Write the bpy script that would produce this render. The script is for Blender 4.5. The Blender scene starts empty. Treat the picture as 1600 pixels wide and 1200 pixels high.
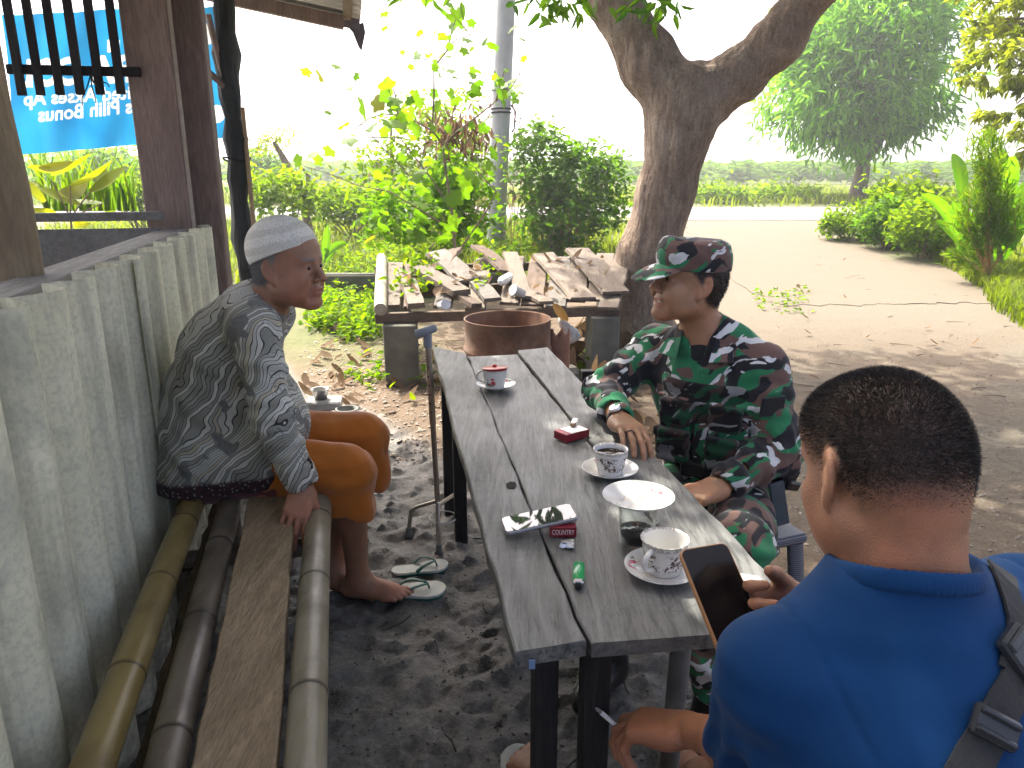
import bpy, math, random
import numpy as np
from mathutils import Vector, Matrix, Euler
rnd = random.Random(7)
nrs = np.random.RandomState(11)
scene = bpy.context.scene
COL = scene.collection
# ------------------------------------------------------------------ camera
CAM_H = 1.46
PITCH = math.radians(16.0)
FPX = 1180.0                     # focal length in pixels of the 1600 px wide photograph
cam_d = bpy.data.cameras.new('camera')
cam = bpy.data.objects.new('camera', cam_d); COL.objects.link(cam)
cam.location = (0, 0, CAM_H); cam.rotation_euler = (math.pi/2 - PITCH, 0, 0)
cam_d.sensor_width = 36.0; cam_d.lens = 36.0*FPX/1600.0
cam_d.clip_start = 0.05; cam_d.clip_end = 2000.0
scene.camera = cam
# ------------------------------------------------------------------ sky, sun, exposure
SUN_EL = math.radians(56.0); SUN_AZ = math.radians(33.0)     # azimuth: left of straight ahead
world = bpy.data.worlds.new('World'); scene.world = world; world.use_nodes = True
wn = world.node_tree.nodes; wl = world.node_tree.links
bg = wn['Background']
sky = wn.new('ShaderNodeTexSky'); sky.sky_type = 'NISHITA'; sky.sun_disc = False
sky.sun_elevation = SUN_EL; sky.sun_rotation = -SUN_AZ
sky.air_density = 0.35; sky.dust_density = 7.0; sky.ozone_density = 0.0
wl.new(sky.outputs['Color'], bg.inputs['Color']); bg.inputs['Strength'].default_value = 0.15
sun_d = bpy.data.lights.new('sun', 'SUN'); sun_d.energy = 2.0; sun_d.angle = math.radians(0.6)
sun_d.color = (1.0, 0.95, 0.84)
sun = bpy.data.objects.new('sun', sun_d); COL.objects.link(sun); sun.location = (-8, 12, 20)
SUNV = Vector((-math.sin(SUN_AZ)*math.cos(SUN_EL), math.cos(SUN_AZ)*math.cos(SUN_EL), math.sin(SUN_EL)))
sun.rotation_euler = SUNV.to_track_quat('Z', 'Y').to_euler()
scene.view_settings.view_transform = 'Standard'
scene.view_settings.look = 'None'
scene.view_settings.exposure = 2.52
scene.view_settings.gamma = 1.0
scene.view_settings.use_curve_mapping = False
scene.render.engine = 'CYCLES'
scene.cycles.max_bounces = 8; scene.cycles.diffuse_bounces = 4; scene.cycles.transparent_max_bounces = 12
scene.cycles.use_denoising = True
scene.cycles.volume_bounces = 0

SP, CP = math.sin(PITCH), math.cos(PITCH)
def ray(u, v):
    x = (u-800.0)/FPX; y = (600.0-v)/FPX
    return Vector((x, y*SP+CP, y*CP-SP))
def P(u, v, Y):
    "point seen at photo pixel (u, v) at distance Y ahead of the camera"
    d = ray(u, v); t = Y/d.y
    return Vector((d.x*t, Y, CAM_H+d.z*t))
def G(u, v, z=0.0):
    "point seen at photo pixel (u, v) at height z"
    d = ray(u, v); t = (z-CAM_H)/d.z
    return Vector((d.x*t, d.y*t, z))

# ------------------------------------------------------------------ object helpers
def tag(o, label=None, cat=None, group=None, kind=None):
    if label: o['label'] = label
    if cat: o['category'] = cat
    if group: o['group'] = group
    if kind: o['kind'] = kind
    return o
def thing(name, label, cat, loc=(0, 0, 0), rot=(0, 0, 0), group=None):
    o = bpy.data.objects.new(name, None); COL.objects.link(o)
    o.location = loc; o.rotation_euler = rot; o.empty_display_size = 0.1
    return tag(o, label, cat, group)
def mesh_obj(name, me, parent=None, loc=None):
    o = bpy.data.objects.new(name, me); COL.objects.link(o)
    if parent is not None: o.parent = parent
    if loc is not None: o.location = loc
    return o
def chain_loc(p):
    l = Vector((0, 0, 0))
    while p is not None:
        l += Vector(p.location); p = p.parent
    return l
def copy_tree(o, parent=None):
    c = o.copy(); COL.objects.link(c)
    if parent is not None: c.parent = parent
    for ch in list(o.children): copy_tree(ch, c)
    return c

class MB:
    "collects primitive shapes into one mesh"
    def __init__(s): s.v = []; s.f = []; s.sm = []; s.mi = []; s.m = 0; s.uv = None
    def add(s, vs, fs, smooth=False):
        b = len(s.v); s.v.extend([tuple(x) for x in vs])
        s.f.extend([tuple(i+b for i in f) for f in fs]); s.sm.extend([smooth]*len(fs)); s.mi.extend([s.m]*len(fs))
        return s
    def box(s, c, size, rot=None, ch=0.0, jit=0.0):
        hx, hy, hz = size[0]/2, size[1]/2, size[2]/2
        R = rot if rot is not None else Matrix.Identity(3)
        if not isinstance(R, Matrix): R = Euler(R).to_matrix()
        c = Vector(c)
        if ch <= 0:
            vs = [Vector((x*hx, y*hy, z*hz)) for z in (-1, 1) for y in (-1, 1) for x in (-1, 1)]
            fs = [(0, 2, 3, 1), (4, 5, 7, 6), (0, 1, 5, 4), (2, 6, 7, 3), (0, 4, 6, 2), (1, 3, 7, 5)]
        else:
            ch = min(ch, hx*.9, hy*.9, hz*.9)
            vs = []
            for sx in (-1, 1):
                for sy in (-1, 1):
                    for sz in (-1, 1):
                        vs += [Vector((sx*hx, sy*(hy-ch), sz*(hz-ch))), Vector((sx*(hx-ch), sy*hy, sz*(hz-ch))), Vector((sx*(hx-ch), sy*(hy-ch), sz*hz))]
            I = lambda a, b, d, k: ((a*2+b)*2+d)*3+k
            fs = []
            for a in (0, 1):
                q = [I(a, 0, 0, 0), I(a, 1, 0, 0), I(a, 1, 1, 0), I(a, 0, 1, 0)]; fs.append(q if a else q[::-1])
                q = [I(0, a, 0, 1), I(1, a, 0, 1), I(1, a, 1, 1), I(0, a, 1, 1)]; fs.append(q[::-1] if a else q)
                q = [I(0, 0, a, 2), I(1, 0, a, 2), I(1, 1, a, 2), I(0, 1, a, 2)]; fs.append(q if a else q[::-1])
            for a in (0, 1):
                for b in (0, 1):
                    q = [I(a, b, 0, 0), I(a, b, 0, 1), I(a, b, 1, 1), I(a, b, 1, 0)]; fs.append(q if (a ^ b) == 0 else q[::-1])
                    q = [I(a, 0, b, 0), I(a, 0, b, 2), I(a, 1, b, 2), I(a, 1, b, 0)]; fs.append(q if (a ^ b) else q[::-1])
                    q = [I(0, a, b, 1), I(0, a, b, 2), I(1, a, b, 2), I(1, a, b, 1)]; fs.append(q if (a ^ b) == 0 else q[::-1])
            for a in (0, 1):
                for b in (0, 1):
                    for d in (0, 1):
                        q = [I(a, b, d, 0), I(a, b, d, 1), I(a, b, d, 2)]; fs.append(q if (a+b+d) % 2 else q[::-1])
        if jit: vs = [v+Vector((rnd.uniform(-jit, jit), rnd.uniform(-jit, jit), rnd.uniform(-jit, jit))) for v in vs]
        return s.add([R @ v + c for v in vs], fs)
    def tube(s, pts, rad, n=10, caps=True, smooth=True, wob=0.0, flat=None):
        pts = [Vector(p) for p in pts]
        if not hasattr(rad, '__len__'): rad = [rad]*len(pts)
        vs = []; fs = []
        up = None
        for i, p in enumerate(pts):
            t = (pts[min(i+1, len(pts)-1)]-pts[max(i-1, 0)])
            t = t.normalized() if t.length > 1e-9 else Vector((0, 0, 1))
            if up is None:
                up = Vector((0, 0, 1)) if abs(t.z) < .9 else Vector((0, 1, 0))
                if flat is not None: up = Vector(flat[0])
            a = t.cross(up)
            a = a.normalized() if a.length > 1e-6 else t.orthogonal().normalized()
            b = a.cross(t).normalized(); up = b
            for k in range(n):
                th = 2*math.pi*k/n
                r = rad[i]*(1+(rnd.uniform(-wob, wob) if wob else 0))
                if flat is not None: vs.append(p + a*math.cos(th)*r*flat[1] + b*math.sin(th)*r*flat[2])
                else: vs.append(p + (a*math.cos(th)+b*math.sin(th))*r)
        for i in range(len(pts)-1):
            for k in range(n):
                k2 = (k+1) % n
                fs.append((i*n+k, i*n+k2, (i+1)*n+k2, (i+1)*n+k))
        s.add(vs, fs, smooth)
        if caps:
            s.add(vs[:n], [tuple(range(n))[::-1]]); s.add(vs[-n:], [tuple(range(n))])
        return s
    def lathe(s, prof, c=(0, 0, 0), n=32, rot=None, smooth=True):
        R = rot if rot is not None else Matrix.Identity(3); c = Vector(c)
        vs = []; fs = []
        for r, z in prof:
            for k in range(n):
                th = 2*math.pi*k/n
                vs.append(R @ Vector((r*math.cos(th), r*math.sin(th), z)) + c)
        m = len(prof)
        for i in range(m-1):
            for k in range(n):
                k2 = (k+1) % n
                fs.append((i*n+k, i*n+k2, (i+1)*n+k2, (i+1)*n+k))
        return s.add(vs, fs, smooth)
    def quad(s, a, b, c, d): return s.add([a, b, c, d], [(0, 1, 2, 3)])
    def mesh(s, name, mats):
        me = bpy.data.meshes.new(name)
        me.from_pydata(s.v, [], s.f)
        me.polygons.foreach_set('use_smooth', s.sm)
        me.polygons.foreach_set('material_index', s.mi)
        for m in (mats if isinstance(mats, (list, tuple)) else [mats]): me.materials.append(m)
        me.update()
        return me
    def obj(s, name, mats, parent=None, world=True):
        if parent is not None and world:
            o = chain_loc(parent); s.v = [(x-o.x, y-o.y, z-o.z) for x, y, z in s.v]
        return mesh_obj(name, s.mesh(name, mats), parent)

def np_mesh(name, verts, faces, mat, smooth=True, attrs=None):
    "fast mesh from numpy arrays, faces all with the same number of corners"
    verts = np.asarray(verts, np.float32); faces = np.asarray(faces, np.int32)
    me = bpy.data.meshes.new(name)
    me.vertices.add(len(verts)); me.vertices.foreach_set('co', verts.ravel())
    nf, k = faces.shape
    me.loops.add(nf*k); me.loops.foreach_set('vertex_index', faces.ravel())
    me.polygons.add(nf); me.polygons.foreach_set('loop_start', np.arange(0, nf*k, k, dtype=np.int32))
    me.update(calc_edges=True)
    me.polygons.foreach_set('use_smooth', np.full(nf, smooth))
    for m in (mat if isinstance(mat, (list, tuple)) else [mat]): me.materials.append(m)
    for an, arr in (attrs or {}).items():
        arr = np.asarray(arr, np.float32)
        if arr.ndim == 1:
            a = me.attributes.new(an, 'FLOAT', 'POINT'); a.data.foreach_set('value', arr)
        else:
            a = me.attributes.new(an, 'FLOAT_COLOR', 'POINT'); a.data.foreach_set('color', arr.ravel())
    me.validate(); me.update()
    return me

# ------------------------------------------------------------------ materials
class NT:
    "small wrapper that builds a material's node tree"
    def __init__(s, name):
        s.m = bpy.data.materials.new(name); s.m.use_nodes = True
        s.t = s.m.node_tree; s.n = s.t.nodes; s.l = s.t.links
        s.b = s.n['Principled BSDF']; s.out = s.n['Material Output']
        s._co = {}
    def new(s, typ, **kw):
        nd = s.n.new(typ)
        for k, v in kw.items(): setattr(nd, k, v)
        return nd
    def link(s, a, b): s.l.new(a, b)
    def coord(s, kind='Object', scale=(1, 1, 1), rot=(0, 0, 0)):
        key = (kind, tuple(scale), tuple(rot))
        if key not in s._co:
            tc = s.new('ShaderNodeTexCoord'); mp = s.new('ShaderNodeMapping')
            mp.inputs['Scale'].default_value = scale; mp.inputs['Rotation'].default_value = rot
            s.link(tc.outputs[kind], mp.inputs['Vector']); s._co[key] = mp.outputs['Vector']
        return s._co[key]
    def noise(s, scale=5, detail=4, rough=.55, dist=0, vec=None, out='Fac'):
        nd = s.new('ShaderNodeTexNoise')
        nd.inputs['Scale'].default_value = scale; nd.inputs['Detail'].default_value = detail
        nd.inputs['Roughness'].default_value = rough; nd.inputs['Distortion'].default_value = dist
        s.link(vec if vec is not None else s.coord(), nd.inputs['Vector'])
        return nd.outputs[out]
    def vor(s, scale=5, feature='F1', out='Distance', vec=None, rand=1.0):
        nd = s.new('ShaderNodeTexVoronoi', feature=feature)
        nd.inputs['Scale'].default_value = scale; nd.inputs['Randomness'].default_value = rand
        s.link(vec if vec is not None else s.coord(), nd.inputs['Vector'])
        return nd.outputs[out]
    def wave(s, scale=5, dist=2, detail=2, dscale=1, vec=None, dirn='X', prof='SIN'):
        nd = s.new('ShaderNodeTexWave', wave_type='BANDS', bands_direction=dirn, wave_profile=prof)
        nd.inputs['Scale'].default_value = scale; nd.inputs['Distortion'].default_value = dist
        nd.inputs['Detail'].default_value = detail; nd.inputs['Detail Scale'].default_value = dscale
        s.link(vec if vec is not None else s.coord(), nd.inputs['Vector'])
        return nd.outputs['Fac']
    def ramp(s, fac, stops, interp='LINEAR'):
        nd = s.new('ShaderNodeValToRGB'); cr = nd.color_ramp; cr.interpolation = interp
        while len(cr.elements) < len(stops): cr.elements.new(0.5)
        for e, (p, c) in zip(cr.elements, stops):
            e.position = p
            e.color = (c, c, c, 1) if not hasattr(c, '__len__') else tuple(c)+(1,)*(4-len(c))
        s.link(fac, nd.inputs['Fac'])
        return nd.outputs['Color']
    def mix(s, fac, a, b, mode='MIX'):
        nd = s.new('ShaderNodeMix', data_type='RGBA', blend_type=mode)
        for i, v in ((0, fac), (6, a), (7, b)):
            sock = nd.inputs[i]
            if isinstance(v, bpy.types.NodeSocket): s.link(v, sock)
            elif hasattr(v, '__len__'): sock.default_value = tuple(v)+(1,)*(4-len(v))
            else: sock.default_value = v if i == 0 else (v, v, v, 1)
        return nd.outputs[2]
    def math(s, op, a, b=None, clamp=False):
        nd = s.new('ShaderNodeMath', operation=op, use_clamp=clamp)
        for sock, v in ((nd.inputs[0], a), (nd.inputs[1], b)):
            if v is None: continue
            if isinstance(v, bpy.types.NodeSocket): s.link(v, sock)
            else: sock.default_value = v
        return nd.outputs[0]
    def attr(s, name, out='Fac'):
        nd = s.new('ShaderNodeAttribute', attribute_name=name); return nd.outputs[out]
    def objrand(s):
        return s.new('ShaderNodeObjectInfo').outputs['Random']
    def bump(s, h, strength=.3, dist=.01, prev=None):
        nd = s.new('ShaderNodeBump'); nd.inputs['Strength'].default_value = strength; nd.inputs['Distance'].default_value = dist
        s.link(h, nd.inputs['Height'])
        if prev is not None: s.link(prev, nd.inputs['Normal'])
        s.link(nd.outputs['Normal'], s.b.inputs['Normal'])
        return nd.outputs['Normal']
    def set(s, col=None, rough=None, spec=None, metal=None, **kw):
        for nm, v in (('Base Color', col), ('Roughness', rough), ('Specular IOR Level', spec), ('Metallic', metal)):
            if v is None: continue
            if isinstance(v, bpy.types.NodeSocket): s.link(v, s.b.inputs[nm])
            elif hasattr(v, '__len__'): s.b.inputs[nm].default_value = tuple(v)+(1,)*(4-len(v))
            else: s.b.inputs[nm].default_value = v
        for k, v in kw.items(): s.b.inputs[k.replace('_', ' ')].default_value = v
        return s
def scl(c, k): return tuple(x*k for x in c)
def simple(name, col, rough=.6, var=.25, scale=20, bump=.15, bscale=80, metal=0, spec=.4, bdist=.004, **kw):
    t = NT(name)
    f = t.noise(scale, 5)
    c = t.ramp(f, [(.25, scl(col, 1-var)), (.75, scl(col, 1+var))])
    t.set(c, rough, spec, metal, **kw)
    if bump: t.bump(t.noise(bscale, 4), bump, bdist)
    return t.m
def wood(name, dark, light, axis=1, scale=9, stretch=14, rough=.75, stain=None, bump=.35, spec=.25, crack=True):
    "weathered wood with the grain along the given axis of the object"
    t = NT(name)
    sc = [1, 1, 1]; sc = [stretch if i != axis else 1 for i in range(3)]
    tc = t.new('ShaderNodeTexCoord'); r = t.objrand()
    off = t.new('ShaderNodeVectorMath', operation='ADD'); t.link(tc.outputs['Object'], off.inputs[0])
    rr = t.new('ShaderNodeCombineXYZ'); q = t.math('MULTIPLY', r, 37.0)
    for i in range(3): t.link(q, rr.inputs[i])
    t.link(rr.outputs[0], off.inputs[1])
    mp = t.new('ShaderNodeMapping'); mp.inputs['Scale'].default_value = sc; t.link(off.outputs[0], mp.inputs['Vector'])
    v = mp.outputs['Vector']
    g = t.noise(scale*.35, 8, .62, .6, vec=v)
    c = t.ramp(g, [(.28, dark), (.52, [(a+b)/2 for a, b in zip(dark, light)]), (.75, light)])
    fine = t.noise(scale*2.2, 4, .6, vec=v)
    c = t.mix(t.ramp(fine, [(.3, .55), (.6, 0)]), c, scl(dark, .45))
    big = t.noise(3.5, 4, .6, vec=off.outputs[0])
    c = t.mix(t.math('MULTIPLY', t.ramp(big, [(.35, 0), (.7, 1)]), .5), c, stain or scl(dark, .7))
    rv = t.ramp(r, [(0, .8), (1, 1.2)])
    c = t.mix(1.0, c, rv, 'MULTIPLY')
    t.set(c, t.ramp(big, [(.3, rough+.1), (.7, rough-.15)]), spec)
    t.bump(t.math('ADD', g, t.math('MULTIPLY', fine, .6)), bump, .006)
    return t.m
def leaf_mat(name, c1, c2, trans, rough=.45, tmix=.5, dry=None, rscale=1.0, spec=.35):
    "thin leaf: glossy face plus light through the blade; tint varies per leaf (attribute 'tint')"
    t = NT(name)
    f = t.attr('tint')
    nz = t.noise(18, 3)
    f2 = t.math('ADD', f, t.math('MULTIPLY', t.math('SUBTRACT', nz, .5), .5), clamp=True)
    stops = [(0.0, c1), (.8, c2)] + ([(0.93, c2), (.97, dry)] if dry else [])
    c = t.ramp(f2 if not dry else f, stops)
    t.set(c, rough+.12, spec*.5)
    tr = t.new('ShaderNodeBsdfTranslucent')
    tc = t.mix(1.0, c, trans, 'MULTIPLY'); t.link(tc, tr.inputs['Color'])
    mx = t.new('ShaderNodeMixShader'); mx.inputs[0].default_value = tmix
    t.link(t.b.outputs[0], mx.inputs[1]); t.link(tr.outputs[0], mx.inputs[2]); t.link(mx.outputs[0], t.out.inputs['Surface'])
    return t.m
# ------------------------------------------------------------------ implicit-surface modelling (bodies and clothes)
VOXK = 1.0
def V3(*a): return np.array(a if len(a) == 3 else a[0], float)
class Prim:
    pass
def frame_from(x, up=(0, 0, 1)):
    x = np.array(x, float); x /= np.linalg.norm(x)
    up = np.array(up, float); y = np.cross(up, x)
    if np.linalg.norm(y) < 1e-5: y = np.cross((0, 1, 0), x)
    y /= np.linalg.norm(y); z = np.cross(x, y)
    return np.stack([x, y, z], 1)         # columns: axes in world
class Cap(Prim):
    def __init__(s, a, b, ra, rb): s.a = V3(a); s.b = V3(b); s.ra = ra; s.rb = rb
    def d(s, p):
        pa = p-s.a; ba = s.b-s.a
        h = np.clip(pa@ba/max(ba@ba, 1e-12), 0, 1)
        q = pa-h[:, None]*ba
        return np.sqrt(np.einsum('ij,ij->i', q, q))-(s.ra+(s.rb-s.ra)*h)
class Ell(Prim):
    def __init__(s, c, r, R=None): s.c = V3(c); s.r = V3(r); s.R = np.eye(3) if R is None else np.asarray(R, float)
    def d(s, p):
        q = (p-s.c)@s.R
        a = q/s.r; k0 = np.sqrt(np.einsum('ij,ij->i', a, a)); a = a/s.r; k1 = np.sqrt(np.einsum('ij,ij->i', a, a))
        return k0*(k0-1)/np.maximum(k1, 1e-9)
class ECap(Prim):
    "capsule of elliptic section: radii (along side axis, along front axis) at both ends"
    def __init__(s, a, b, ra, rb, side):
        s.a = V3(a); s.b = V3(b); ax = s.b-s.a; s.L = np.linalg.norm(ax); s.ax = ax/s.L
        sd = V3(side); sd = sd-s.ax*(sd@s.ax); s.sd = sd/np.linalg.norm(sd); s.fr = np.cross(s.ax, s.sd)
        s.ra = np.array(ra, float); s.rb = np.array(rb, float)
    def d(s, p):
        pa = p-s.a; t = pa@s.ax; h = np.clip(t/s.L, 0, 1)
        ex = t-h*s.L
        r = s.ra+(s.rb-s.ra)*h[:, None]
        rm = r.min(1)
        q = np.stack([(pa@s.sd)/r[:, 0], (pa@s.fr)/r[:, 1], ex/rm], 1)
        k0 = np.sqrt(np.einsum('ij,ij->i', q, q))
        g = np.stack([q[:, 0]/r[:, 0], q[:, 1]/r[:, 1], q[:, 2]/rm], 1)
        k1 = np.sqrt(np.einsum('ij,ij->i', g, g))
        return np.where(k0 < 1e-6, -rm, k0*(k0-1)/np.maximum(k1, 1e-9))
class RBox(Prim):
    def __init__(s, c, half, r, R=None): s.c = V3(c); s.h = V3(half); s.r = r; s.R = np.eye(3) if R is None else np.asarray(R, float)
    def d(s, p):
        q = np.abs((p-s.c)@s.R)-(s.h-s.r)
        return np.linalg.norm(np.maximum(q, 0), axis=1)+np.minimum(q.max(1), 0)-s.r
class Half(Prim):
    "half space: inside where (p-c).n < 0"
    def __init__(s, c, n): s.c = V3(c); n = V3(n); s.n = n/np.linalg.norm(n)
    def d(s, p): return (p-s.c)@s.n
class Xf:
    "placement of head-local / hand-local shapes in the world"
    def __init__(s, loc, R, k=1.0, mirror=False):
        s.loc = V3(loc); s.R = np.asarray(R, float); s.k = k; s.m = np.array([1, -1 if mirror else 1, 1.0])
    def p(s, *a): return s.R@(V3(*a)*s.m*s.k)+s.loc
    def v(s, *a): return s.R@(V3(*a)*s.m)
    def ell(s, c, r, rot=None):
        R = s.R
        if rot is not None:
            Q = np.array(Euler(rot).to_matrix())
            if s.m[1] < 0:
                F = np.diag([1, -1, 1.0]); Q = F@Q@F
            R = R@Q
        return Ell(s.p(c), V3(r)*s.k, R)
    def cap(s, a, b, ra, rb): return Cap(s.p(a), s.p(b), ra*s.k, rb*s.k)
    def rbox(s, c, h, r): return RBox(s.p(c), V3(h)*s.k, r*s.k, s.R)

def sdf_eval(ops, p, idx=None, d0=None):
    d = None if d0 is None else d0
    for i in (range(len(ops)) if idx is None else idx):
        op, pr, k = ops[i]
        e = pr.d(p)
        if op == '+':
            if d is None: d = e; continue
            if k > 0:
                h = np.maximum(k-np.abs(d-e), 0)/k
                d = np.minimum(d, e)-h*h*k*.25
            else: d = np.minimum(d, e)
        elif d is None: continue
        elif op == '-':
            if k > 0:
                h = np.maximum(k-np.abs(d+e), 0)/k
                d = np.maximum(d, -e)+h*h*k*.25
            else: d = np.maximum(d, -e)
        elif op == '&':
            d = np.maximum(d, e)
    return d if d is not None else np.full(len(p), 1.0)

def sdf_mesh(ops, vox, lo, hi, disp=None, B=8, smooth=2, damp=.02):
    "polygonise the implicit surface: coarse blocks first, fine samples only near the surface, then surface nets"
    vox = vox*VOXK; lo = V3(lo); hi = V3(hi)
    nb = np.ceil((hi-lo)/(vox*B)).astype(int)
    n = nb*B
    bc = np.stack(np.meshgrid(*[(np.arange(k)+.5)*vox*B for k in nb], indexing='ij'), -1).reshape(-1, 3)+lo
    R = vox*B*math.sqrt(3)/2
    D = np.stack([pr.d(bc) for _, pr, _ in ops], 1)
    tot = None
    for i, (op, pr, k) in enumerate(ops):
        e = D[:, i]
        if op == '+':
            if tot is None: tot = e.copy(); continue
            kk = max(k, 1e-6); h = np.maximum(kk-np.abs(tot-e), 0)/kk; tot = np.minimum(tot, e)-h*h*kk*.25
        elif op == '-': tot = np.maximum(tot, -e)
        else: tot = np.maximum(tot, e)
    act = np.abs(tot) < R*1.45+damp
    V = np.where(tot < 0, np.float32(-1), np.float32(1)).astype(np.float32).reshape(nb)
    V = np.repeat(np.repeat(np.repeat(V, B, 0), B, 1), B, 2)
    off = np.stack(np.meshgrid(*[np.arange(B)]*3, indexing='ij'), -1).reshape(-1, 3)*vox+vox*.5
    ks = np.array([k for _, _, k in ops]); plus = np.array([o == '+' for o, _, _ in ops])
    keep = D < (R*1.35+damp+ks)[None, :]
    keep |= np.array([o == '&' for o, _, _ in ops])[None, :]
    blocks = np.nonzero(act)[0]
    bi = np.stack(np.unravel_index(blocks, nb), 1)
    for b, (i, j, k) in zip(blocks, bi):
        idx = np.nonzero(keep[b])[0]
        if not plus[idx].any(): continue
        p = bc[b]-vox*B*.5+off
        d = sdf_eval(ops, p, idx)
        if disp is not None: d = d+disp(p)
        V[i*B:i*B+B, j*B:j*B+B, k*B:k*B+B] = d.reshape(B, B, B)
    V[0] = V[-1] = 1; V[:, 0] = V[:, -1] = 1; V[:, :, 0] = V[:, :, -1] = 1
    ins = V < 0
    c = np.zeros(tuple(n-1), np.int8)
    sl = [slice(None, -1), slice(1, None)]
    for a in (0, 1):
        for b in (0, 1):
            for e in (0, 1): c += ins[sl[a], sl[b], sl[e]]
    cells = np.argwhere((c > 0) & (c < 8))
    idmap = np.full(c.shape, -1, np.int32); idmap[tuple(cells.T)] = np.arange(len(cells))
    corner = np.stack([V[cells[:, 0]+a, cells[:, 1]+b, cells[:, 2]+e] for a in (0, 1) for b in (0, 1) for e in (0, 1)], 1)
    co = np.array([(a, b, e) for a in (0, 1) for b in (0, 1) for e in (0, 1)], float)
    acc = np.zeros((len(cells), 3)); cnt = np.zeros(len(cells))
    for i in range(8):
        for j in range(i+1, 8):
            if np.abs(co[i]-co[j]).sum() != 1: continue
            a, b = corner[:, i], corner[:, j]
            m = (a < 0) != (b < 0)
            t = np.where(m, a/np.where(m, a-b, 1), 0)
            acc += np.where(m[:, None], co[i]+t[:, None]*(co[j]-co[i]), 0); cnt += m
    verts = (cells+acc/cnt[:, None]+.5)*vox+lo
    faces = []
    for ax in range(3):
        s0 = [slice(None)]*3; s1 = [slice(None)]*3; s0[ax] = slice(None, -1); s1[ax] = slice(1, None)
        e0, e1 = ins[tuple(s0)], ins[tuple(s1)]
        ed = np.argwhere(e0 != e1)
        u, w = (ax+1) % 3, (ax+2) % 3
        ed = ed[(ed[:, u] > 0) & (ed[:, w] > 0) & (ed[:, u] < n[u]-1) & (ed[:, w] < n[w]-1)]
        q = []
        for du, dw in ((1, 1), (0, 1), (0, 0), (1, 0)):
            t = ed.copy(); t[:, u] -= du; t[:, w] -= dw; q.append(idmap[tuple(t.T)])
        q = np.stack(q, 1)
        flip = e0[tuple(ed.T)]                  # inside -> outside along +axis
        q[~flip] = q[~flip][:, ::-1]
        faces.append(q)
    faces = np.concatenate(faces)
    faces = faces[(faces >= 0).all(1)]
    for _ in range(smooth):
        nv = len(verts); s = np.zeros((nv, 3)); k = np.zeros(nv)
        for a in range(4):
            i, j = faces[:, a], faces[:, (a+1) % 4]
            for x in range(3): s[:, x] += np.bincount(i, verts[j, x], nv)
            k += np.bincount(i, minlength=nv)
        verts = verts*.45+.55*s/np.maximum(k, 1)[:, None]
    return verts, faces

def vnormals(v, f):
    a = v[f[:, 2]]-v[f[:, 0]]; b = v[f[:, 3]]-v[f[:, 1]]
    nf = np.cross(a, b); nv = np.zeros_like(v)
    for k in range(4):
        for x in range(3): nv[:, x] += np.bincount(f[:, k], nf[:, x], len(v))
    return nv/np.maximum(np.linalg.norm(nv, axis=1), 1e-12)[:, None]
def bbox_of(ops, pad=.03):
    lo = np.full(3, 9e9); hi = -lo
    for op, p, k in ops:
        if op != '+': continue
        if isinstance(p, Cap): pts = [(p.a, p.ra), (p.b, p.rb)]
        elif isinstance(p, ECap): pts = [(p.a, p.ra.max()), (p.b, p.rb.max())]
        elif isinstance(p, Ell): pts = [(p.c, p.r.max())]
        elif isinstance(p, RBox): pts = [(p.c, np.linalg.norm(p.h))]
        for c, r in pts: lo = np.minimum(lo, c-r); hi = np.maximum(hi, c+r)
    return lo-pad, hi+pad
def wob3(p, f, seed=0):
    "cheap smooth 3-D noise, about -1..1"
    r = np.random.RandomState(seed); s = 0
    for i in range(5):
        k = r.normal(size=3); k *= f*(1+.35*i)/np.linalg.norm(k)
        s = s+np.sin(p@k+r.uniform(0, 6.28)+1.3*np.sin(p@(r.normal(size=3)*f*.5)+r.uniform(0, 6.28)))/(1+.35*i)
    return s/2.6
def limb_folds(a, b, freq, amp, phase=0, rad=.12, lo=0, hi=1, skew=.9):
    "cloth folds that run obliquely round a limb between a and b"
    a = V3(a); b = V3(b); ax = b-a; L = np.linalg.norm(ax); ax = ax/L
    s1 = np.cross(ax, (0.3, .5, .8)); s1 /= np.linalg.norm(s1); s2 = np.cross(ax, s1)
    def f(p):
        q = p-a; t = q@ax; x = q@s1; y = q@s2
        th = np.arctan2(y, x); r = np.sqrt(x*x+y*y)
        w = np.clip((t/L-lo)/.15+.5, 0, 1)*np.clip((hi-t/L)/.15+.5, 0, 1)*np.clip((rad-r)/.03+.5, 0, 1)
        g = np.sin(freq*t+phase+skew*np.sin(th+phase)+1.2*wob3(p, 9, 3))
        return -amp*w*(np.abs(g)**1.3*np.sign(g)*.6+.4*np.sin(freq*1.9*t+2*th+phase*2))
    return f

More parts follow.
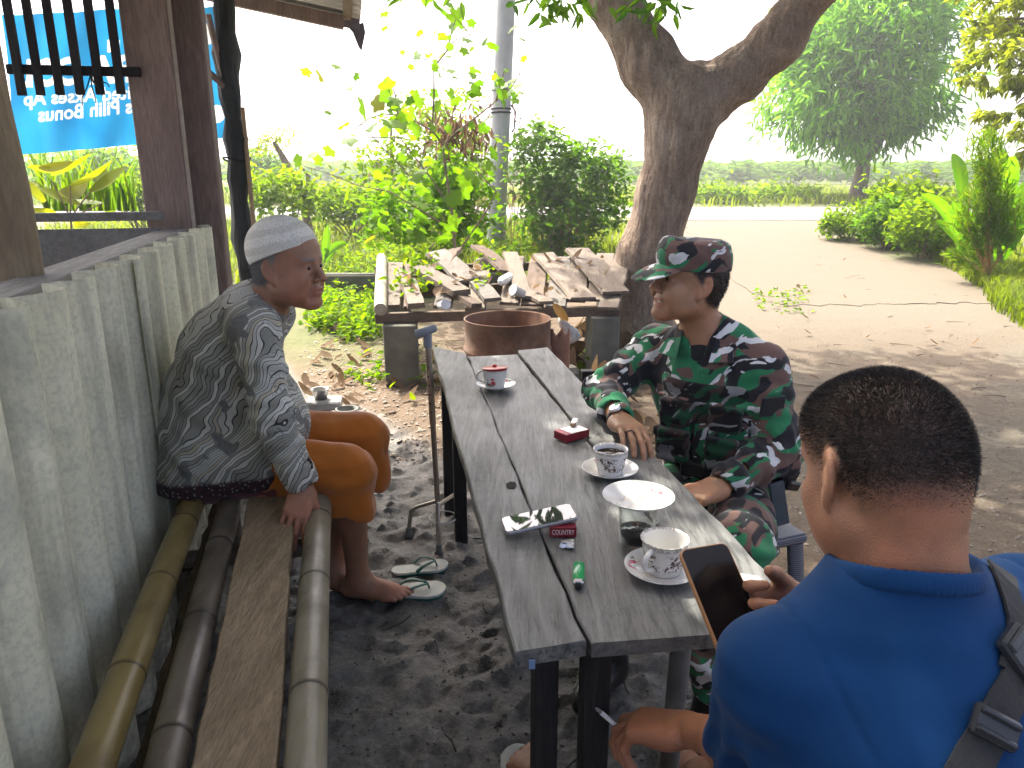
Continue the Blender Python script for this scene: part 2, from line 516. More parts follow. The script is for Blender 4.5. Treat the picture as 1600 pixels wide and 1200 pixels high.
# ---------------- anatomy
def head_ops(X, ear=True, smile=False, fleshy=0.0, face=True):
    "head in local axes: x towards the face, y to the left ear, z up; origin at eye height in mid-head"
    o = []
    A = lambda pr, k=.02: o.append(('+', pr, k)); S = lambda pr, k=.01: o.append(('-', pr, k))
    A(X.ell((-.012, 0, .03), (.097, .076, .086)))
    A(X.ell((-.04, 0, .005), (.066, .068, .075)), .03)
    A(X.ell((.018, 0, -.03), (.062, .060+.006*fleshy, .075)), .03)
    A(X.ell((.040, 0, .052), (.048, .060, .050)), .03)
    for s in (-1, 1):
        A(X.cap((-.005, s*.052, -.062), (.060, s*.018, -.104), .022+.004*fleshy, .017), .03)
        A(X.ell((.058, s*.043, -.028), (.026, .021, .021)), .02)
        A(X.ell((.04, s*.047, -.062), (.03, .016+.005*fleshy, .03)), .03)
    A(X.ell((.070, 0, -.101), (.017, .022, .016)), .018)
    if face:
        A(X.ell((.076, 0, .021), (.014, .048, .010)), .018)
        for s in (-1, 1):
            S(X.ell((.094, s*.031, .001), (.018, .019, .0125)), .012)
            A(X.ell((.0705, s*.032, .0005), (.0150, .0165, .0130)), .004)
            S(X.ell((.0865, s*.0325, -.0005), (.0075, .0115, .0022)), .002)
            A(X.ell((.078, s*.032, -.014), (.008, .015, .0035)), .006)
            A(X.ell((.074, s*.030, .0125), (.009, .016, .0040)), .006)
            if fleshy > .8: S(X.cap((.079, s*.020, -.022), (.066, s*.043, -.024), .002, .0015), .007)
        A(X.cap((.083, 0, .010), (.102, 0, -.029), .0075, .0100), .012)
        A(X.ell((.1055, 0, -.0330), (.0105, .0125, .0095)), .008)
        for s in (-1, 1):
            A(X.ell((.091, s*.0150, -.037), (.010, .0070, .0080)), .006)
            S(X.ell((.097, s*.007, -.0445), (.005, .0035, .003)), .003)
        A(X.ell((.069 if smile else .072, 0, -.068), (.018, .028, .022)), .015)
        if smile:
            A(X.ell((.0800, 0, -.0605), (.0080, .027, .0048)), .006)
            A(X.ell((.0775, 0, -.078), (.0090, .024, .0058)), .006)
            S(X.ell((.088, 0, -.0692), (.014, .027, .0040)), .003)
            for s in (-1, 1):
                A(X.ell((.066, s*.042, -.045), (.022, .019, .019)), .015)
                S(X.cap((.080, s*.028, -.045), (.070, s*.040, -.08), .0035, .003), .008)
        else:
            A(X.ell((.0845, 0, -.063), (.0090, .024, .0055)), .005)
            A(X.ell((.0825, 0, -.0745), (.0090, .021, .0062)), .005)
            S(X.ell((.095, 0, -.0688), (.012, .025, .0014)), .003)
            for s in (-1, 1):
                S(X.cap((.086, s*.021, -.045), (.070, s*.034, -.078), .0025, .0025), .008)
    if ear:
        for s in (-1, 1):
            E = Xf(X.p(-.014, s*.0800, -.008), X.R@np.array(Euler((s*.10, 0, -s*.40)).to_matrix())@np.array(Euler((0, -.22, 0)).to_matrix()), X.k)
            o.append(('+', E.ell((0, 0, .006), (.0200, .0070, .032)), .004))
            o.append(('+', E.ell((.004, 0, -.024), (.0100, .0068, .013)), .006))
            o.append(('-', E.ell((.003, s*.0075, .010), (.0125, .0070, .022)), .003))
            o.append(('+', E.ell((.001, s*.003, .001), (.0045, .004, .014), (0, .4, 0)), .004))
    return o

def finger_chain(X, base, dirn, lens, rads, bends, axis):
    "joints of a finger: bends in radians about the given local axis"
    pts = [V3(base)]; d = V3(dirn); d = d/np.linalg.norm(d); ax = V3(axis)
    for L, b in zip(lens, bends):
        c, s = math.cos(b), math.sin(b)
        d = d*c+np.cross(ax, d)*s+ax*(ax@d)*(1-c)
        pts.append(pts[-1]+d*L)
    return [X.cap(pts[i], pts[i+1], rads[i], rads[i+1]) for i in range(len(lens))], [X.p(q) for q in pts]
def hand_ops(X, curl=(.3, .35, .25), spread=.07, thumb=(.6, .75, -.25), tbend=(.15, .3), per=None, twist=0):
    "hand local axes: x towards the fingers, y to the thumb side, z out of the back; origin at the wrist"
    o = []; A = lambda pr, k=.012: o.append(('+', pr, k))
    A(X.ell((.018, 0, 0), (.032, .026, .019)), .02)
    A(X.rbox((.055, -.001, -.002), (.045, .038, .0125), .0115), .02)
    A(X.ell((.038, .024, -.010), (.034, .017, .015)), .015)
    A(X.ell((.038, -.026, -.009), (.032, .014, .014)), .015)
    tips = []
    spec = [(.030, .098, .72), (.010, .102, .80), (-.011, .098, .74), (-.031, .088, .58)]
    for i, (y, x, L) in enumerate(spec):
        c = curl if per is None else per[i]
        lens = [.045*L/.75*1.02, .028*L/.75, .022*L/.75]; r0 = .0098 if i < 3 else .0085
        A(X.cap((.05, y*.75, .003), (x, y, .001), .010, .0105), .012)
        ch, pts = finger_chain(X, (x, y, 0), (1, spread*(1.5-i), 0), lens, [r0, r0*.93, r0*.85, r0*.72], c, (0, 1, 0))
        for q in ch: o.append(('+', q, .004))
        tips.append(pts)
    A(X.cap((.016, .020, -.006), (.045, .042, -.014), .015, .0125), .016)
    ch, pts = finger_chain(X, (.045, .042, -.014), thumb, [.036, .030], [.0118, .0108, .0085], tbend, (0, .35, -.94))
    for q in ch: o.append(('+', q, .006))
    tips.append(pts)
    return o, tips
def foot_ops(X, toe_curl=.12):
    "foot local axes: x towards the toes, y to the big-toe side, z up; origin under the ankle on the sole"
    o = []; A = lambda pr, k=.02: o.append(('+', pr, k))
    A(X.ell((-.035, 0, .035), (.034, .030, .036)))
    A(X.cap((0, 0, .085), (.005, 0, .055), .033, .036), .03)
    A(X.cap((.01, 0, .055), (.085, .004, .032), .034, .027), .03)
    A(X.ell((.075, 0, .025), (.07, .037, .024)), .03)
    A(X.ell((.115, .012, .022), (.032, .030, .020)), .02)
    A(X.ell((.105, -.018, .018), (.03, .024, .017)), .02)
    for i, (y, x, L, r) in enumerate([(.028, .14, .042, .0125), (.009, .145, .034, .0088), (-.008, .138, .030, .0084), (-.023, .128, .026, .008), (-.037, .114, .022, .0075)]):
        o.append(('+', X.cap((x-.02, y*.95, .017), (x+L*.5, y, .016), r*1.05, r), .010))
        o.append(('+', X.cap((x+L*.5, y, .016), (x+L, y*1.02, .011), r, r*.9), .004))
    for s in (-1, 1): A(X.ell((-.005, s*.033, .078), (.012, .007, .012)), .012)
    return o
# ------------------------------------------------------------------ value noise for terrain
def _lat(seed, n=256): return np.random.RandomState(seed).rand(n, n)
_L = [_lat(100+i) for i in range(8)]
def vnoise(x, y, i=0):
    L = _L[i % 8]; n = L.shape[0]
    xi = np.floor(x).astype(int); yi = np.floor(y).astype(int); fx = x-xi; fy = y-yi
    fx = fx*fx*(3-2*fx); fy = fy*fy*(3-2*fy)
    a = L[xi % n, yi % n]; b = L[(xi+1) % n, yi % n]; c = L[xi % n, (yi+1) % n]; d = L[(xi+1) % n, (yi+1) % n]
    return (a*(1-fx)+b*fx)*(1-fy)+(c*(1-fx)+d*fx)*fy
def fbm(x, y, f=1, o=4, g=.5):
    s = 0; a = 1; t = 0
    for i in range(o):
        s = s+a*vnoise(x*f+17.3*i, y*f-9.1*i, i); t += a; a *= g; f *= 2.03
    return s/t
def sstep(a, b, x):
    t = np.clip((x-a)/(b-a), 0, 1); return t*t*(3-2*t)
def terrain(x, y):
    return .30*sstep(8.5, 16.5, y)
def tz(x, y): return float(terrain(np.array(x), np.array(float(y))))
def GT(u, v, dz=0.0):
    z = 0.0
    for _ in range(12):
        p = G(u, v, z+dz); z = tz(p.x, p.y)
    return Vector((p.x, p.y, z))

# ---- materials of the setting
def ground_material():
    t = NT('earth')
    mud = t.attr('mud'); grn = t.attr('green'); pale = t.attr('pale')
    n1 = t.noise(9, 6, .6); n2 = t.noise(60, 5, .65); n3 = t.noise(2.0, 4, .55)
    dirt = t.ramp(n2, [(.2, (.055, .040, .026)), (.5, (.110, .079, .051)), (.8, (.165, .124, .086))])
    tan = t.ramp(n2, [(.2, (.066, .056, .040)), (.5, (.112, .096, .070)), (.8, (.156, .136, .103))])
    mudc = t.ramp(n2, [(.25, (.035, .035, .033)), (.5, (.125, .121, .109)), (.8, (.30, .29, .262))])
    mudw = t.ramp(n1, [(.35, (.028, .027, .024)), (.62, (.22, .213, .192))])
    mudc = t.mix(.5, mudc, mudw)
    grass = t.ramp(n1, [(.25, (.035, .055, .012)), (.75, (.10, .125, .03))])
    c = t.mix(pale, dirt, tan)
    c = t.mix(t.math('MULTIPLY', grn, t.ramp(n3, [(.3, .6), (.7, 1)])), c, grass)
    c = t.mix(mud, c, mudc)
    t.set(c, t.math('SUBTRACT', .95, t.math('MULTIPLY', mud, t.ramp(n1, [(.35, .42), (.65, .12)]))), .35)
    t.bump(t.math('ADD', n2, t.math('MULTIPLY', t.noise(220, 3), .5)), .55, .012)
    return t.m
def axis_steps(segs):
    out = [segs[0][0]]
    for a, b, st0, st1 in segs:
        x = a; n = max(2, int(round(2*(b-a)/(st0+st1))))
        w = np.linspace(st0, st1, n); w = w/w.sum()*(b-a)
        out += list(a+np.cumsum(w))
    return np.array(out)
xs = axis_steps([(-420, -40, 60, 6), (-40, -8, 4, .5), (-8, -2.0, .4, .03), (-2.0, 3.2, .022, .022), (3.2, 8, .03, .3), (8, 40, .5, 4), (40, 420, 6, 60)])
ys = axis_steps([(-6, .9, .5, .03), (.9, 5.2, .02, .02), (5.2, 10, .025, .1), (10, 40, .12, 2), (40, 700, 3, 70)])
gx, gy = np.meshgrid(xs, ys, indexing='ij'); X, Y = gx.ravel(), gy.ravel()
edge = fbm(X, Y, 2.2, 4)-.5
# dark trodden mud under the shelter has its oblique edge painted on the shade line and fades out to the right of the table
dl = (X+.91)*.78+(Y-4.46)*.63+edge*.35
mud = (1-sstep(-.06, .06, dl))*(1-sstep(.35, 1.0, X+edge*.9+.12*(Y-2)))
mud *= 1-sstep(3.5, 4.2, -X)*0
pale = sstep(.7, 1.9, X+edge*1.2)*(1-.55*sstep(.45, .62, fbm(X+40, Y, .9, 4))*sstep(7.8, 5.5, Y))
green = np.clip(sstep(-.4, -1.3, X+edge)*sstep(5.0, 6.4, Y)*.8+sstep(23.0, 24.5, Y)+sstep(9, 11, Y+edge*2)*(X < 2.2)*.9+sstep(0, .9, X-(5.2+.18*(14-Y))+edge)*sstep(5, 8, Y), 0, 1)
green *= (1-sstep(16.4, 17.0, Y)*(1-sstep(23.4, 24.4, Y)))
near = (1-sstep(5.5, 9, Y))
z = terrain(X, Y)
z += near*mud*((fbm(X, Y, 5, 4)-.5)*.055+np.clip(fbm(X+9, Y, 24, 3)-.5, 0, 1)*.075-.014*sstep(.5, .62, fbm(X, Y+30, 13, 3)))
z += near*(1-mud)*((fbm(X, Y, 4, 4)-.5)*.03+np.clip(fbm(X, Y, 30, 3)-.55, 0, 1)*.03)
z += green*(fbm(X, Y, .7, 3)-.5)*.12*sstep(6, 9, Y)
z -= .02*sstep(16.6, 17.2, Y)*(1-sstep(23.2, 23.8, Y))
Zg = z.reshape(gx.shape)
def ground_z(x, y):
    i = int(np.clip(np.searchsorted(xs, x)-1, 0, len(xs)-2)); j = int(np.clip(np.searchsorted(ys, y)-1, 0, len(ys)-2))
    fx = (x-xs[i])/(xs[i+1]-xs[i]); fy = (y-ys[j])/(ys[j+1]-ys[j])
    return float((Zg[i, j]*(1-fx)+Zg[i+1, j]*fx)*(1-fy)+(Zg[i, j+1]*(1-fx)+Zg[i+1, j+1]*fx)*fy)
def GG(u, v):
    p = GT(u, v); return Vector((p.x, p.y, ground_z(p.x, p.y)))
nx, ny = gx.shape
ii = np.arange(nx*ny).reshape(nx, ny)
gf = np.stack([ii[:-1, :-1], ii[1:, :-1], ii[1:, 1:], ii[:-1, 1:]], -1).reshape(-1, 4)
ground = mesh_obj('ground', np_mesh('ground', np.stack([X, Y, z], 1), gf, ground_material(), True, {'mud': mud, 'green': green, 'pale': pale}))
tag(ground, kind='structure')

def slab_sheet(name, left, right, rows, cols, lift, mat, thick=.05, rough=.006, ejit=.0):
    "sheet between two boundary polylines that follows the terrain, with a skirt round it"
    def resample(pl, n):
        pl = np.array([[p[0], p[1]] for p in pl]); d = np.r_[0, np.cumsum(np.linalg.norm(np.diff(pl, axis=0), axis=1))]
        t = np.linspace(0, d[-1], n); return np.stack([np.interp(t, d, pl[:, 0]), np.interp(t, d, pl[:, 1])], 1)
    L, R = resample(left, rows), resample(right, rows)
    w = np.linspace(0, 1, cols)
    p = L[:, None]*(1-w[None, :, None])+R[:, None]*w[None, :, None]
    if ejit:
        j = (fbm(p[..., 0], p[..., 1], 3.1, 4)-.5)*ejit; k = (fbm(p[..., 0]+50, p[..., 1], 9, 3)-.5)*ejit
        p[..., 0] += j; p[..., 1] += k
    zz = terrain(p[..., 0], p[..., 1])+lift+(fbm(p[..., 0], p[..., 1], 2.5, 4)-.5)*rough
    top = np.concatenate([p, zz[..., None]], -1)
    idx = np.arange(rows*cols).reshape(rows, cols)
    f = np.stack([idx[:-1, :-1], idx[:-1, 1:], idx[1:, 1:], idx[1:, :-1]], -1).reshape(-1, 4)
    rim = np.r_[idx[0], idx[1:, -1], idx[-1, ::-1][1:], idx[::-1, 0][1:-1]]
    V = top.reshape(-1, 3); low = V[rim]-[0, 0, thick]
    n = len(V); m = len(rim); a = np.arange(m); b = (a+1) % m
    sk = np.stack([rim[a], n+a, n+b, rim[b]], 1)
    V = np.concatenate([V, low]); F = np.concatenate([f, sk])
    return tag(mesh_obj(name, np_mesh(name, V, F, mat, False)), kind='structure')
t = NT('driveway_concrete')
n1 = t.noise(1.4, 5, .6); n2 = t.noise(45, 5, .6); n3 = t.noise(6, 5, .7)
c = t.ramp(n2, [(.25, (.098, .083, .061)), (.75, (.130, .111, .082))])
c = t.mix(t.ramp(n1, [(.35, 0), (.65, .6)]), c, (.112, .096, .072)); c = t.mix(t.ramp(n3, [(.58, 0), (.75, .45)]), c, (.10, .08, .06))
t.set(c, .9, .2); t.bump(t.math('ADD', n2, n3), .4, .01)
left = [GT(u, v) for u, v in ((1235, 478), (1200, 470), (1165, 455), (1135, 425), (1105, 395), (1082, 368), (1060, 349), (1055, 340))]
right = [GT(u, v) for u, v in ((1545, 474), (1538, 455), (1490, 422), (1430, 396), (1370, 378), (1320, 364), (1300, 349), (1296, 340))]
slab_sheet('driveway', left, right, 60, 60, .007, t.m, .05, .012, .30)
t = NT('asphalt')
n2 = t.noise(30, 5, .6); n1 = t.noise(1.2, 4)
t.set(t.mix(t.ramp(n1, [(.35, 0), (.65, .5)]), t.ramp(n2, [(.25, (.125, .123, .12)), (.75, (.16, .157, .153))]), (.17, .158, .145)), .85, .3); t.bump(n2, .4, .01)
slab_sheet('road', [(-60, 17.3), (60, 17.6)], [(-60, 23.0), (60, 23.3)], 140, 12, .015, t.m, .08, .01, .25)

# ------------------------------------------------------------------ shelter
AX = Vector((-.208, .978, 0)).normalized(); RX = Vector((AX.y, -AX.x, 0))
W0 = Vector((-1.115, 2.1, 0))
def S(s, off, z=0.0): return W0+AX*s+RX*off+Vector((0, 0, z))
SHED_R = Matrix((RX, AX, Vector((0, 0, 1)))).transposed()     # local x: out of the wall, local y: along it
SHED_ROT = SHED_R.to_euler()
def mk_asbestos():
    t = NT('fibre_cement')
    n = t.noise(3.2, 6, .6); f = t.noise(70, 5, .65); st = t.noise(2.5, 5, .6, vec=t.coord('Object', (6, 6, .7)))
    c = t.ramp(n, [(.3, (.62, .61, .43)), (.7, (.76, .74, .56))])
    c = t.mix(t.ramp(st, [(.48, 0), (.72, .75)]), c, (.27, .255, .19))
    c = t.mix(t.ramp(t.noise(1.7, 5, .65, .5), [(.52, 0), (.7, .65)]), c, (.24, .265, .22))
    c = t.mix(t.ramp(f, [(.3, .35), (.55, 0)]), c, (.19, .195, .17))
    sz = t.new('ShaderNodeSeparateXYZ'); t.link(t.coord('Object'), sz.inputs[0])
    spl = t.math('MULTIPLY', t.ramp(t.math('ADD', sz.outputs[2], t.math('MULTIPLY', t.noise(9, 5, .7), .45)), [(.30, 1), (.62, 0)]), t.ramp(t.noise(26, 4, .7), [(.35, .25), (.6, .85)]))
    c = t.mix(spl, c, (.20, .18, .14))
    t.set(c, .8, .3); t.bump(f, .25, .003)
    return t.m
M_fc = mk_asbestos()
M_board = wood('grey_board', (.13, .125, .115), (.30, .29, .27), axis=1, rough=.8)
M_post = wood('brown_timber', (.20, .145, .12), (.35, .265, .225), axis=2, rough=.7, scale=7, stretch=8, bump=.2)
M_log = wood('weathered_log', (.20, .15, .09), (.46, .37, .24), axis=2, rough=.75, scale=5, stretch=5)
M_rail = wood('pale_board', (.30, .29, .26), (.58, .56, .52), axis=1, rough=.8)
M_dark = wood('dark_timber', (.018, .016, .016), (.05, .045, .043), axis=2, rough=.75)
wall = thing('sheet_wall', 'low wall of grey corrugated fibre cement sheets behind the bench', 'wall', S(0, 0), SHED_ROT)
PER = .205; AMP = .047
def corr_sheet(s0, s1, z0, z1, off, ph=0.0, th=.007, step=.0128, tilt=0.0, vert=True, lean=0.0):
    mb = MB(); n = int((s1-s0)/step)+1; vs = []
    for k in range(n):
        s = s0+(s1-s0)*k/(n-1)
        w = 2*abs(math.cos(math.pi*(s-ph)/PER))**.62-1
        o = off+AMP*w+rnd.uniform(-.0004, .0004)
        for zz, ln in ((z0, -lean), (z1, 0)):
            for d in (0, -th): vs.append(Vector((o+d+ln, s, zz+(rnd.uniform(-.0025, .0025) if zz == z1 else 0))))
    fs = []
    for k in range(n-1):
        a, b = 4*k, 4*(k+1)
        fs += [(a, b, b+2, a+2), (a+1, a+3, b+3, b+1), (a+2, b+2, b+3, a+3), (a, a+1, b+1, b)]
    mb.add(vs, fs, True); mb.add([vs[0], vs[1], vs[3], vs[2]], [(0, 1, 2, 3)]); mb.add(vs[-4:], [(0, 2, 3, 1)])
    return mb
def finish_sharp(o, ang=40):
    for p in o.data.polygons: p.use_smooth = True
    o.data.set_sharp_from_angle(angle=math.radians(ang)) if hasattr(o.data, 'set_sharp_from_angle') else None
    return o
ph0 = (2.42-2.1)/.978
for s0, s1, off, ph in ((-1.95, -.72, .004, ph0), (-.79, .13, -.006, ph0+.01), (.085, 1.50, .010, ph0)):
    finish_sharp(corr_sheet(s0, s1, -.06, 1.205, off, ph).obj('corrugated_sheet', M_fc, wall, world=False))
mb = MB(); mb.box((-.118, -.2, 1.180), (.115, 3.4, .028), ch=.003)
mb.obj('top_rail', M_rail, wall, world=False)
mb = MB(); mb.box((-.07, -.2, .62), (.05, 3.4, .06), ch=.003); mb.obj('middle_rail', M_dark, wall, world=False)
for s in (-1.6, .3, 1.42):
    mb = MB(); mb.box((-.125, s, .59), (.055, .07, 1.18)); mb.obj('wall_stud', M_dark, wall, world=False)

# posts that carry the roof
def roof_z(off): return 2.30+.17*(.80-off)
lp = thing('log_post', 'round weathered log post at the left edge behind the sheet wall', 'post', S(-.12, -.185))
mb = MB(); b0 = Vector((0, 0, 0))
pts = [Vector((.006*math.sin(i*1.3)+.003*i*0, .004*math.cos(i*1.7), i*.2)) for i in range(13)]
mb.tube(pts, [.056+.003*math.sin(i*2.1) for i in range(13)], 20, wob=.02); mb.obj('post_shaft', M_log, lp, world=False)
pp = P(262, 300, 3.50)
p1 = thing('timber_post', 'wide brown sawn timber post with its lit edge painted as a pale strip, left of the pair', 'post', (pp.x, pp.y, 0), SHED_ROT)
mb = MB(); mb.box((0, 0, 1.25), (.185, .11, 2.5), ch=.006); mb.obj('post_shaft', M_post, p1, world=False)
mb = MB(); mb.box((.1005, -.03, 1.25), (.012, .03, 2.48)); mb.obj('lit_edge_strip', simple('lit_edge_tone', (.42, .36, .30), .7), p1, world=False)  # strip added for the post's lit edge, the light put into its pale colour
pp = P(317, 250, 3.62)
p2 = thing('timber_post', 'narrow brown timber post standing at the far end of the sheet wall', 'post', (pp.x, pp.y, 0), SHED_ROT)
mb = MB(); mb.box((0, 0, 1.23), (.135, .12, 2.46), ch=.008); mb.obj('post_shaft', M_post, p2, world=False)
pp = P(375, 300, 4.05)
p3 = thing('wrapped_pole', 'roof pole wrapped in rolled dark green tarpaulin beside the timber posts', 'pole', (pp.x, pp.y, 0))
mb = MB(); pts = []; rr = []
for i in range(26):
    zz = i*.1; pts.append(Vector((.008*math.sin(i*.9), .008*math.cos(i*.6), zz)))
    rr.append(.052+.010*math.sin(i*1.35)+.006*math.sin(i*2.9)-(.016 if i in (6, 7, 15) else 0))
mb.tube(pts, rr, 22, wob=.13)
t = NT('tarpaulin'); t.set(t.ramp(t.noise(12, 4), [(.3, (.014, .017, .016)), (.7, (.035, .042, .038))]), .55, .4); t.bump(t.noise(14, 4, .6, vec=t.coord('Object', (3, 3, .6))), .8, .03)
mb.obj('rolled_tarpaulin', t.m, p3, world=False)
mb = MB(); mb.tube([(.062, -.03, .0), (.067, -.03, .8), (.064, -.03, 1.75)], [.014, .013, .011], 10)
mb.obj('bamboo_stake', simple('dry_bamboo', (.33, .24, .13), .5), p3, world=False)
for zz in (.62, 1.5):
    mb = MB(); mb.tube([(.066*math.cos(a), .066*math.sin(a), zz+.01*math.sin(2*a)) for a in np.linspace(0, 6.28, 15)], .005, 6, caps=False)
    mb.obj('cord', M_dark, p3, world=False)

# roof: corrugated sheets on rafters and purlins, eave low on the right
def roof_build():
    rf = thing('shelter_roof', 'low corrugated roof of the shelter with a sagging eave at the top left', 'roof', S(0, 0, 0), SHED_ROT)
    M_rf = simple('roof_sheet', (.46, .45, .42), .8, .3, 6, .2, 60)
    s_end = 2.98
    w = 1.02; s = s_end
    k = 0
    while s > -3.2:
        mb = MB(); vs = []; n = 66
        s0 = s-w-.08
        for i in range(n):
            q = s0+(s-s0)*i/(n-1); wv = .018*math.cos(2*math.pi*q/.14)
            for off in (.80, -.6, -2.6):
                for d in (0, .007): vs.append(Vector((off, q, roof_z(off)+.055+wv+d+.004*(k % 2))))
        fs = []
        for i in range(n-1):
            for j in range(2):
                a = i*6+j*2; b = a+6
                fs += [(a, a+2, b+2, b), (a+1, b+1, b+3, a+3)]
            fs += [(i*6, i*6+6, i*6+7, i*6+1)]
        for j in range(2):
            fs += [(j*2, j*2+1, j*2+3, j*2+2), ((n-1)*6+j*2, (n-1)*6+j*2+2, (n-1)*6+j*2+3, (n-1)*6+j*2+1)]
        mb.add(vs, fs, True); finish_sharp(mb.obj('roof_sheet', M_rf, rf, world=False))
        s -= w; k += 1
    mb = MB()
    for s in (2.84, 1.47, .1, -1.3, -2.7):
        mb = MB(); a = Vector((.70, s, roof_z(.70)-.012)); b = Vector((-2.6, s, roof_z(-2.6)-.012)); d = (b-a).normalized()
        R = Matrix((d, Vector((0, 1, 0)), d.cross(Vector((0, 1, 0))))).transposed()
        mb.box((a+b)/2, ((b-a).length, .055, .075), rot=R); mb.obj('rafter', M_post, rf, world=False)
    for off in (.72, -.28, -1.3, -2.4):
        mb = MB(); mb.box((off, -.1, roof_z(off)+.033), (.05, 6.1, .015)); mb.obj('purlin', M_post, rf, world=False)
    # torn fascia board and a dangling scrap at the far eave corner
    mb = MB(); a = Vector((.80, s_end+.012, roof_z(.8)+.045)); b = Vector((-2.6, s_end+.012, roof_z(-2.6)+.045)); d = (b-a).normalized()
    R = Matrix((d, Vector((0, 1, 0)), d.cross(Vector((0, 1, 0))))).transposed()
    mb.box((a+b)/2, ((b-a).length, .018, .11), rot=R, ch=.003); mb.obj('fascia_board', simple('weathered_fascia', (.17, .15, .15), .8, .3, 8), rf, world=False)
    mb = MB(); e = Vector((.80, s_end+.014, roof_z(.8)))
    vs = [e+Vector((x, y, zz)) for y in (0, .012) for x, zz in ((-.07, .0), (.02, .04), (.03, -.02), (.0, -.13), (-.018, -.105), (-.05, -.02))]
    mb.add(vs, [tuple(range(6)), tuple(range(6, 12))[::-1]]+[(i, i+6, (i+1) % 6+6, (i+1) % 6) for i in range(6)])
    mb.obj('torn_strip', simple('weathered_strip', (.13, .11, .11), .8), rf, world=False)
roof_build()

# window side of the shelter: low board wall, slatted transom, brace timbers
s_w = 1.30
lw = thing('board_wall', 'low dim grey board wall below the window opening at the left', 'wall', S(s_w+.02, -.25), SHED_ROT)
for i in range(5):
    mb = MB(); mb.box((-.62, 0, .13+.24*i), (1.45, .02, .232), ch=.004, jit=.002); mb.obj('board', M_board if i != 4 else M_board, lw, world=False)
mb = MB(); mb.box((-.62, -.012, 1.258), (1.48, .06, .035), ch=.003); mb.obj('sill', M_board, lw, world=False)
tr = thing('slatted_transom', 'dark wooden slats on a cross rail hanging in the window opening', 'lattice', S(1.38, 0), SHED_ROT)
trL = lambda u, v: SHED_R.transposed() @ (P(u, v, 3.3+.0009*u)-S(1.38, 0))
zt = 2.45
for i, u in enumerate((35, 66, 98, 131, 163, 196)):
    a = trL(u+2, 150); mb = MB()
    mb.box((a.x, 0, (a.z+zt)/2), (.034, .016, zt-a.z), ch=.002, jit=.0015); mb.obj('slat', M_dark, tr, world=False)
a = trL(30, 108); b = trL(206, 112)
mb = MB(); mb.box(((a.x+b.x)/2, .018, a.z), (abs(b.x-a.x)+.1, .018, .038), ch=.002); mb.obj('cross_rail', M_dark, tr, world=False)
mb = MB(); mb.box(((a.x+b.x)/2, .0, zt-.02), (abs(b.x-a.x)+.5, .05, .1), ch=.002); mb.obj('head_rail', M_post, tr, world=False)
tw = P(142, 115, 3.38)
mb = MB()
for dx, dz in ((.05, -.09), (.085, -.055), (-.04, -.13), (.02, -.12)):
    mb.tube([tw, tw+Vector((dx*.3, -.02, dz*.4)), tw+Vector((dx*.9, -.03, dz*.75)), tw+Vector((dx, -.03, dz))], [.003, .003, .0025, .002], 6)
o = mb.obj('dangling_twine', M_dark); tag(o, 'frayed black twine dangling from the slatted transom', 'twine')
br = thing('roof_brace', 'thin timber brace strips slanting between the posts under the eave', 'brace', (0, 0, 0))
for (u0, v0, u1, v1, w) in ((318, 106, 349, 138, .03), (325, 22, 342, 120, .028)):
    a = P(u0, v0, 3.95); b = P(u1+6, v1, 4.02); mb = MB(); mb.tube([a, (a+b)/2, b], w*.55, 4, smooth=False)
    mb.obj('brace_strip', M_post, br)

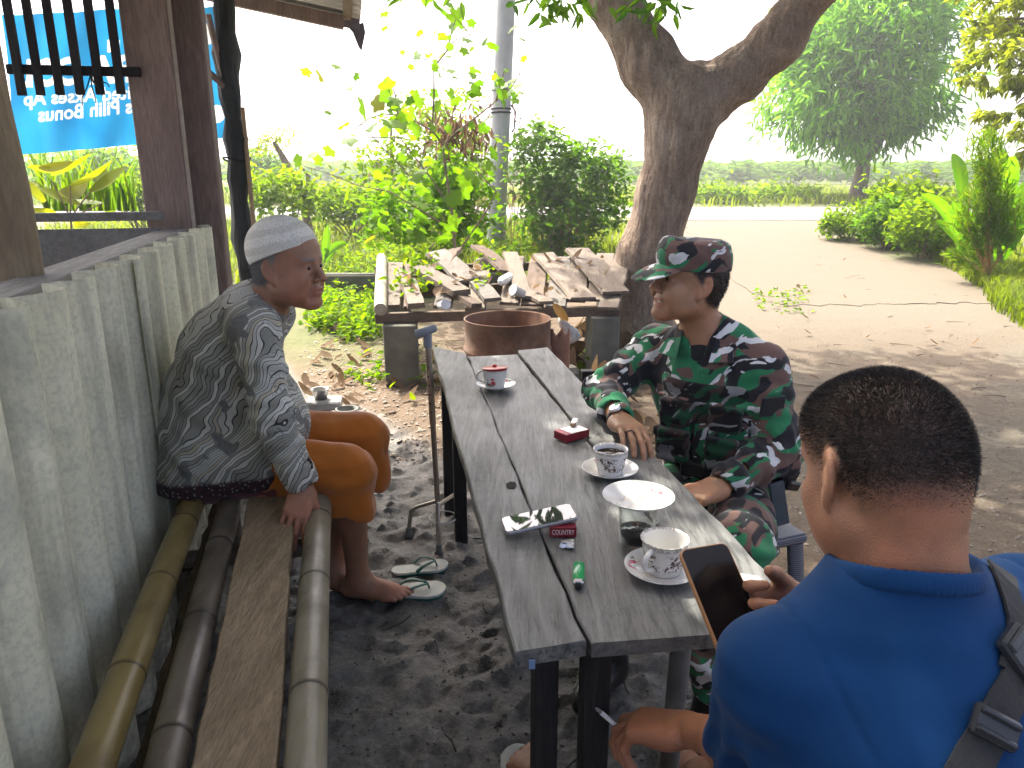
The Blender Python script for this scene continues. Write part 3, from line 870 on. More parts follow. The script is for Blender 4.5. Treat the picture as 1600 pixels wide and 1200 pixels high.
# printed banner hung beyond the window, seen from behind: blue, white letters mirrored
def banner():
    tl, trr, bl, brr = P(2, 23, 5.05), P(352, 8, 4.95), P(26, 242, 5.05), P(352, 215, 4.95)
    t = NT('banner_cloth')
    n = t.noise(3.0, 4); wv = t.noise(160, 2, .5); vt = t.noise(5, 3, .5, vec=t.coord('Object', (1, 1, .15)))
    c = t.ramp(n, [(.3, (.008, .11, .27)), (.7, (.015, .16, .34))])
    c = t.mix(t.ramp(vt, [(.55, 0), (.75, .35)]), c, (.05, .25, .42))
    c = t.mix(t.attr('ink'), c, (.40, .43, .45))
    t.set(c, .5, .3); t.bump(wv, .2, .002)
    tr = t.new('ShaderNodeBsdfTranslucent'); t.link(t.mix(1.0, c, (1.5, 1.4, 1.3), 'MULTIPLY'), tr.inputs['Color'])
    mx = t.new('ShaderNodeMixShader'); mx.inputs[0].default_value = .55
    t.link(t.b.outputs[0], mx.inputs[1]); t.link(tr.outputs[0], mx.inputs[2]); t.link(mx.outputs[0], t.out.inputs['Surface'])
    root = thing('printed_banner', 'blue printed banner with white mirrored lettering hung beyond the window slats', 'banner', tuple((bl+brr)/2))
    def pt(a, b, d=0):
        p = (tl*(1-a)+trr*a)*(1-b)+(bl*(1-a)+brr*a)*b
        ny = .02*math.sin(a*9)+.012*math.sin(a*23+b*5)
        return p+Vector((0, ny-d, 0))
    def uv(u, v):   # pixel -> banner parameters (bilinear, solved by a few steps)
        a, b = .5, .5
        for _ in range(20):
            q = pt(a, b); rel = q-Vector(cam.location)
            fy = rel.y*CP-rel.z*SP; uy = rel.y*SP+rel.z*CP
            pu, pv = 800+FPX*rel.x/fy, 600-FPX*uy/fy
            a += (u-pu)/330; b += (v-pv)/215
        return a, b
    def word(s, u_right, u_left, v_base, hpx, bold=.03):
        cu = bpy.data.curves.new('lettering', 'FONT'); cu.body = s; cu.size = 1; cu.offset = bold; cu.resolution_u = 3
        to = bpy.data.objects.new('lettering', cu); COL.objects.link(to)
        dg = bpy.context.evaluated_depsgraph_get(); me = bpy.data.meshes.new_from_object(to.evaluated_get(dg))
        bpy.data.objects.remove(to)
        co = np.array([v.co for v in me.vertices]); x0, x1 = co[:, 0].min(), co[:, 0].max()
        cap = .70; q = []
        for c in co:
            u = u_right+(u_left-u_right)*(c[0]-x0)/(x1-x0)
            vv = v_base[0]+(v_base[1]-v_base[0])*(u-u_left)/(u_right-u_left)-c[1]/cap*hpx
            q.append(uv(u, vv))
        q = np.array(q)*[NA, NB]
        me.calc_loop_triangles()
        for tri in me.loop_triangles: fill(q[list(tri.vertices)])
    NA, NB = 520, 330
    ink = np.zeros((NA+1, NB+1), np.float32)
    def fill(tq):
        lo = np.maximum(np.floor(tq.min(0)).astype(int), 0); hi = np.minimum(np.ceil(tq.max(0)).astype(int)+1, [NA+1, NB+1])
        if (hi <= lo).any(): return
        g = np.stack(np.meshgrid(np.arange(lo[0], hi[0]), np.arange(lo[1], hi[1]), indexing='ij'), -1).astype(float)
        a, b, c = tq; cr = lambda p, q, g: (q[0]-p[0])*(g[..., 1]-p[1])-(q[1]-p[1])*(g[..., 0]-p[0])
        s0, s1, s2 = cr(a, b, g), cr(b, c, g), cr(c, a, g); e = 1e-6
        m = ((s0 >= -e) & (s1 >= -e) & (s2 >= -e)) | ((s0 <= e) & (s1 <= e) & (s2 <= e))
        ink[lo[0]:hi[0], lo[1]:hi[1]][m] = 1
    word('u', 187, 168, (80, 80), 25, .05)
    word('RA COL', 206, 26, (135, 126), 40, .045)
    word('limited Akses Ap', 240, 37, (165, 152), 21, .02)
    word('Bebas Pilih Bonus', 262, 60, (190, 171), 22, .02)
    for (u0, v0, u1, v1) in ((314, 36, 336, 70), (326, 164, 352, 192)):
        c = np.array([uv(u0+(u1-u0)*(.5+.5*math.cos(a)), v0+(v1-v0)*(.5+.5*math.sin(a))) for a in np.linspace(0, 6.28, 17)[:-1]])*[NA, NB]
        for k in range(1, 15): fill(c[[0, k, k+1]])
    k = ink.copy(); k[1:-1, 1:-1] = (ink[1:-1, 1:-1]*4+ink[:-2, 1:-1]+ink[2:, 1:-1]+ink[1:-1, :-2]+ink[1:-1, 2:])/8; ink[:] = k
    base = np.array(chain_loc(root))
    aa, bb = np.meshgrid(np.linspace(0, 1, NA+1), np.linspace(0, 1, NB+1), indexing='ij'); A3, B3 = aa[..., None], bb[..., None]
    T = [np.array(tuple(q)) for q in (tl, trr, bl, brr)]
    V = (T[0]*(1-A3)+T[1]*A3)*(1-B3)+(T[2]*(1-A3)+T[3]*A3)*B3; V[..., 1] += .02*np.sin(aa*9)+.012*np.sin(aa*23+bb*5)
    ix = np.arange((NA+1)*(NB+1)).reshape(NA+1, NB+1); F = np.stack([ix[:-1, :-1], ix[:-1, 1:], ix[1:, 1:], ix[1:, :-1]], -1).reshape(-1, 4)
    mesh_obj('banner_sheet', np_mesh('banner_sheet', V.reshape(-1, 3)-base, F, t.m, True, {'ink': ink.ravel()}), root)
banner()

# ------------------------------------------------------------------ bench
def mk_bamboo(name, c1, c2, stain, rough=.32):
    t = NT(name)
    v = t.coord('Object', (9, .7, 9)); n = t.noise(3, 5, .55, vec=v); b = t.noise(4.5, 5, .6); f = t.noise(30, 4, .6, vec=t.coord('Object', (6, 1, 6)))
    c = t.ramp(n, [(.3, c1), (.7, c2)]); c = t.mix(t.ramp(b, [(.48, 0), (.68, .8)]), c, stain); c = t.mix(t.ramp(f, [(.62, 0), (.75, .6)]), c, scl(stain, .5))
    c = t.mix(t.attr('node'), c, scl(stain, .35))
    t.set(c, t.ramp(b, [(.4, rough), (.7, rough+.25)]), .5); t.bump(f, .12, .003)
    return t.m
M_bam = [mk_bamboo('yellow_bamboo', (.20, .145, .045), (.29, .22, .085), (.13, .085, .035)), mk_bamboo('dark_bamboo', (.10, .078, .055), (.17, .145, .11), (.035, .026, .02), .3),
         mk_bamboo('grey_bamboo', (.22, .19, .13), (.31, .285, .22), (.10, .085, .06), .3)]
bench = thing('bamboo_bench', 'rustic bench of three bamboo poles and one plank along the sheet wall', 'bench', S(-.4, .36))
ZB = .455
def bamboo(px_near, px_far, zc, r, mat, name, Y0, Y1, nodes, crack=None):
    a = G(px_near[0], px_near[1], zc); b = G(px_far[0], px_far[1], zc); d = (b-a)/(b.y-a.y)
    A = a+d*(Y0-a.y); L = (Y1-Y0)*d.length; dn = d.normalized()
    ts = sorted(set([0, L]+[x for x in np.arange(0, L, .06)]+[q for n in nodes for q in (n-.018, n-.008, n-.003, n, n+.004, n+.010, n+.02)]))
    ts = [x for x in ts if 0 <= x <= L]
    vs, fs, at = [], [], []; n = 28; up = Vector((0, 0, 1)); sd = dn.cross(up).normalized(); up = sd.cross(dn)
    for x in ts:
        k = min([abs(x-q) for q in nodes]+[9]); sg = min([(abs(x-q), x-q) for q in nodes]+[(9, 9)])[1]
        rr = r*(1+.06*math.exp(-((sg-.006)/.009)**2)-.035*math.exp(-(sg/.003)**2)+.02*math.sin(x*3.1))
        cen = A+dn*x+up*(.004*math.sin(x*2.2))+sd*(.006*math.sin(x*1.7+r*90))
        for j in range(n):
            th = 2*math.pi*j/n; q = rr*(1-(.05 if crack and abs(((th-crack+math.pi) % (2*math.pi))-math.pi) < .04 else 0))
            vs.append(cen+(sd*math.cos(th)+up*math.sin(th))*q)
            at.append(math.exp(-(sg/.0035)**2) if sg < .01 else 0)
    m = len(ts)
    for i in range(m-1):
        for j in range(n): fs.append((i*n+j, i*n+(j+1) % n, (i+1)*n+(j+1) % n, (i+1)*n+j))
    base = chain_loc(bench); V = np.array([tuple(v-base) for v in vs])
    # hollow far end: inset ring pushed inwards
    me = np_mesh(name, V, np.array(fs), mat, True, {'node': np.array(at)})
    o = mesh_obj(name, me, bench)
    for ring, dr in (((m-1)*n, -1), (0, 1)):
        mb = MB(); R1 = [vs[ring+j] for j in range(n)]; cc = sum(R1, Vector())/n
        R2 = [cc+(p-cc)*.8 for p in R1]; R3 = [p+dn*dr*.06 for p in R2]
        mb.add(R1+R2+R3, [(j, (j+1) % n, n+(j+1) % n, n+j) for j in range(n)]+[(n+j, n+(j+1) % n, 2*n+(j+1) % n, 2*n+j) for j in range(n)]+[tuple(2*n+j for j in range(n))])
        mb.obj('cut_end', simple('bamboo_cut', (.22, .17, .10), .8), o)
    return o
bamboo((150, 1200), (297, 800), ZB-.01, .037, M_bam[0], 'bamboo_pole', .75, 2.95, [.27, .60, .97, 1.32, 1.7, 2.05])
bamboo((262, 1200), (357, 810), ZB-.015, .0355, M_bam[1], 'bamboo_pole', .75, 2.9, [.42, .80, 1.18, 1.55, 1.9], crack=1.2)
bamboo((481, 1200), (500, 815), ZB, .037, M_bam[2], 'bamboo_pole', .75, 2.9, [.52, .95, 1.32, 1.72, 2.1], crack=1.75)
a0, a1 = G(298, 1200, ZB+.015), G(432, 1200, ZB+.015); b0, b1 = G(384, 800, ZB+.015), G(458, 800, ZB+.015)
def plank_between(l0, r0, l1, r1, Y0, Y1, th, n=30, wav=.003):
    "solid plank whose left / right edges run through the given points"
    mb = MB(); vs = []
    for i in range(n+1):
        y = Y0+(Y1-Y0)*i/n
        l = l0+(l1-l0)*((y-l0.y)/(l1.y-l0.y)); r = r0+(r1-r0)*((y-r0.y)/(r1.y-r0.y))
        jl = Vector((rnd.uniform(-wav, wav), 0, 0)); jr = Vector((rnd.uniform(-wav, wav), 0, 0)); c = .004
        vs += [l+jl, l+jl+Vector((c, 0, c)), r+jr+Vector((-c, 0, c)), r+jr, r+jr+Vector((0, 0, -th)), l+jl+Vector((0, 0, -th))]
    fs = []
    for i in range(n):
        for j in range(6): fs.append((i*6+j, i*6+(j+1) % 6, (i+1)*6+(j+1) % 6, (i+1)*6+j))
    fs = [f[::-1] for f in fs]
    mb.add(vs, fs); mb.add(vs[:6], [tuple(range(6))]); mb.add(vs[-6:], [tuple(range(6))[::-1]])
    return mb
M_seat = wood('rough_plank', (.19, .140, .085), (.42, .32, .21), axis=1, rough=.8, scale=16, stretch=7, bump=.7)
plank_between(a0, a1, b0, b1, .72, 2.9, .032).obj('seat_plank', M_seat, bench)
M_rough = wood('rough_bark_board', (.05, .04, .022), (.16, .125, .07), axis=1, rough=.9, scale=9, stretch=4, bump=.9)
mb = MB()
l0, r0 = G(205, 1200, ZB-.06), G(245, 1200, ZB-.10); l1, r1 = G(320, 830, ZB-.05), G(338, 830, ZB-.10)
plank_between(l0, r0, l1, r1, .75, 2.6, .05, wav=.006).obj('side_board', M_rough, bench)
for y in (1.05, 1.95, 2.72):
    a = S((y-2.1)/.978, .085, ZB-.10); b = S((y-2.1)/.978, .53, ZB-.09)
    mb = MB(); mb.tube([a, (a+b)/2, b], .028, 12); mb.obj('cross_bar', M_bam[1], bench)
    for q, nm in ((a+RX*.05, 1), (b-RX*.16, 2)):
        mb = MB(); mb.tube([q+Vector((0, 0, -.02)), Vector((q.x, q.y, -.03))], .032, 12); mb.obj('leg', M_bam[1], bench)

# ------------------------------------------------------------------ table
ZT = .72
t = NT('worn_table_wood')
tcn = t.new('ShaderNodeTexCoord'); mp = t.new('ShaderNodeMapping'); mp.inputs['Scale'].default_value = (12, 1.1, 12); mp.inputs['Rotation'].default_value = (0, 0, math.radians(-9)); t.link(tcn.outputs['Object'], mp.inputs['Vector'])
g = t.noise(3.4, 8, .62, .7, vec=mp.outputs['Vector']); f = t.noise(9, 5, .65, .3, vec=mp.outputs['Vector']); b = t.noise(4.5, 5, .6); sm = t.noise(9, 5, .7, 1.2)
rv = t.objrand()
c = t.ramp(g, [(.30, (.060, .061, .057)), (.50, (.145, .147, .138)), (.72, (.235, .237, .224))])
c = t.mix(t.ramp(f, [(.32, .8), (.5, 0)]), c, (.030, .029, .027)); c = t.mix(t.ramp(t.noise(2.6, 6, .7, 2.0), [(.53, 0), (.545, .35), (.56, 0)]), c, (.03, .028, .026))
c = t.mix(t.ramp(b, [(.45, 0), (.7, .55)]), c, (.15, .147, .14))
c = t.mix(t.ramp(sm, [(.60, 0), (.74, .5)]), c, (.22, .215, .205))
c = t.mix(t.ramp(t.noise(2.3, 4), [(.55, 0), (.75, .6)]), c, (.05, .046, .042))
c = t.mix(1.0, c, t.ramp(rv, [(0, .85), (1, 1.12)]), 'MULTIPLY')
t.set(c, t.ramp(b, [(.3, .62), (.7, .40)]), .45); t.bump(t.math('ADD', g, t.math('MULTIPLY', f, .8)), .35, .005)
M_table = t.m
FL, FR = G(676, 541, ZT), G(857, 545, ZT); NL, NR = G(805, 1018, ZT), Vector((.522, 1.10, ZT))
J1n, J1f = G(917, 1004, ZT), G(730, 552, ZT); J2f = G(809, 550, ZT); J2n = Vector((.385, 1.09, ZT))
table = thing('plank_table', 'long grey weathered plank table set with cups and cigarette packs', 'table', tuple((FL+FR+NL+NR)/4-Vector((0, 0, ZT))))
gap = Vector((.003, 0, 0))
def tplank(nl, nr, fl, fr, th, lift=0.0, liftf=0.0):
    mb = MB(); n = 26; vs = []
    for i in range(n+1):
        k = i/n
        l = nl*(1-k)+fl*k; r = nr*(1-k)+fr*k; up = Vector((0, 0, lift*(1-k)+liftf*k))
        w = lambda: rnd.uniform(-.0024, .0024)*(2.4 if rnd.random() < .15 else 1)
        l = l+up+Vector((w(), (w()*3 if i in (0, n) else 0), 0)); r = r+up+Vector((w(), (w()*3 if i in (0, n) else 0), 0)); c = .0035
        m = (l+r)/2+Vector((0, 0, -.001))
        vs += [l+Vector((0, 0, -c)), l+Vector((c, 0, 0)), m, r+Vector((-c, 0, 0)), r+Vector((0, 0, -c)), r+Vector((0, 0, -th)), l+Vector((0, 0, -th))]
    fs = [(i*7+j, (i+1)*7+j, (i+1)*7+(j+1) % 7, i*7+(j+1) % 7) for i in range(n) for j in range(7)]
    mb.add(vs, fs); mb.add(vs[:7], [tuple(range(7))]); mb.add(vs[-7:], [tuple(range(7))[::-1]])
    return mb
tplank(NL, J1n-gap, FL, J1f-gap, .030).obj('top_plank', M_table, table)
tplank(J1n+gap, J2n-gap*.4, J1f+gap+Vector((0, -.03, 0)), J2f-gap+Vector((0, -.03, 0)), .028, -.001, -.004).obj('top_plank', M_table, table)
tplank(J2n+gap*.4, NR, J2f+gap, FR, .032, 0, .006).obj('top_plank', M_table, table)
mb = MB(); kp = G(801, 758, ZT); mb.add([kp+Vector((x, y, .0012)) for x, y in ((-.014, -.02), (.004, -.024), (.010, -.004), (.007, .016), (-.006, .02), (-.016, .006))], [tuple(range(6))])
mb.obj('knot_hole', simple('hole_dark', (.012, .011, .010), .9), table)
M_leg = wood('dark_table_leg', (.012, .011, .011), (.04, .037, .035), axis=2, rough=.6)
tdir = (FL-NL).normalized(); tR = Matrix((Vector((tdir.y, -tdir.x, 0)), Vector((tdir.x, tdir.y, 0)), Vector((0, 0, 1)))).transposed()
def tleg(p, w=.05, d=.042, mat=None, top=ZT-.034, name='leg'):
    mb = MB(); mb.box((p.x, p.y, (top-.03)/2), (w, d, top+.03), rot=tR, ch=.003); mb.obj(name, mat or M_leg, table)
l1 = G(720, 850); l2 = G(703, 806); tleg(Vector((l1.x, l1.y+.02, 0))); tleg(Vector((l2.x, l2.y+.02, 0)))
tleg(P(850, 1110, 1.13), .042); tleg(P(928, 1100, 1.13), .048)
for q in (Vector((.30, 2.9, 0)), Vector((.14, 2.95, 0))): tleg(q)
mb = MB(); q = P(1066, 1020, 1.30); mb.tube([(q.x, q.y, ZT-.034), (q.x-.012, q.y+.02, -.02)], .021, 16); mb.obj('leg', simple('pipe_grey', (.14, .14, .13), .5, .4, 12), table)
for k in (.10, .9):
    a = NL*(1-k)+FL*k; b = NR*(1-k)+FR*k; mb = MB(); d = b-a
    mb.box((a+b)/2+Vector((0, 0, -.058)), (d.length-.05, .03, .05), rot=Euler((0, 0, math.atan2(d.y, d.x))).to_matrix(), ch=.002); mb.obj('apron', M_leg, table)
for off in (.075, .42):
    a = NL+Vector((tR.col[0]))*off+tdir*.12; b = a+tdir*1.85; mb = MB(); mb.box((a+b)/2+Vector((0, 0, -.060)), (.028, 1.85, .05), rot=tR, ch=.002); mb.obj('apron', M_leg, table)
mb = MB(); q = G(833, 1032, ZT-.02); mb.box((q.x-.002, NL.y-.004, ZT-.021), (.010, .002, .016)); mb.obj('blue_tape', simple('blue_tape', (.16, .25, .42), .5), table)
# ------------------------------------------------------------------ people
class Tor(Prim):
    "torus (ring) with elliptic section; n = axis"
    def __init__(s, c, n, R, rr, rh, flat=1.0, side=(1, 0, 0)):
        s.c = V3(c); s.n = V3(n)/np.linalg.norm(n); s.Rr = R; s.rr = rr; s.rh = rh; s.flat = flat
        sd = V3(side); sd = sd-s.n*(sd@s.n); s.sd = sd/np.linalg.norm(sd); s.fd = np.cross(s.n, s.sd)
    def d(s, p):
        q = p-s.c; h = q@s.n; x = q@s.sd; y = (q@s.fd)/s.flat
        r = np.sqrt(x*x+y*y)-s.Rr
        a = r/s.rr; b = h/s.rh; k0 = np.sqrt(a*a+b*b); k1 = np.sqrt((a/s.rr)**2+(b/s.rh)**2)
        return k0*(k0-1)/np.maximum(k1, 1e-9)
def rotmat(x, up=(0, 0, 1), pitch=0.0, roll=0.0):
    R = frame_from(x, up)
    if pitch: R = R@np.array(Euler((0, -pitch, 0)).to_matrix())
    if roll: R = R@np.array(Euler((roll, 0, 0)).to_matrix())
    return R
def skin_material(name, base, hair=(.012, .011, .011), red=(1.25, .8, .75)):
    t = NT(name)
    n = t.noise(28, 5, .6); f = t.noise(260, 3, .6); g = t.noise(7, 3)
    c = t.ramp(n, [(.3, scl(base, .78)), (.7, scl(base, 1.15))]); c = t.mix(t.ramp(t.noise(520, 2), [(.30, .35), (.45, 0)]), c, scl(base, .55))
    c = t.mix(t.ramp(g, [(.4, 0), (.7, .5)]), c, tuple(a*b for a, b in zip(base, red)))
    c = t.mix(t.attr('lip'), c, tuple(a*b for a, b in zip(base, (1.0, .58, .6))))
    hm = t.math('MULTIPLY', t.attr('hair'), t.ramp(t.noise(420, 2, .7), [(.2, .80), (.6, 1)]))
    c = t.mix(hm, c, hair)
    t.set(c, t.ramp(n, [(.3, .42), (.7, .55)]), .45)
    t.b.inputs['Subsurface Weight'].default_value = .12; t.b.inputs['Subsurface Radius'].default_value = (.010, .004, .002)
    t.b.inputs['Subsurface Scale'].default_value = 1.0
    t.bump(t.math('ADD', t.math('ADD', f, t.math('MULTIPLY', n, .7)), t.vor(420)), .30, .0018)
    return t.m
def hair_mask(H, v, xs_, zs_, soft=.012, brow=True):
    q = (v-H.loc)@H.R/H.k
    near = np.linalg.norm(q, axis=1) < .17
    zt = np.interp(q[:, 0], xs_, zs_)
    m = sstep(-soft, soft, q[:, 2]-zt+wob3(q, 160, 5)*.003)*near*(q[:, 2] > -.09)
    if brow:
        b = np.exp(-((q[:, 2]-.0225-.10*np.maximum(0, np.abs(q[:, 1])-.03))/.0042)**2)*sstep(.008, .016, np.abs(q[:, 1]))*(1-sstep(.046, .056, np.abs(q[:, 1])))*(q[:, 0] > .055)
        m = np.maximum(m, b*.85*near)
    lip = near*sstep(.075, .084, q[:, 0])*(1-sstep(.020, .028, np.abs(q[:, 1])))*np.exp(-((q[:, 2]+.069)/.0115)**4)
    m = m*(1-sstep(.0770, .0800, np.abs(q[:, 1]))*(q[:, 2] < .040)*(q[:, 0] > -.06))
    return m, lip
def strands(name, v, f, mask, count, length, mat, parent, down=.25, width=.0006, seed=3, drift=(0, 0, 0), lvar=.4, thr=.35):
    r = np.random.RandomState(seed); nv = vnormals(v, f)
    c = mask[f].mean(1); a = np.linalg.norm(np.cross(v[f[:, 2]]-v[f[:, 0]], v[f[:, 3]]-v[f[:, 1]]), axis=1)
    w = np.where(c > thr, a*c, 0); w = w/w.sum()
    k = r.choice(len(f), count, p=w); u, s = r.rand(count, 1), r.rand(count, 1)
    q = f[k]; p = (v[q[:, 0]]*(1-u)+v[q[:, 1]]*u)*(1-s)+(v[q[:, 3]]*(1-u)+v[q[:, 2]]*u)*s
    n = nv[q].mean(1); n /= np.linalg.norm(n, axis=1)[:, None]
    d = n+r.normal(size=(count, 3))*.30+np.array([0, 0, -down])+np.array(drift); d /= np.linalg.norm(d, axis=1)[:, None]
    L = length*(1+r.uniform(-lvar, lvar, (count, 1)))*(.35+.65*c[k][:, None])
    sd = np.cross(d, r.normal(size=(count, 3))); sd /= np.linalg.norm(sd, axis=1)[:, None]
    V = np.stack([p-sd*width-n*.0005, p+sd*width-n*.0005, p+d*L], 1).reshape(-1, 3)
    F = np.arange(count*3).reshape(-1, 3)
    o = chain_loc(parent); V = V-np.array(o)
    return mesh_obj(name, np_mesh(name, V, F, mat, False), parent)
def body_mesh(parent, name, ops, vox, mat, attrs=None, disp=None, smooth=2):
    lo, hi = bbox_of(ops)
    v, f = sdf_mesh(ops, vox, lo, hi, disp, smooth=smooth)
    A = attrs(v) if attrs else None
    o = np.array(chain_loc(parent))
    ob = mesh_obj(name, np_mesh(name, v-o, f, mat, True, A), parent)
    return ob, v, f
def eyes(H, parent, gaze=(1, 0, 0)):
    M1 = bpy.data.materials.get('eye_white') or simple('eye_white', (.22, .19, .165), .2, .05, 20, 0)
    M2 = bpy.data.materials.get('eye_iris') or simple('eye_iris', (.012, .008, .006), .08, .05, 20, 0)
    g = V3(gaze)/np.linalg.norm(gaze)
    for s in (-1, 1):
        c = V3(.0690, s*.032, .0000)
        mb = MB(); prof = [(.0122*math.sin(a), -.0122*math.cos(a)) for a in np.linspace(.001, math.pi-.001, 13)]
        mb.lathe(prof, H.p(c+V3(.0026, 0, 0)), 16); e = mb.obj('eye', M1, parent)
        mb = MB(); cc = H.p(c+V3(.0026, 0, 0)+g*.0078); mb.lathe([(.0072*math.sin(a), -.0072*math.cos(a)) for a in np.linspace(.001, math.pi-.001, 9)], cc, 12); mb.obj('iris', M2, e)
def arm(ops, sh, el, wr, k=1.0):
    A = lambda p, kk=.03: ops.append(('+', p, kk))
    A(Cap(sh, el, .050*k, .039*k)); A(Cap(el, wr, .040*k, .0265*k)); A(Ell(V3(el)*.72+V3(wr)*.28, (.041*k,)*3), .03)
def leg(ops, hip, kn, an, k=1.0):
    A = lambda p, kk=.03: ops.append(('+', p, kk))
    A(Cap(hip, kn, .082*k, .056*k)); A(Cap(kn, an, .054*k, .036*k))
    b = V3(kn)*.68+V3(an)*.32; d = V3(kn)-V3(hip); d[2] = 0; d /= max(np.linalg.norm(d), 1e-6)
    A(Ell(b-d*.018, (.048*k, .048*k, .075*k)), .03)
def cloth_mat(name, col, rough=.85, weave=900, var=.12, sheen=.2, bump=.12):
    t = NT(name); n = t.noise(6, 5, .6); w = t.noise(weave*.5, 2, .5)
    t.set(t.ramp(n, [(.3, scl(col, 1-var)), (.7, scl(col, 1+var))]), rough, .2)
    t.b.inputs['Sheen Weight'].default_value = sheen
    t.bump(t.math('ADD', t.noise(22, 4, .6), t.math('MULTIPLY', w, .35)), bump, .006)
    return t.m
def long_folds(a, b, n, amp, rad=.12, phase=0, lo=0.05, hi=1.2):
    a = V3(a); b = V3(b); ax = b-a; L = np.linalg.norm(ax); ax = ax/L
    s1 = np.cross(ax, (0.3, .5, .8)); s1 /= np.linalg.norm(s1); s2 = np.cross(ax, s1)
    def f(p):
        q = p-a; t = q@ax; x = q@s1; y = q@s2
        th = np.arctan2(y, x); r = np.sqrt(x*x+y*y)
        w = np.clip((t/L-lo)/.3+.5, 0, 1)*np.clip((hi-t/L)/.2+.5, 0, 1)*np.clip((rad-r)/.03+.5, 0, 1)
        g = np.sin(n*th+phase+.9*wob3(p, 14, 5))
        return -amp*w*g
    return f
def sum_disp(*fs): return lambda p: sum(f(p) for f in fs)
def drape(amp, f, seed, stretch=(1, 1, .45)):
    s = V3(stretch)
    def g(p):
        n = wob3(p*s, f, seed); m = wob3(p*s+.3, f*2.1, seed+1)
        return amp*((1-np.abs(n))*.7-.35+.3*m)
    return g

# ============ old man in batik shirt on the bench ============
oldman = thing('person', 'elderly man in patterned grey shirt, orange shorts and skullcap on the bamboo bench', 'person', (-.90, 2.33, .455), group=None)
M_skin1 = skin_material('brown_skin_old', (.31, .160, .095), hair=(.16, .155, .15))
fd = V3(.955, -.297, 0)
H = Xf((-.668, 2.278, 1.172), rotmat(fd, pitch=.05), 1.05)
shR, elR, wrR = V3(-.745, 2.145, 1.015), V3(-.700, 2.085, .765), V3(-.618, 2.075, .545)
shL, elL, wrL = V3(-.80, 2.49, .99), V3(-.93, 2.50, .775), V3(-.76, 2.49, .62)
hipR, hipL = V3(-.95, 2.235, .555), V3(-.96, 2.44, .555)
knR, knL = V3(-.515, 2.215, .525), V3(-.515, 2.455, .555)
anR, anL = V3(-.530, 2.315, .105), V3(-.635, 2.40, .10)
B = []
A = lambda p, k=.03: B.append(('+', p, k))
Yax = (0.05, 1, 0)
A(ECap((-.985, 2.335, .575), (-.94, 2.335, .73), (.165, .12), (.155, .135), Yax))
A(ECap((-.94, 2.335, .73), (-.875, 2.325, .92), (.155, .135), (.175, .115), Yax), .04)
A(ECap((-.875, 2.325, .92), (-.79, 2.315, 1.045), (.175, .115), (.13, .075), Yax), .04)
A(Cap((-.785, 2.315, 1.03), H.p(-.035, 0, -.05), .066, .060), .04)
B += head_ops(H, fleshy=1.0)
arm(B, shR, elR, wrR); arm(B, shL, elL, wrL)
A(Cap((-.80, 2.315, 1.02), shR, .06, .055), .05); A(Cap((-.80, 2.315, 1.02), shL, .06, .055), .05)
leg(B, hipR, knR, anR); leg(B, hipL, knL, anL)
h, _ = hand_ops(Xf(wrR, rotmat((-.05, -.72, -.42), (.25, -.35, 1)), 1.0), curl=(.55, .45, .35), thumb=(.55, .75, -.6), tbend=(.1, .35)); B += h
h, _ = hand_ops(Xf(wrL, rotmat((.9, -.1, -.5), (.3, 0, 1)), 1.0, mirror=True), curl=(.3, .3, .2)); B += h
B += foot_ops(Xf((-.530, 2.315, .030), rotmat((1, -.06, 0)), .98, mirror=False))
B += foot_ops(Xf((-.640, 2.395, .012), rotmat((.93, -.32, 0)), .96, mirror=True))
def at(v):
    m, l = hair_mask(H, v, [-.12, -.05, -.03, -.016, .0, .02, .05], [-.045, -.045, -.035, .0, .02, .06, .14]); return {'hair': m, 'lip': l*.7}
ob, bv, bf = body_mesh(oldman, 'body', B, .0036, M_skin1, at)
eyes(H, oldman)
m, l = at(bv).values()
t = NT('grey_hair'); t.set((.20, .195, .19), .5, .3); M_ghair = t.m
q = (bv-H.loc)@H.R/H.k
strands('hair', bv, bf, np.where(q[:, 0] < -.0, m, 0), 5000, .009, M_ghair, oldman, .6, .0007)
# skullcap
K = [('+', H.ell((-.017, 0, .040), (.104, .0865, .088)), 0), ('+', H.ell((-.020, 0, .075), (.086, .074, .066)), .05),
     ('&', Half(H.p(-.1, 0, .010), H.v(.30, 0, -.954)), 0)]
t = NT('knit_cap')
n = t.noise(240, 2, .6, vec=t.coord('Object', (1, 1, 1.6))); w = t.wave(7, 1.0, 2, 2, vec=t.coord('Object', (1, 1, 1), (0, .22, 0)), dirn='Z')
c = t.mix(t.ramp(w, [(.25, 0), (.55, 1)]), (.66, .64, .56), (.80, .78, .70)); c = t.mix(t.ramp(n, [(.35, .5), (.55, 0)]), c, (.22, .21, .19))
t.set(c, .95, .1); t.bump(n, .5, .003)
body_mesh(oldman, 'skullcap', K, .003, t.m, smooth=1)
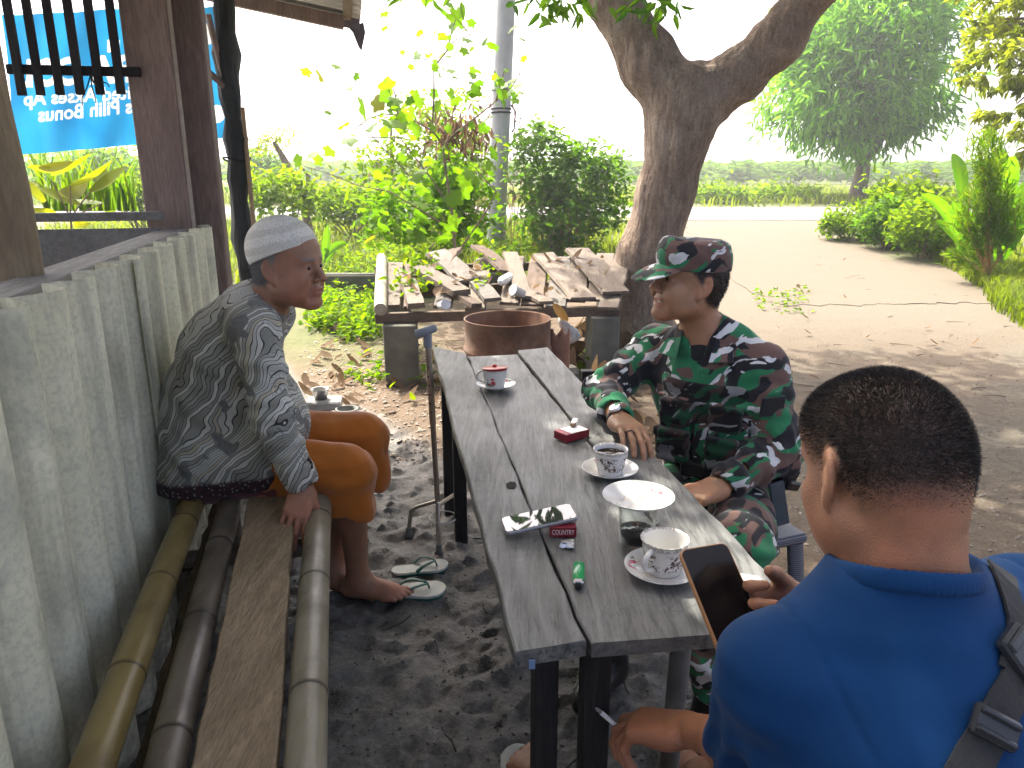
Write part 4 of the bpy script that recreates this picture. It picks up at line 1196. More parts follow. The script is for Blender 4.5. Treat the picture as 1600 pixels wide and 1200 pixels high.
# batik shirt
t = NT('batik_cloth')
P0 = t.coord('Object', (1, 1, 1), (0, .35, .3))
nz = t.noise(3.6, 3, .5, vec=P0, out='Color'); vm = t.new('ShaderNodeVectorMath', operation='MULTIPLY_ADD'); t.link(nz, vm.inputs[0]); vm.inputs[1].default_value = (.30, .30, .30); t.link(P0, vm.inputs[2])
wv = vm.outputs[0]
sp = t.new('ShaderNodeSeparateXYZ'); t.link(wv, sp.inputs[0])
ph = t.math('ADD', t.math('MULTIPLY', sp.outputs[2], 68), t.math('MULTIPLY', sp.outputs[0], -42))
fr = t.math('FRACT', ph); nid = t.math('FLOOR', ph)
cell = t.new('ShaderNodeTexWhiteNoise', noise_dimensions='1D'); t.link(nid, cell.inputs['W'])
light = t.ramp(cell.outputs['Value'], [(0, (.30, .30, .25)), (.34, (.37, .37, .31)), (.46, (.54, .54, .47)), (.72, (.64, .63, .55)), (.90, (.50, .45, .33)), (1, (.40, .45, .45))], 'CONSTANT')
edge = t.ramp(fr, [(0, 1), (.07, 1), (.11, 0), (.89, 0), (.93, 1)])
hatch = t.wave(120, 1, 1, 1, vec=wv, dirn='X')
c = t.mix(t.math('MULTIPLY', t.ramp(hatch, [(.55, 0), (.7, .45)]), 1), light, (.05, .05, .05))
c = t.mix(edge, c, (.035, .035, .034))
patch = t.noise(10.5, 2, .4, vec=P0); fl = t.vor(26, vec=P0); fine = t.noise(120, 3, .7)
dark = t.mix(t.ramp(fl, [(.12, 1), (.30, 0)]), (.17, .17, .155), (.30, .265, .20)); dark = t.mix(t.ramp(fine, [(.45, 0), (.6, .6)]), dark, (.10, .10, .098))
c = t.mix(t.ramp(patch, [(.61, 0), (.63, 1)]), c, dark)
hem = t.attr('hem'); lace = t.vor(75, vec=P0)
c = t.mix(hem, c, t.ramp(lace, [(.2, (.26, .24, .22)), (.34, (.022, .014, .016)), (.7, (.05, .018, .022))]))
t.set(c, .8, .25); t.b.inputs['Sheen Weight'].default_value = .1; t.bump(t.math('ADD', t.noise(20, 4, .6), t.math('MULTIPLY', t.noise(500, 2), .3)), .15, .006)
M_batik = t.m
C = []
A = lambda p, k=.03: C.append(('+', p, k))
A(ECap((-.995, 2.335, .49), (-.955, 2.335, .72), (.218, .172), (.188, .165), Yax))
A(ECap((-.955, 2.335, .72), (-.885, 2.325, .91), (.185, .165), (.195, .140), Yax), .05)
A(ECap((-.885, 2.325, .91), (-.80, 2.315, 1.03), (.195, .140), (.145, .095), Yax), .05)
A(Cap((-.82, 2.315, 1.02), shR+(0, 0, .004), .072, .066), .05); A(Cap((-.82, 2.315, 1.02), shL, .072, .066), .05)
cfR = elR*.12+wrR*.88; cfL = elL*.2+wrL*.8
A(Cap(shR, elR, .074, .062), .035); A(Cap(elR, cfR, .064, .054), .03)
A(Cap(shL, elL, .072, .062), .035); A(Cap(elL, cfL, .062, .054), .03)
A(Ell((-.775, 2.31, .70), (.10, .15, .15)), .06)                     # shirt front falling over the belly
A(Ell((-.72, 2.28, .655), (.065, .12, .09)), .05)
A(Cap((-.94, 2.235, .57), (-.79, 2.225, .575), .130, .118), .05)
N0 = V3(-.775, 2.315, 1.05); nd = H.p(-.03, 0, -.05)-N0; nd /= np.linalg.norm(nd)
A(Tor(N0+nd*.012+V3(.006, 0, 0), nd+V3(.10, 0, -.0), .068, .012, .030, .95, (0, 1, 0)), .016)   # collar
C.append(('-', Cap(N0+nd*.0, N0+nd*.15, .062, .075), .004))
C.append(('-', Cap(N0+V3(.045, 0, .02), N0+V3(.10, -.01, -.05), .016, .012), .01))
C.append(('-', Cap(cfR-(wrR-elR)*.15, wrR+(wrR-elR)*.4, .043, .047), .004)); C.append(('-', Cap(cfL-(wrL-elL)*.15, wrL+(wrL-elL)*.4, .043, .047), .004))
C.append(('-', Half((-1.1, 2.3, .466), (-.10, 0.0, 1)), .006))       # hem
C.append(('-', Half((-.66, 2.3, .605), (-.35, .1, 1)), .006)) if False else None
C = [c for c in C if c]
dsp = sum_disp(drape(.010, 19, 4), drape(.004, 44, 6, (1, 1, .5)), limb_folds(shR, elR, 62, .007, .4, .11, .15, 1.15), limb_folds(elR, cfR, 75, .006, 1.1, .10, -.2, .8), limb_folds((-.98, 2.2, .62), (-.86, 2.2, .95), 40, .006, .2, .20, -.2, .9, .5))
def hemat(v): return {'hem': (1-sstep(.048, .062, (v[:, 2]-.10*(v[:, 0]+1.1)-.466)))*(v[:, 0] < -.72)*1.0}
body_mesh(oldman, 'shirt', C, .0048, M_batik, hemat, dsp, 1)
# shorts and the maroon cloth under the shirt
C = []; A = lambda p, k=.03: C.append(('+', p, k))
A(Cap(hipR+V3(.02, 0, .01), knR+V3(.0, 0, .012), .105, .083)); A(Cap(knR+V3(.0, 0, .01), knR+V3(-.010, .02, -.13), .083, .090), .03)
A(Cap(hipL+V3(.02, 0, .01), knL+V3(.0, 0, .012), .105, .085), .02); A(Cap(knL+V3(.0, 0, .01), knL+V3(-.005, .0, -.14), .085, .095), .03)
A(ECap((-.985, 2.335, .555), (-.95, 2.335, .68), (.18, .14), (.17, .14), Yax), .03)
C.append(('-', Cap(knR+V3(-.010, .02, -.10), knR+V3(-.016, .03, -.28), .066, .098), .006)); C.append(('-', Cap(knL+V3(-.02, .0, -.11), knL+V3(-.03, 0, -.28), .066, .102), .006))
C.append(('-', Half(knR+V3(0, 0, -.135), (.25, 0, 1)), .006))
dsp = sum_disp(drape(.014, 15, 71, (.5, 1, 1.5)), drape(.005, 34, 72), long_folds(hipR, knR, 5, .006, .14, .4, .1, .9), long_folds(hipL, knL, 5, .005, .14, 1.4, .1, .9), limb_folds(hipR, knR, 34, .003, .3, .13, .2, .8), limb_folds(hipL, knL, 30, .003, 2, .13, .2, .8), long_folds(knR, knR+V3(-.01, .02, -.14), 4, .004, .14, 1, .4, 1.6), long_folds(knL, knL+V3(-.01, 0, -.14), 4, .004, .14, 2, .4, 1.6))
M_or = cloth_mat('orange_cloth', (.42, .125, .012), .75, sheen=.3, bump=.2)
body_mesh(oldman, 'shorts', C, .005, M_or, None, dsp, 2)
C = []; A = lambda p, k=.03: C.append(('+', p, k))
A(ECap((-.985, 2.335, .535), (-.965, 2.335, .58), (.185, .145), (.18, .14), Yax)); A(Cap(hipR+V3(.0, -.002, -.018), hipR+V3(.20, -.002, -.012), .098, .097), .04)
A(Ell((-.70, 2.25, .635), (.045, .08, .05)), .02)
M_mar = cloth_mat('maroon_cloth', (.13, .03, .035), .8)
body_mesh(oldman, 'waist_cloth', C, .006, M_mar, None, drape(.006, 22, 9), 2)

# ============ soldier on the far side of the table ============
soldier = thing('person', 'smiling soldier in camouflage uniform and cap seated at the far side of the table', 'person', (.66, 2.22, .43))
M_skin2 = skin_material('brown_skin_soldier', (.31, .165, .088))
H = Xf((.512, 2.19, 1.138), rotmat((-.975, -.222, 0), pitch=.21), .995)
shR, elR, wrR = V3(.460, 2.360, .908), V3(.285, 2.235, .797), V3(.305, 2.030, .772)
shL, elL, wrL = V3(.725, 2.115, .905), V3(.770, 2.035, .675), V3(.585, 1.93, .62)
hipR, hipL = V3(.56, 2.27, .455), V3(.72, 2.15, .455)
knR, knL = V3(.30, 1.93, .51), V3(.575, 1.72, .535)
anR, anL = V3(.28, 1.88, .10), V3(.52, 1.66, .10)
tf = V3(-.55, -.835, 0); tr_ = V3(-.835, .55, 0)
B = []; A = lambda p, k=.03: B.append(('+', p, k))
A(ECap((.665, 2.235, .47), (.655, 2.23, .64), (.155, .105), (.150, .10), tr_))
A(ECap((.655, 2.23, .64), (.625, 2.22, .82), (.150, .10), (.175, .11), tr_), .04)
A(ECap((.625, 2.22, .82), (.592, 2.215, .955), (.175, .11), (.12, .07), tr_), .04)
A(Cap((.590, 2.22, .94), H.p(-.035, 0, -.05), .060, .056), .04)
B += head_ops(H, smile=True)
arm(B, shR, elR, wrR); arm(B, shL, elL, wrL)
A(Cap((.595, 2.22, .93), shR, .055, .052), .05); A(Cap((.595, 2.22, .93), shL, .055, .052), .05)
leg(B, hipR, knR, anR); leg(B, hipL, knL, anL)
HR = Xf(wrR, rotmat((.19, -.97, .05), (.10, .1, 1)), 1.02)
h, tipsR = hand_ops(HR, per=[(.42, .42, .3), (.40, .38, .28), (.34, .34, .25), (.26, .30, .22)], spread=.06, thumb=(.75, .45, -.6)); B += h
h, _ = hand_ops(Xf(wrL, rotmat((-.8, -.35, -.2), (0, -.2, 1)), 1.0, mirror=True), curl=(.4, .4, .3)); B += h
B += foot_ops(Xf((anR[0], anR[1], .02), rotmat((-.5, -.85, 0)), 1)); B += foot_ops(Xf((anL[0], anL[1], .02), rotmat((-.35, -.93, 0)), 1, mirror=True))
def at(v):
    m, l = hair_mask(H, v, [-.12, -.06, -.03, -.020, -.005, .012, .05, .08], [-.055, -.05, -.035, -.005, .0, .02, .05, .09]); return {'hair': m*.97, 'lip': l}
ob, bv, bf = body_mesh(soldier, 'body', B, .0036, M_skin2, at)
eyes(H, soldier)
t = NT('black_hair'); t.set((.024, .021, .019), .5, .45); M_bhair = t.m
m = at(bv)['hair']; q = (bv-H.loc)@H.R/H.k
strands('hair', bv, bf, np.where((q[:, 0] < .015), m, 0), 7000, .007, M_bhair, soldier, .5, .0007)
mb = MB()
for i in range(8):
    a = (i-3.5)*.0062; mb.box(H.p(.0762-.9*a*a*8, a, -.0667), (.0045, .0056, .0075), rot=Matrix(H.R.tolist()), ch=.0012)
mb.obj('teeth', simple('teeth', (.75, .72, .66), .25, .05, 30, 0), soldier)['kind'] = 'stuff'
# camouflage cloth
def camo(name, sc=1.0, dim=1.0):
    t = NT(name)
    d = t.coord('Object', (1, 1, 1.15), (.3, .5, .2)); nz = t.noise(5*sc, 2, .5, vec=d, out='Color')
    vm = t.new('ShaderNodeVectorMath', operation='MULTIPLY_ADD'); t.link(nz, vm.inputs[0]); vm.inputs[1].default_value = (.22/sc,)*3; t.link(d, vm.inputs[2]); w = vm.outputs[0]
    def off(v, k, s=(1, 1, 1)):
        mp = t.new('ShaderNodeMapping'); mp.inputs['Location'].default_value = (k, k*1.7, k*.6); mp.inputs['Scale'].default_value = s; t.link(v, mp.inputs['Vector']); return mp.outputs['Vector']
    n1 = t.noise(7.5*sc, 1.5, .45, vec=off(w, 3.1, (1, 1, 1.9))); n2 = t.noise(8.5*sc, 1.5, .45, vec=off(w, 7.7, (1, 1, 1.8))); n3 = t.noise(9.5*sc, 2, .5, vec=off(w, 12.3, (1.0, 1.0, 2.2)))
    g, b, k, l = [scl(x, dim) for x in ((.020, .165, .070), (.125, .072, .060), (.014, .014, .017), (.55, .56, .56))]
    c = t.mix(t.ramp(n1, [(.49, 0), (.505, 1)]), g, b)
    c = t.mix(t.ramp(n2, [(.475, 1), (.49, 0)]), c, k)
    c = t.mix(t.ramp(n3, [(.600, 0), (.612, 1)]), c, l)
    c = t.mix(t.ramp(t.noise(30, 4), [(.3, .25), (.6, 0)]), c, scl(k, 1.5))
    t.set(c, .85, .2); t.b.inputs['Sheen Weight'].default_value = .15
    t.bump(t.math('ADD', t.noise(26, 4, .6), t.math('MULTIPLY', t.noise(600, 2), .3)), .16, .006)
    return t.m
M_camo = camo('camouflage_cloth', 1.25); M_camo2 = camo('camouflage_cap_cloth', 1.6)
M_blk = cloth_mat('black_cloth', (.014, .014, .015), .8)
C = []; A = lambda p, k=.03: C.append(('+', p, k))
A(ECap((.668, 2.237, .455), (.658, 2.232, .63), (.19, .145), (.175, .128), tr_))
A(ECap((.658, 2.232, .63), (.627, 2.222, .82), (.175, .128), (.195, .135), tr_), .05)
A(ECap((.627, 2.222, .82), (.595, 2.217, .945), (.195, .135), (.135, .085), tr_), .05)
A(Cap((.595, 2.222, .955), shR+V3(0, 0, -.002), .062, .060), .05); A(Cap((.595, 2.222, .955), shL+V3(0, 0, -.002), .064, .062), .05)
cfR = elR*.10+wrR*.90; cfL = elL*.1+wrL*.9
A(Cap(shR, elR, .072, .060), .035); A(Cap(elR, cfR, .058, .044), .03)
A(Cap(shL, elL, .070, .066), .035); A(Cap(elL, cfL, .066, .052), .03)
N0 = V3(.585, 2.215, .965); nd = H.p(-.03, 0, -.06)-N0; nd /= np.linalg.norm(nd)
A(Tor(N0+nd*.022, nd+tf*.30, .071, .010, .036, 1.0, tr_), .016)
C.append(('-', Cap(N0-nd*.01, N0+nd*.2, .060, .082), .004))
C.append(('-', Cap(N0+tf*.065+V3(0, 0, .05), N0+tf*.125+V3(0, 0, -.085), .040, .010), .008))   # open neck
for c_, e_, w_ in ((cfR, elR, wrR), (cfL, elL, wrL)): C.append(('-', Cap(c_-(w_-e_)*.15, w_+(w_-e_)*.4, .035, .038), .004))
# chest and arm pockets
Rt = np.stack([tf, np.cross((0, 0, 1), tf), V3(0, 0, 1)], 1)
def chest(x, z, d=.0): return V3(.63, 2.222, z)+tr_*x+tf*d
for x in (-.085, .085):
    Rp = Rt@np.array(Euler((0, .12, -x*3.2)).to_matrix())
    C.append(('+', RBox(chest(x, .735, .122), (.013, .056, .062), .010, Rp), .006)); C.append(('+', RBox(chest(x, .790, .134), (.008, .060, .020), .006, Rp), .004))
C.append(('+', RBox(chest(0, .70, .131), (.006, .020, .20), .004, Rt), .006))
dsp = sum_disp(drape(.009, 20, 14), drape(.0035, 46, 16), limb_folds(shR, elR, 70, .006, .4, .10, .1, 1.2), limb_folds(elR, cfR, 85, .005, 1.7, .09, -.2, .9), limb_folds(shL, elL, 60, .007, 2.2, .11, .15, 1.2), limb_folds(elL, cfL, 70, .007, .9, .10, -.2, 1.1))
body_mesh(soldier, 'jacket', C, .0045, M_camo, None, dsp, 1)
C = []; A = lambda p, k=.03: C.append(('+', p, k))
A(ECap((.627, 2.222, .82), (.590, 2.217, .955), (.184, .124), (.120, .072), tr_)); A(Ell(V3(.592, 2.217, .925)+tf*.035, (.052, .052, .045)), .03); A(Cap((.59, 2.217, .93), N0+nd*.004, .066, .0615), .03)
body_mesh(soldier, 'undershirt', C, .005, M_blk)
# dark load vest over the jacket front
C = []; A = lambda p, k=.03: C.append(('+', p, k))
A(ECap((.658, 2.232, .60), (.627, 2.222, .82), (.180, .139), (.196, .146), tr_)); A(ECap((.627, 2.222, .82), (.608, 2.219, .90), (.196, .146), (.165, .118), tr_), .04)
C.append(('&', RBox(chest(-.0, .715, .11), (.13, .135, .145), .03, Rt), 0)); C.append(('-', Cap(N0+tf*.02, N0+tf*.2+V3(0, 0, -.06), .075, .05), .02))
for x in (-.075, .075):
    C.append(('+', RBox(chest(x, .76, .145), (.016, .048, .040), .010, Rt), .004)); C.append(('+', RBox(chest(x, .655, .150), (.020, .050, .050), .010, Rt), .004))
dsp = sum_disp(drape(.005, 30, 77), lambda p: .0025*np.sin(p[:, 2]*140))
body_mesh(soldier, 'load_vest', C, .0045, camo('camouflage_vest_cloth', 1.2, .30), None, dsp, 1)
# collar flaps and dark vest straps
for s in (1, -1):
    mb = MB(); a = N0+tr_*s*.052+tf*.058+V3(0, 0, .028); b = N0+tr_*s*.092+tf*.030+V3(0, 0, .022); c = N0+tr_*s*.112+tf*.092+V3(0, 0, -.040); d = N0+tr_*s*.050+tf*.112+V3(0, 0, -.045)
    nn = tf*.008+V3(0, 0, .006); vs = [a, b, c, d]; vs = [v+nn*.2 for v in vs]+[v+nn for v in vs]
    mb.add(vs, [(0, 1, 2, 3), (7, 6, 5, 4), (0, 4, 5, 1), (1, 5, 6, 2), (2, 6, 7, 3), (3, 7, 4, 0)]); mb.obj('collar_flap', M_camo, soldier)
M_vest = simple('black_webbing', (.016, .016, .017), .7, .3, 30, .3, 200)
for x in (-.10, .10):
    mb = MB(); Rp = Matrix((Rt@np.array(Euler((0, .10, -x*3.0)).to_matrix())).tolist())
    mb.box(chest(x, .650, .134), (.03, .085, .085), rot=Rp, ch=.010); mb.box(chest(x, .688, .142), (.03, .09, .03), rot=Rp, ch=.006); mb.obj('pouch', M_vest, soldier)
mb = MB(); mb.box(chest(-.02, .585, .130), (.022, .15, .05), rot=Matrix(Rt.tolist()), ch=.008); mb.obj('pouch', M_vest, soldier)
mb = MB(); c0 = shL*.62+elL*.38
mb.box(c0+V3(-.015, -.075, .0), (.075, .008, .06), rot=(0.15, 0, .25), ch=.003); mb.obj('arm_patch', M_blk, soldier)
# trousers, boots
C = []; A = lambda p, k=.03: C.append(('+', p, k))
A(ECap((.668, 2.237, .45), (.66, 2.232, .56), (.175, .13), (.165, .118), tr_)); 
for h_, k_, a_ in ((hipR, knR, anR), (hipL, knL, anL)):
    A(Cap(h_, k_, .100, .080)); A(Cap(k_, a_+V3(0, 0, .10), .080, .066), .03); A(Ell(a_+V3(0, 0, .15), (.075, .075, .04)), .02)
dsp = sum_disp(drape(.006, 17, 24), limb_folds(hipL, knL, 48, .008, .3, .13, .1, 1.1), limb_folds(knL, anL, 60, .007, 1.3, .12, -.1, 1))
body_mesh(soldier, 'trousers', C, .0055, M_camo, None, dsp, 1)
for s, a_, k_, d_ in ((0, anR, knR, (-.5, -.85, 0)), (1, anL, knL, (-.35, -.93, 0))):
    X_ = Xf((a_[0], a_[1], .012), rotmat(d_), 1.0)
    C = [('+', X_.ell((-.03, 0, .045), (.048, .042, .045)), 0), ('+', X_.cap((0, 0, .05), (.11, 0, .04), .047, .042), .03), ('+', X_.ell((.135, 0, .034), (.06, .045, .036)), .03), ('+', Cap(X_.p(0, 0, .06), a_*.75+k_*.25, .05, .055), .03), ('-', Half(X_.p(0, 0, .006), (0, 0, 1)), 0)]
    body_mesh(soldier, 'boot', C, .005, simple('boot_leather', (.014, .013, .013), .35), None, None, 2)
# cap
HC = Xf(H.loc, rotmat((-.975, -.222, 0), pitch=.09), 1.01)
C = [('+', HC.ell((-.012, 0, .052), (.109, .088, .092)), 0), ('+', HC.ell((-.010, 0, .085), (.104, .083, .05)), .02)]
C += [('&', Half(HC.p(0, 0, .122), HC.v(.10, 0, 1)), 0), ('&', Half(HC.p(0, 0, .040), HC.v(-.05, 0, -1)), 0)]
C += [('+', HC.ell((-.012, 0, .112), (.095, .076, .016)), .012)]
# raised front panel, then the brim
C += [('+', HC.ell((.070, 0, .085), (.028, .060, .042)), .02)]
dsp = drape(.0030, 40, 31, (1, 1, 1))
body_mesh(soldier, 'cap', C, .003, M_camo2, None, dsp, 2)
BR = Xf(HC.p(.088, 0, .045), HC.R@np.array(Euler((0, .34, 0)).to_matrix()), 1.0)
C = [('+', Ell(BR.p(.012, 0, -.048), (.100, .092, .055), BR.R), 0), ('-', Ell(BR.p(.008, 0, -.053), (.099, .091, .055), BR.R), 0), ('&', Half(BR.p(0, 0, -.018), BR.v(0, 0, -1)), 0)]
body_mesh(soldier, 'cap_brim', C, .0022, M_camo2, None, None, 1)
# watch and ring
w0 = elR*.0+wrR; ax = (wrR-elR)/np.linalg.norm(wrR-elR); fr = frame_from(ax)
wt = w0-ax*.012
mb = MB(); mb.lathe([(.0325, -.009), (.034, -.006), (.034, .006), (.0325, .009), (.031, 0)], wt, 24, rot=Matrix(np.stack([fr[:, 1], fr[:, 2], fr[:, 0]], 1).tolist()))
wb = mb.obj('watch_strap', M_vest, soldier)
mb = MB(); wd = V3(-.35, -.25, .90); wd /= np.linalg.norm(wd); wr_ = frame_from(ax, wd); Rw = Matrix(np.stack([wr_[:, 0], wr_[:, 1], wr_[:, 2]], 1).tolist())
mb.lathe([(.0, .0), (.018, .0), (.019, .003), (.019, .008), (.016, .010)], wt+wd*.031, 24, rot=Rw); wc = mb.obj('watch_case', simple('steel', (.55, .55, .56), .25, .1, 30, 0, metal=1), soldier)
mb = MB(); mb.lathe([(.0, .0102), (.0155, .0102)], wt+wd*.031, 24, rot=Rw); mb.obj('watch_dial', simple('dial', (.55, .58, .60), .12, .1, 30, 0), wc)
p0, p1 = tipsR[2][0], tipsR[2][1]; ax = (p1-p0)/np.linalg.norm(p1-p0); fr = frame_from(ax)
mb = MB(); mb.lathe([(.0112, -.002), (.0124, -.0015), (.0124, .0015), (.0112, .002)], p0*.55+p1*.45, 18, rot=Matrix(np.stack([fr[:, 1], fr[:, 2], fr[:, 0]], 1).tolist()))
mb.obj('ring', simple('dark_ring', (.03, .03, .035), .2, .1, 30, 0, metal=.8), soldier)
# belt with holstered strap at his hip
mb = MB(); hp = P(1225, 742, 2.02)
mb.box(hp, (.055, .06, .075), rot=(.2, .3, .5), ch=.008); mb.box(hp+Vector((.012, -.01, -.02)), (.05, .05, .03), rot=(.2, .3, .5), ch=.005)
mb.obj('belt_pouch', simple('black_plastic', (.012, .012, .013), .3, .2, 20), soldier)
mb = MB(); a = P(1207, 752, 1.98); b = P(1227, 822, 1.96); mb.box((a+b)/2, (.045, .012, (b-a).length), rot=(0, -.24, .15), ch=.003); mb.obj('hanging_strap', simple('slate_strap', (.045, .062, .075), .5, .2, 20), soldier)

# ============ man in the blue T-shirt, from behind ============
blueman = thing('person', 'man in blue T-shirt with short black hair seen from behind looking at his phone', 'person', (.52, .66, .42))
M_skin3 = skin_material('brown_skin_near', (.32, .155, .085), hair=(.034, .028, .024))
yaw = math.radians(13)
H = Xf((.424, .812, 1.128), rotmat((-math.sin(yaw), math.cos(yaw), 0), pitch=-.36, roll=-.02), .960)
shL, elL, wrL = V3(.295, .725, .915), V3(.335, .855, .690), V3(.285, 1.01, .595)
shR, elR, wrR = V3(.625, .815, .930), V3(.640, .985, .715), V3(.425, .965, .835)
hipL, hipR = V3(.42, .60, .47), V3(.60, .66, .47)
knL, knR = V3(.37, .97, .43), V3(.56, 1.03, .45)
anL, anR = V3(.06, 1.40, .10), V3(.44, 1.42, .10)
tf = V3(-.20, .98, 0); tr_ = V3(.98, .20, 0)
B = []; A = lambda p, k=.03: B.append(('+', p, k))
A(ECap((.515, .62, .48), (.50, .66, .66), (.16, .115), (.15, .11), tr_)); A(ECap((.50, .66, .66), (.465, .725, .85), (.15, .11), (.175, .115), tr_), .04)
A(ECap((.465, .725, .85), (.445, .765, .965), (.175, .115), (.12, .075), tr_), .04)
nb_ = V3(.443, .768, .96)
A(Cap(nb_-V3(0, .02, 0), H.p(-.038, 0, -.045), .060, .054), .035); A(Cap(nb_-V3(0, .045, .01), H.p(-.056, 0, -.03), .042, .038), .03)
B += head_ops(H, fleshy=.6)
arm(B, shL-V3(0, 0, .012), elL, wrL, .98); arm(B, shR-V3(0, 0, .012), elR, wrR, .98)
A(Cap(nb_-V3(0, 0, .04), shR-V3(0, 0, .015), .055, .045), .05); A(Cap(nb_-V3(0, 0, .04), shL-V3(0, 0, .015), .055, .045), .05)
leg(B, hipL, knL, anL, 1.05); leg(B, hipR, knR, anR, 1.05)
HL = Xf(wrL, rotmat((-.75, .48, -.30), (-.05, .1, 1)), 1.0, mirror=True)
h, tipsL = hand_ops(HL, per=[(.35, .55, .3), (.50, .6, .4), (.75, .8, .5), (.9, .9, .5)], spread=.05, thumb=(.85, .35, -.30), tbend=(.1, .2)); B += h
HRr = Xf(wrR, rotmat((-.9, -.30, .22), (-.2, .85, -.5)), 1.0)
h, tipsR = hand_ops(HRr, per=[(.7, .7, .4), (.8, .8, .5), (.8, .8, .5), (.8, .8, .5)], spread=.05, thumb=(.9, .25, -.55), tbend=(-.1, .25)); B += h
B += foot_ops(Xf((.06, 1.405, .035), rotmat((-.24, .97, 0)), 1.0, mirror=True)); B += foot_ops(Xf((.44, 1.43, .03), rotmat((-.1, .99, 0)), 1.0))
def at(v):
    m, l = hair_mask(H, v, [-.13, -.085, -.05, -.028, -.016, -.004, .03, .06, .085], [-.022, -.024, -.022, -.004, .034, .020, .036, .060, .10], soft=.036)
    return {'hair': m*.90, 'lip': l}
ob, bv, bf = body_mesh(blueman, 'body', B, .0032, M_skin3, at)
eyes(H, blueman)
m = at(bv)['hair']; q = (bv-H.loc)@H.R/H.k
ear = (np.abs(q[:, 1]) > .078) & (q[:, 2] < .03) & (q[:, 0] > -.05)
strands('hair', bv, bf, np.where(ear, 0, m**1.2), 70000, .0050, M_bhair, blueman, .15, .00032, lvar=.6, thr=.03)
C = []; A = lambda p, k=.03: C.append(('+', p, k))
A(ECap((.525, .60, .46), (.505, .65, .66), (.19, .145), (.18, .14), tr_)); A(ECap((.505, .65, .66), (.468, .718, .85), (.18, .14), (.180, .13), tr_), .05)
A(ECap((.468, .718, .85), (.445, .760, .955), (.180, .13), (.135, .085), tr_), .05)
A(Cap(nb_-V3(0, 0, .03), shR+V3(0, 0, .0), .068, .060), .06); A(Cap(nb_-V3(0, 0, .03), shL+V3(0, 0, .0), .068, .060), .06)
eL, eR = shL*.12+elL*.88, shR*.2+elR*.8
A(Cap(shL, eL, .063, .072), .03); A(Cap(shR, eR, .073, .080), .03)
nd = H.p(-.05, 0, -.06)-nb_; nd /= np.linalg.norm(nd)
nt = nd*.75-tf*.35
rc = V3(.438, .748, 1.020); rn = V3(.05, .36, .93)
A(Cap((.446, .742, .955), rc-rn*.010, .092, .0760), .05)
RF = frame_from(rn, (1, 0, 0))[:, [1, 2, 0]]
C.append(('-', Ell(rc+rn*.150, (.155, .155, .147), RF), .004))
for e_, s_, w_ in ((eL, shL, elL), (eR, shR, elR)): C.append(('-', Cap(e_-(w_-s_)*.10, e_+(w_-s_)*.5, .052, .075), .004))
def seam(c, n, w=.0035, a=.0035, rad=.14):
    c = V3(c); n = V3(n)/np.linalg.norm(n)
    return lambda p: a*np.exp(-(((p-c)@n)/w)**2)*np.clip((rad-np.linalg.norm(p-c, axis=1))/.02, 0, 1)
sd_ = V3(-.82, -.15, -.25)
dsp = sum_disp(drape(.0040, 9, 41, (1, 1, .7)), drape(.0085, 15, 44, (.55, .8, 1.5)), drape(.0020, 38, 47, (1, 1, .5)), seam(shL+V3(.030, 0, .02), sd_), seam(shR-V3(.03, 0, -.02), (.85, .2, -.2)), long_folds(shL, eL, 9, .0045, .13, .6, .30, 1.6), long_folds(shR, eR, 7, .004, .13, 2, .2, 1.6), limb_folds((.42, .60, .60), (.42, .64, .9), 30, .007, .6, .20, -.3, .8, .3))
M_blue = cloth_mat('blue_jersey', (.0006, .034, .118), .8, 1400, .07, .04, .10)
ob, sv, sf = body_mesh(blueman, 'tshirt', C, .0042, M_blue, None, dsp, 2)
C = [('+', Tor(rc+rn*.006, rn, .0735, .0052, .0125, 1.0, tr_), 0)]
lo = rc-.11; v, f = sdf_mesh(C, .0028, lo, rc+.11, lambda p: .0006*np.sin(((p-rc)@tr_)*900), smooth=1)
mesh_obj('collar', np_mesh('collar', v-np.array(chain_loc(blueman)), f, M_blue, True), blueman)
C = []; A = lambda p, k=.03: C.append(('+', p, k))
A(ECap((.52, .61, .47), (.515, .62, .56), (.18, .135), (.175, .13), tr_)); A(Cap(hipL, knL, .105, .088)); A(Cap(hipR, knR, .105, .088), .02)
C.append(('-', Cap(knL*1.0, knL+(knL-hipL)*.5, .07, .10), .005)); C.append(('-', Cap(knR, knR+(knR-hipR)*.5, .07, .10), .005))
body_mesh(blueman, 'shorts', C, .006, cloth_mat('navy_cloth', (.016, .018, .026), .8), None, drape(.006, 18, 51), 2)
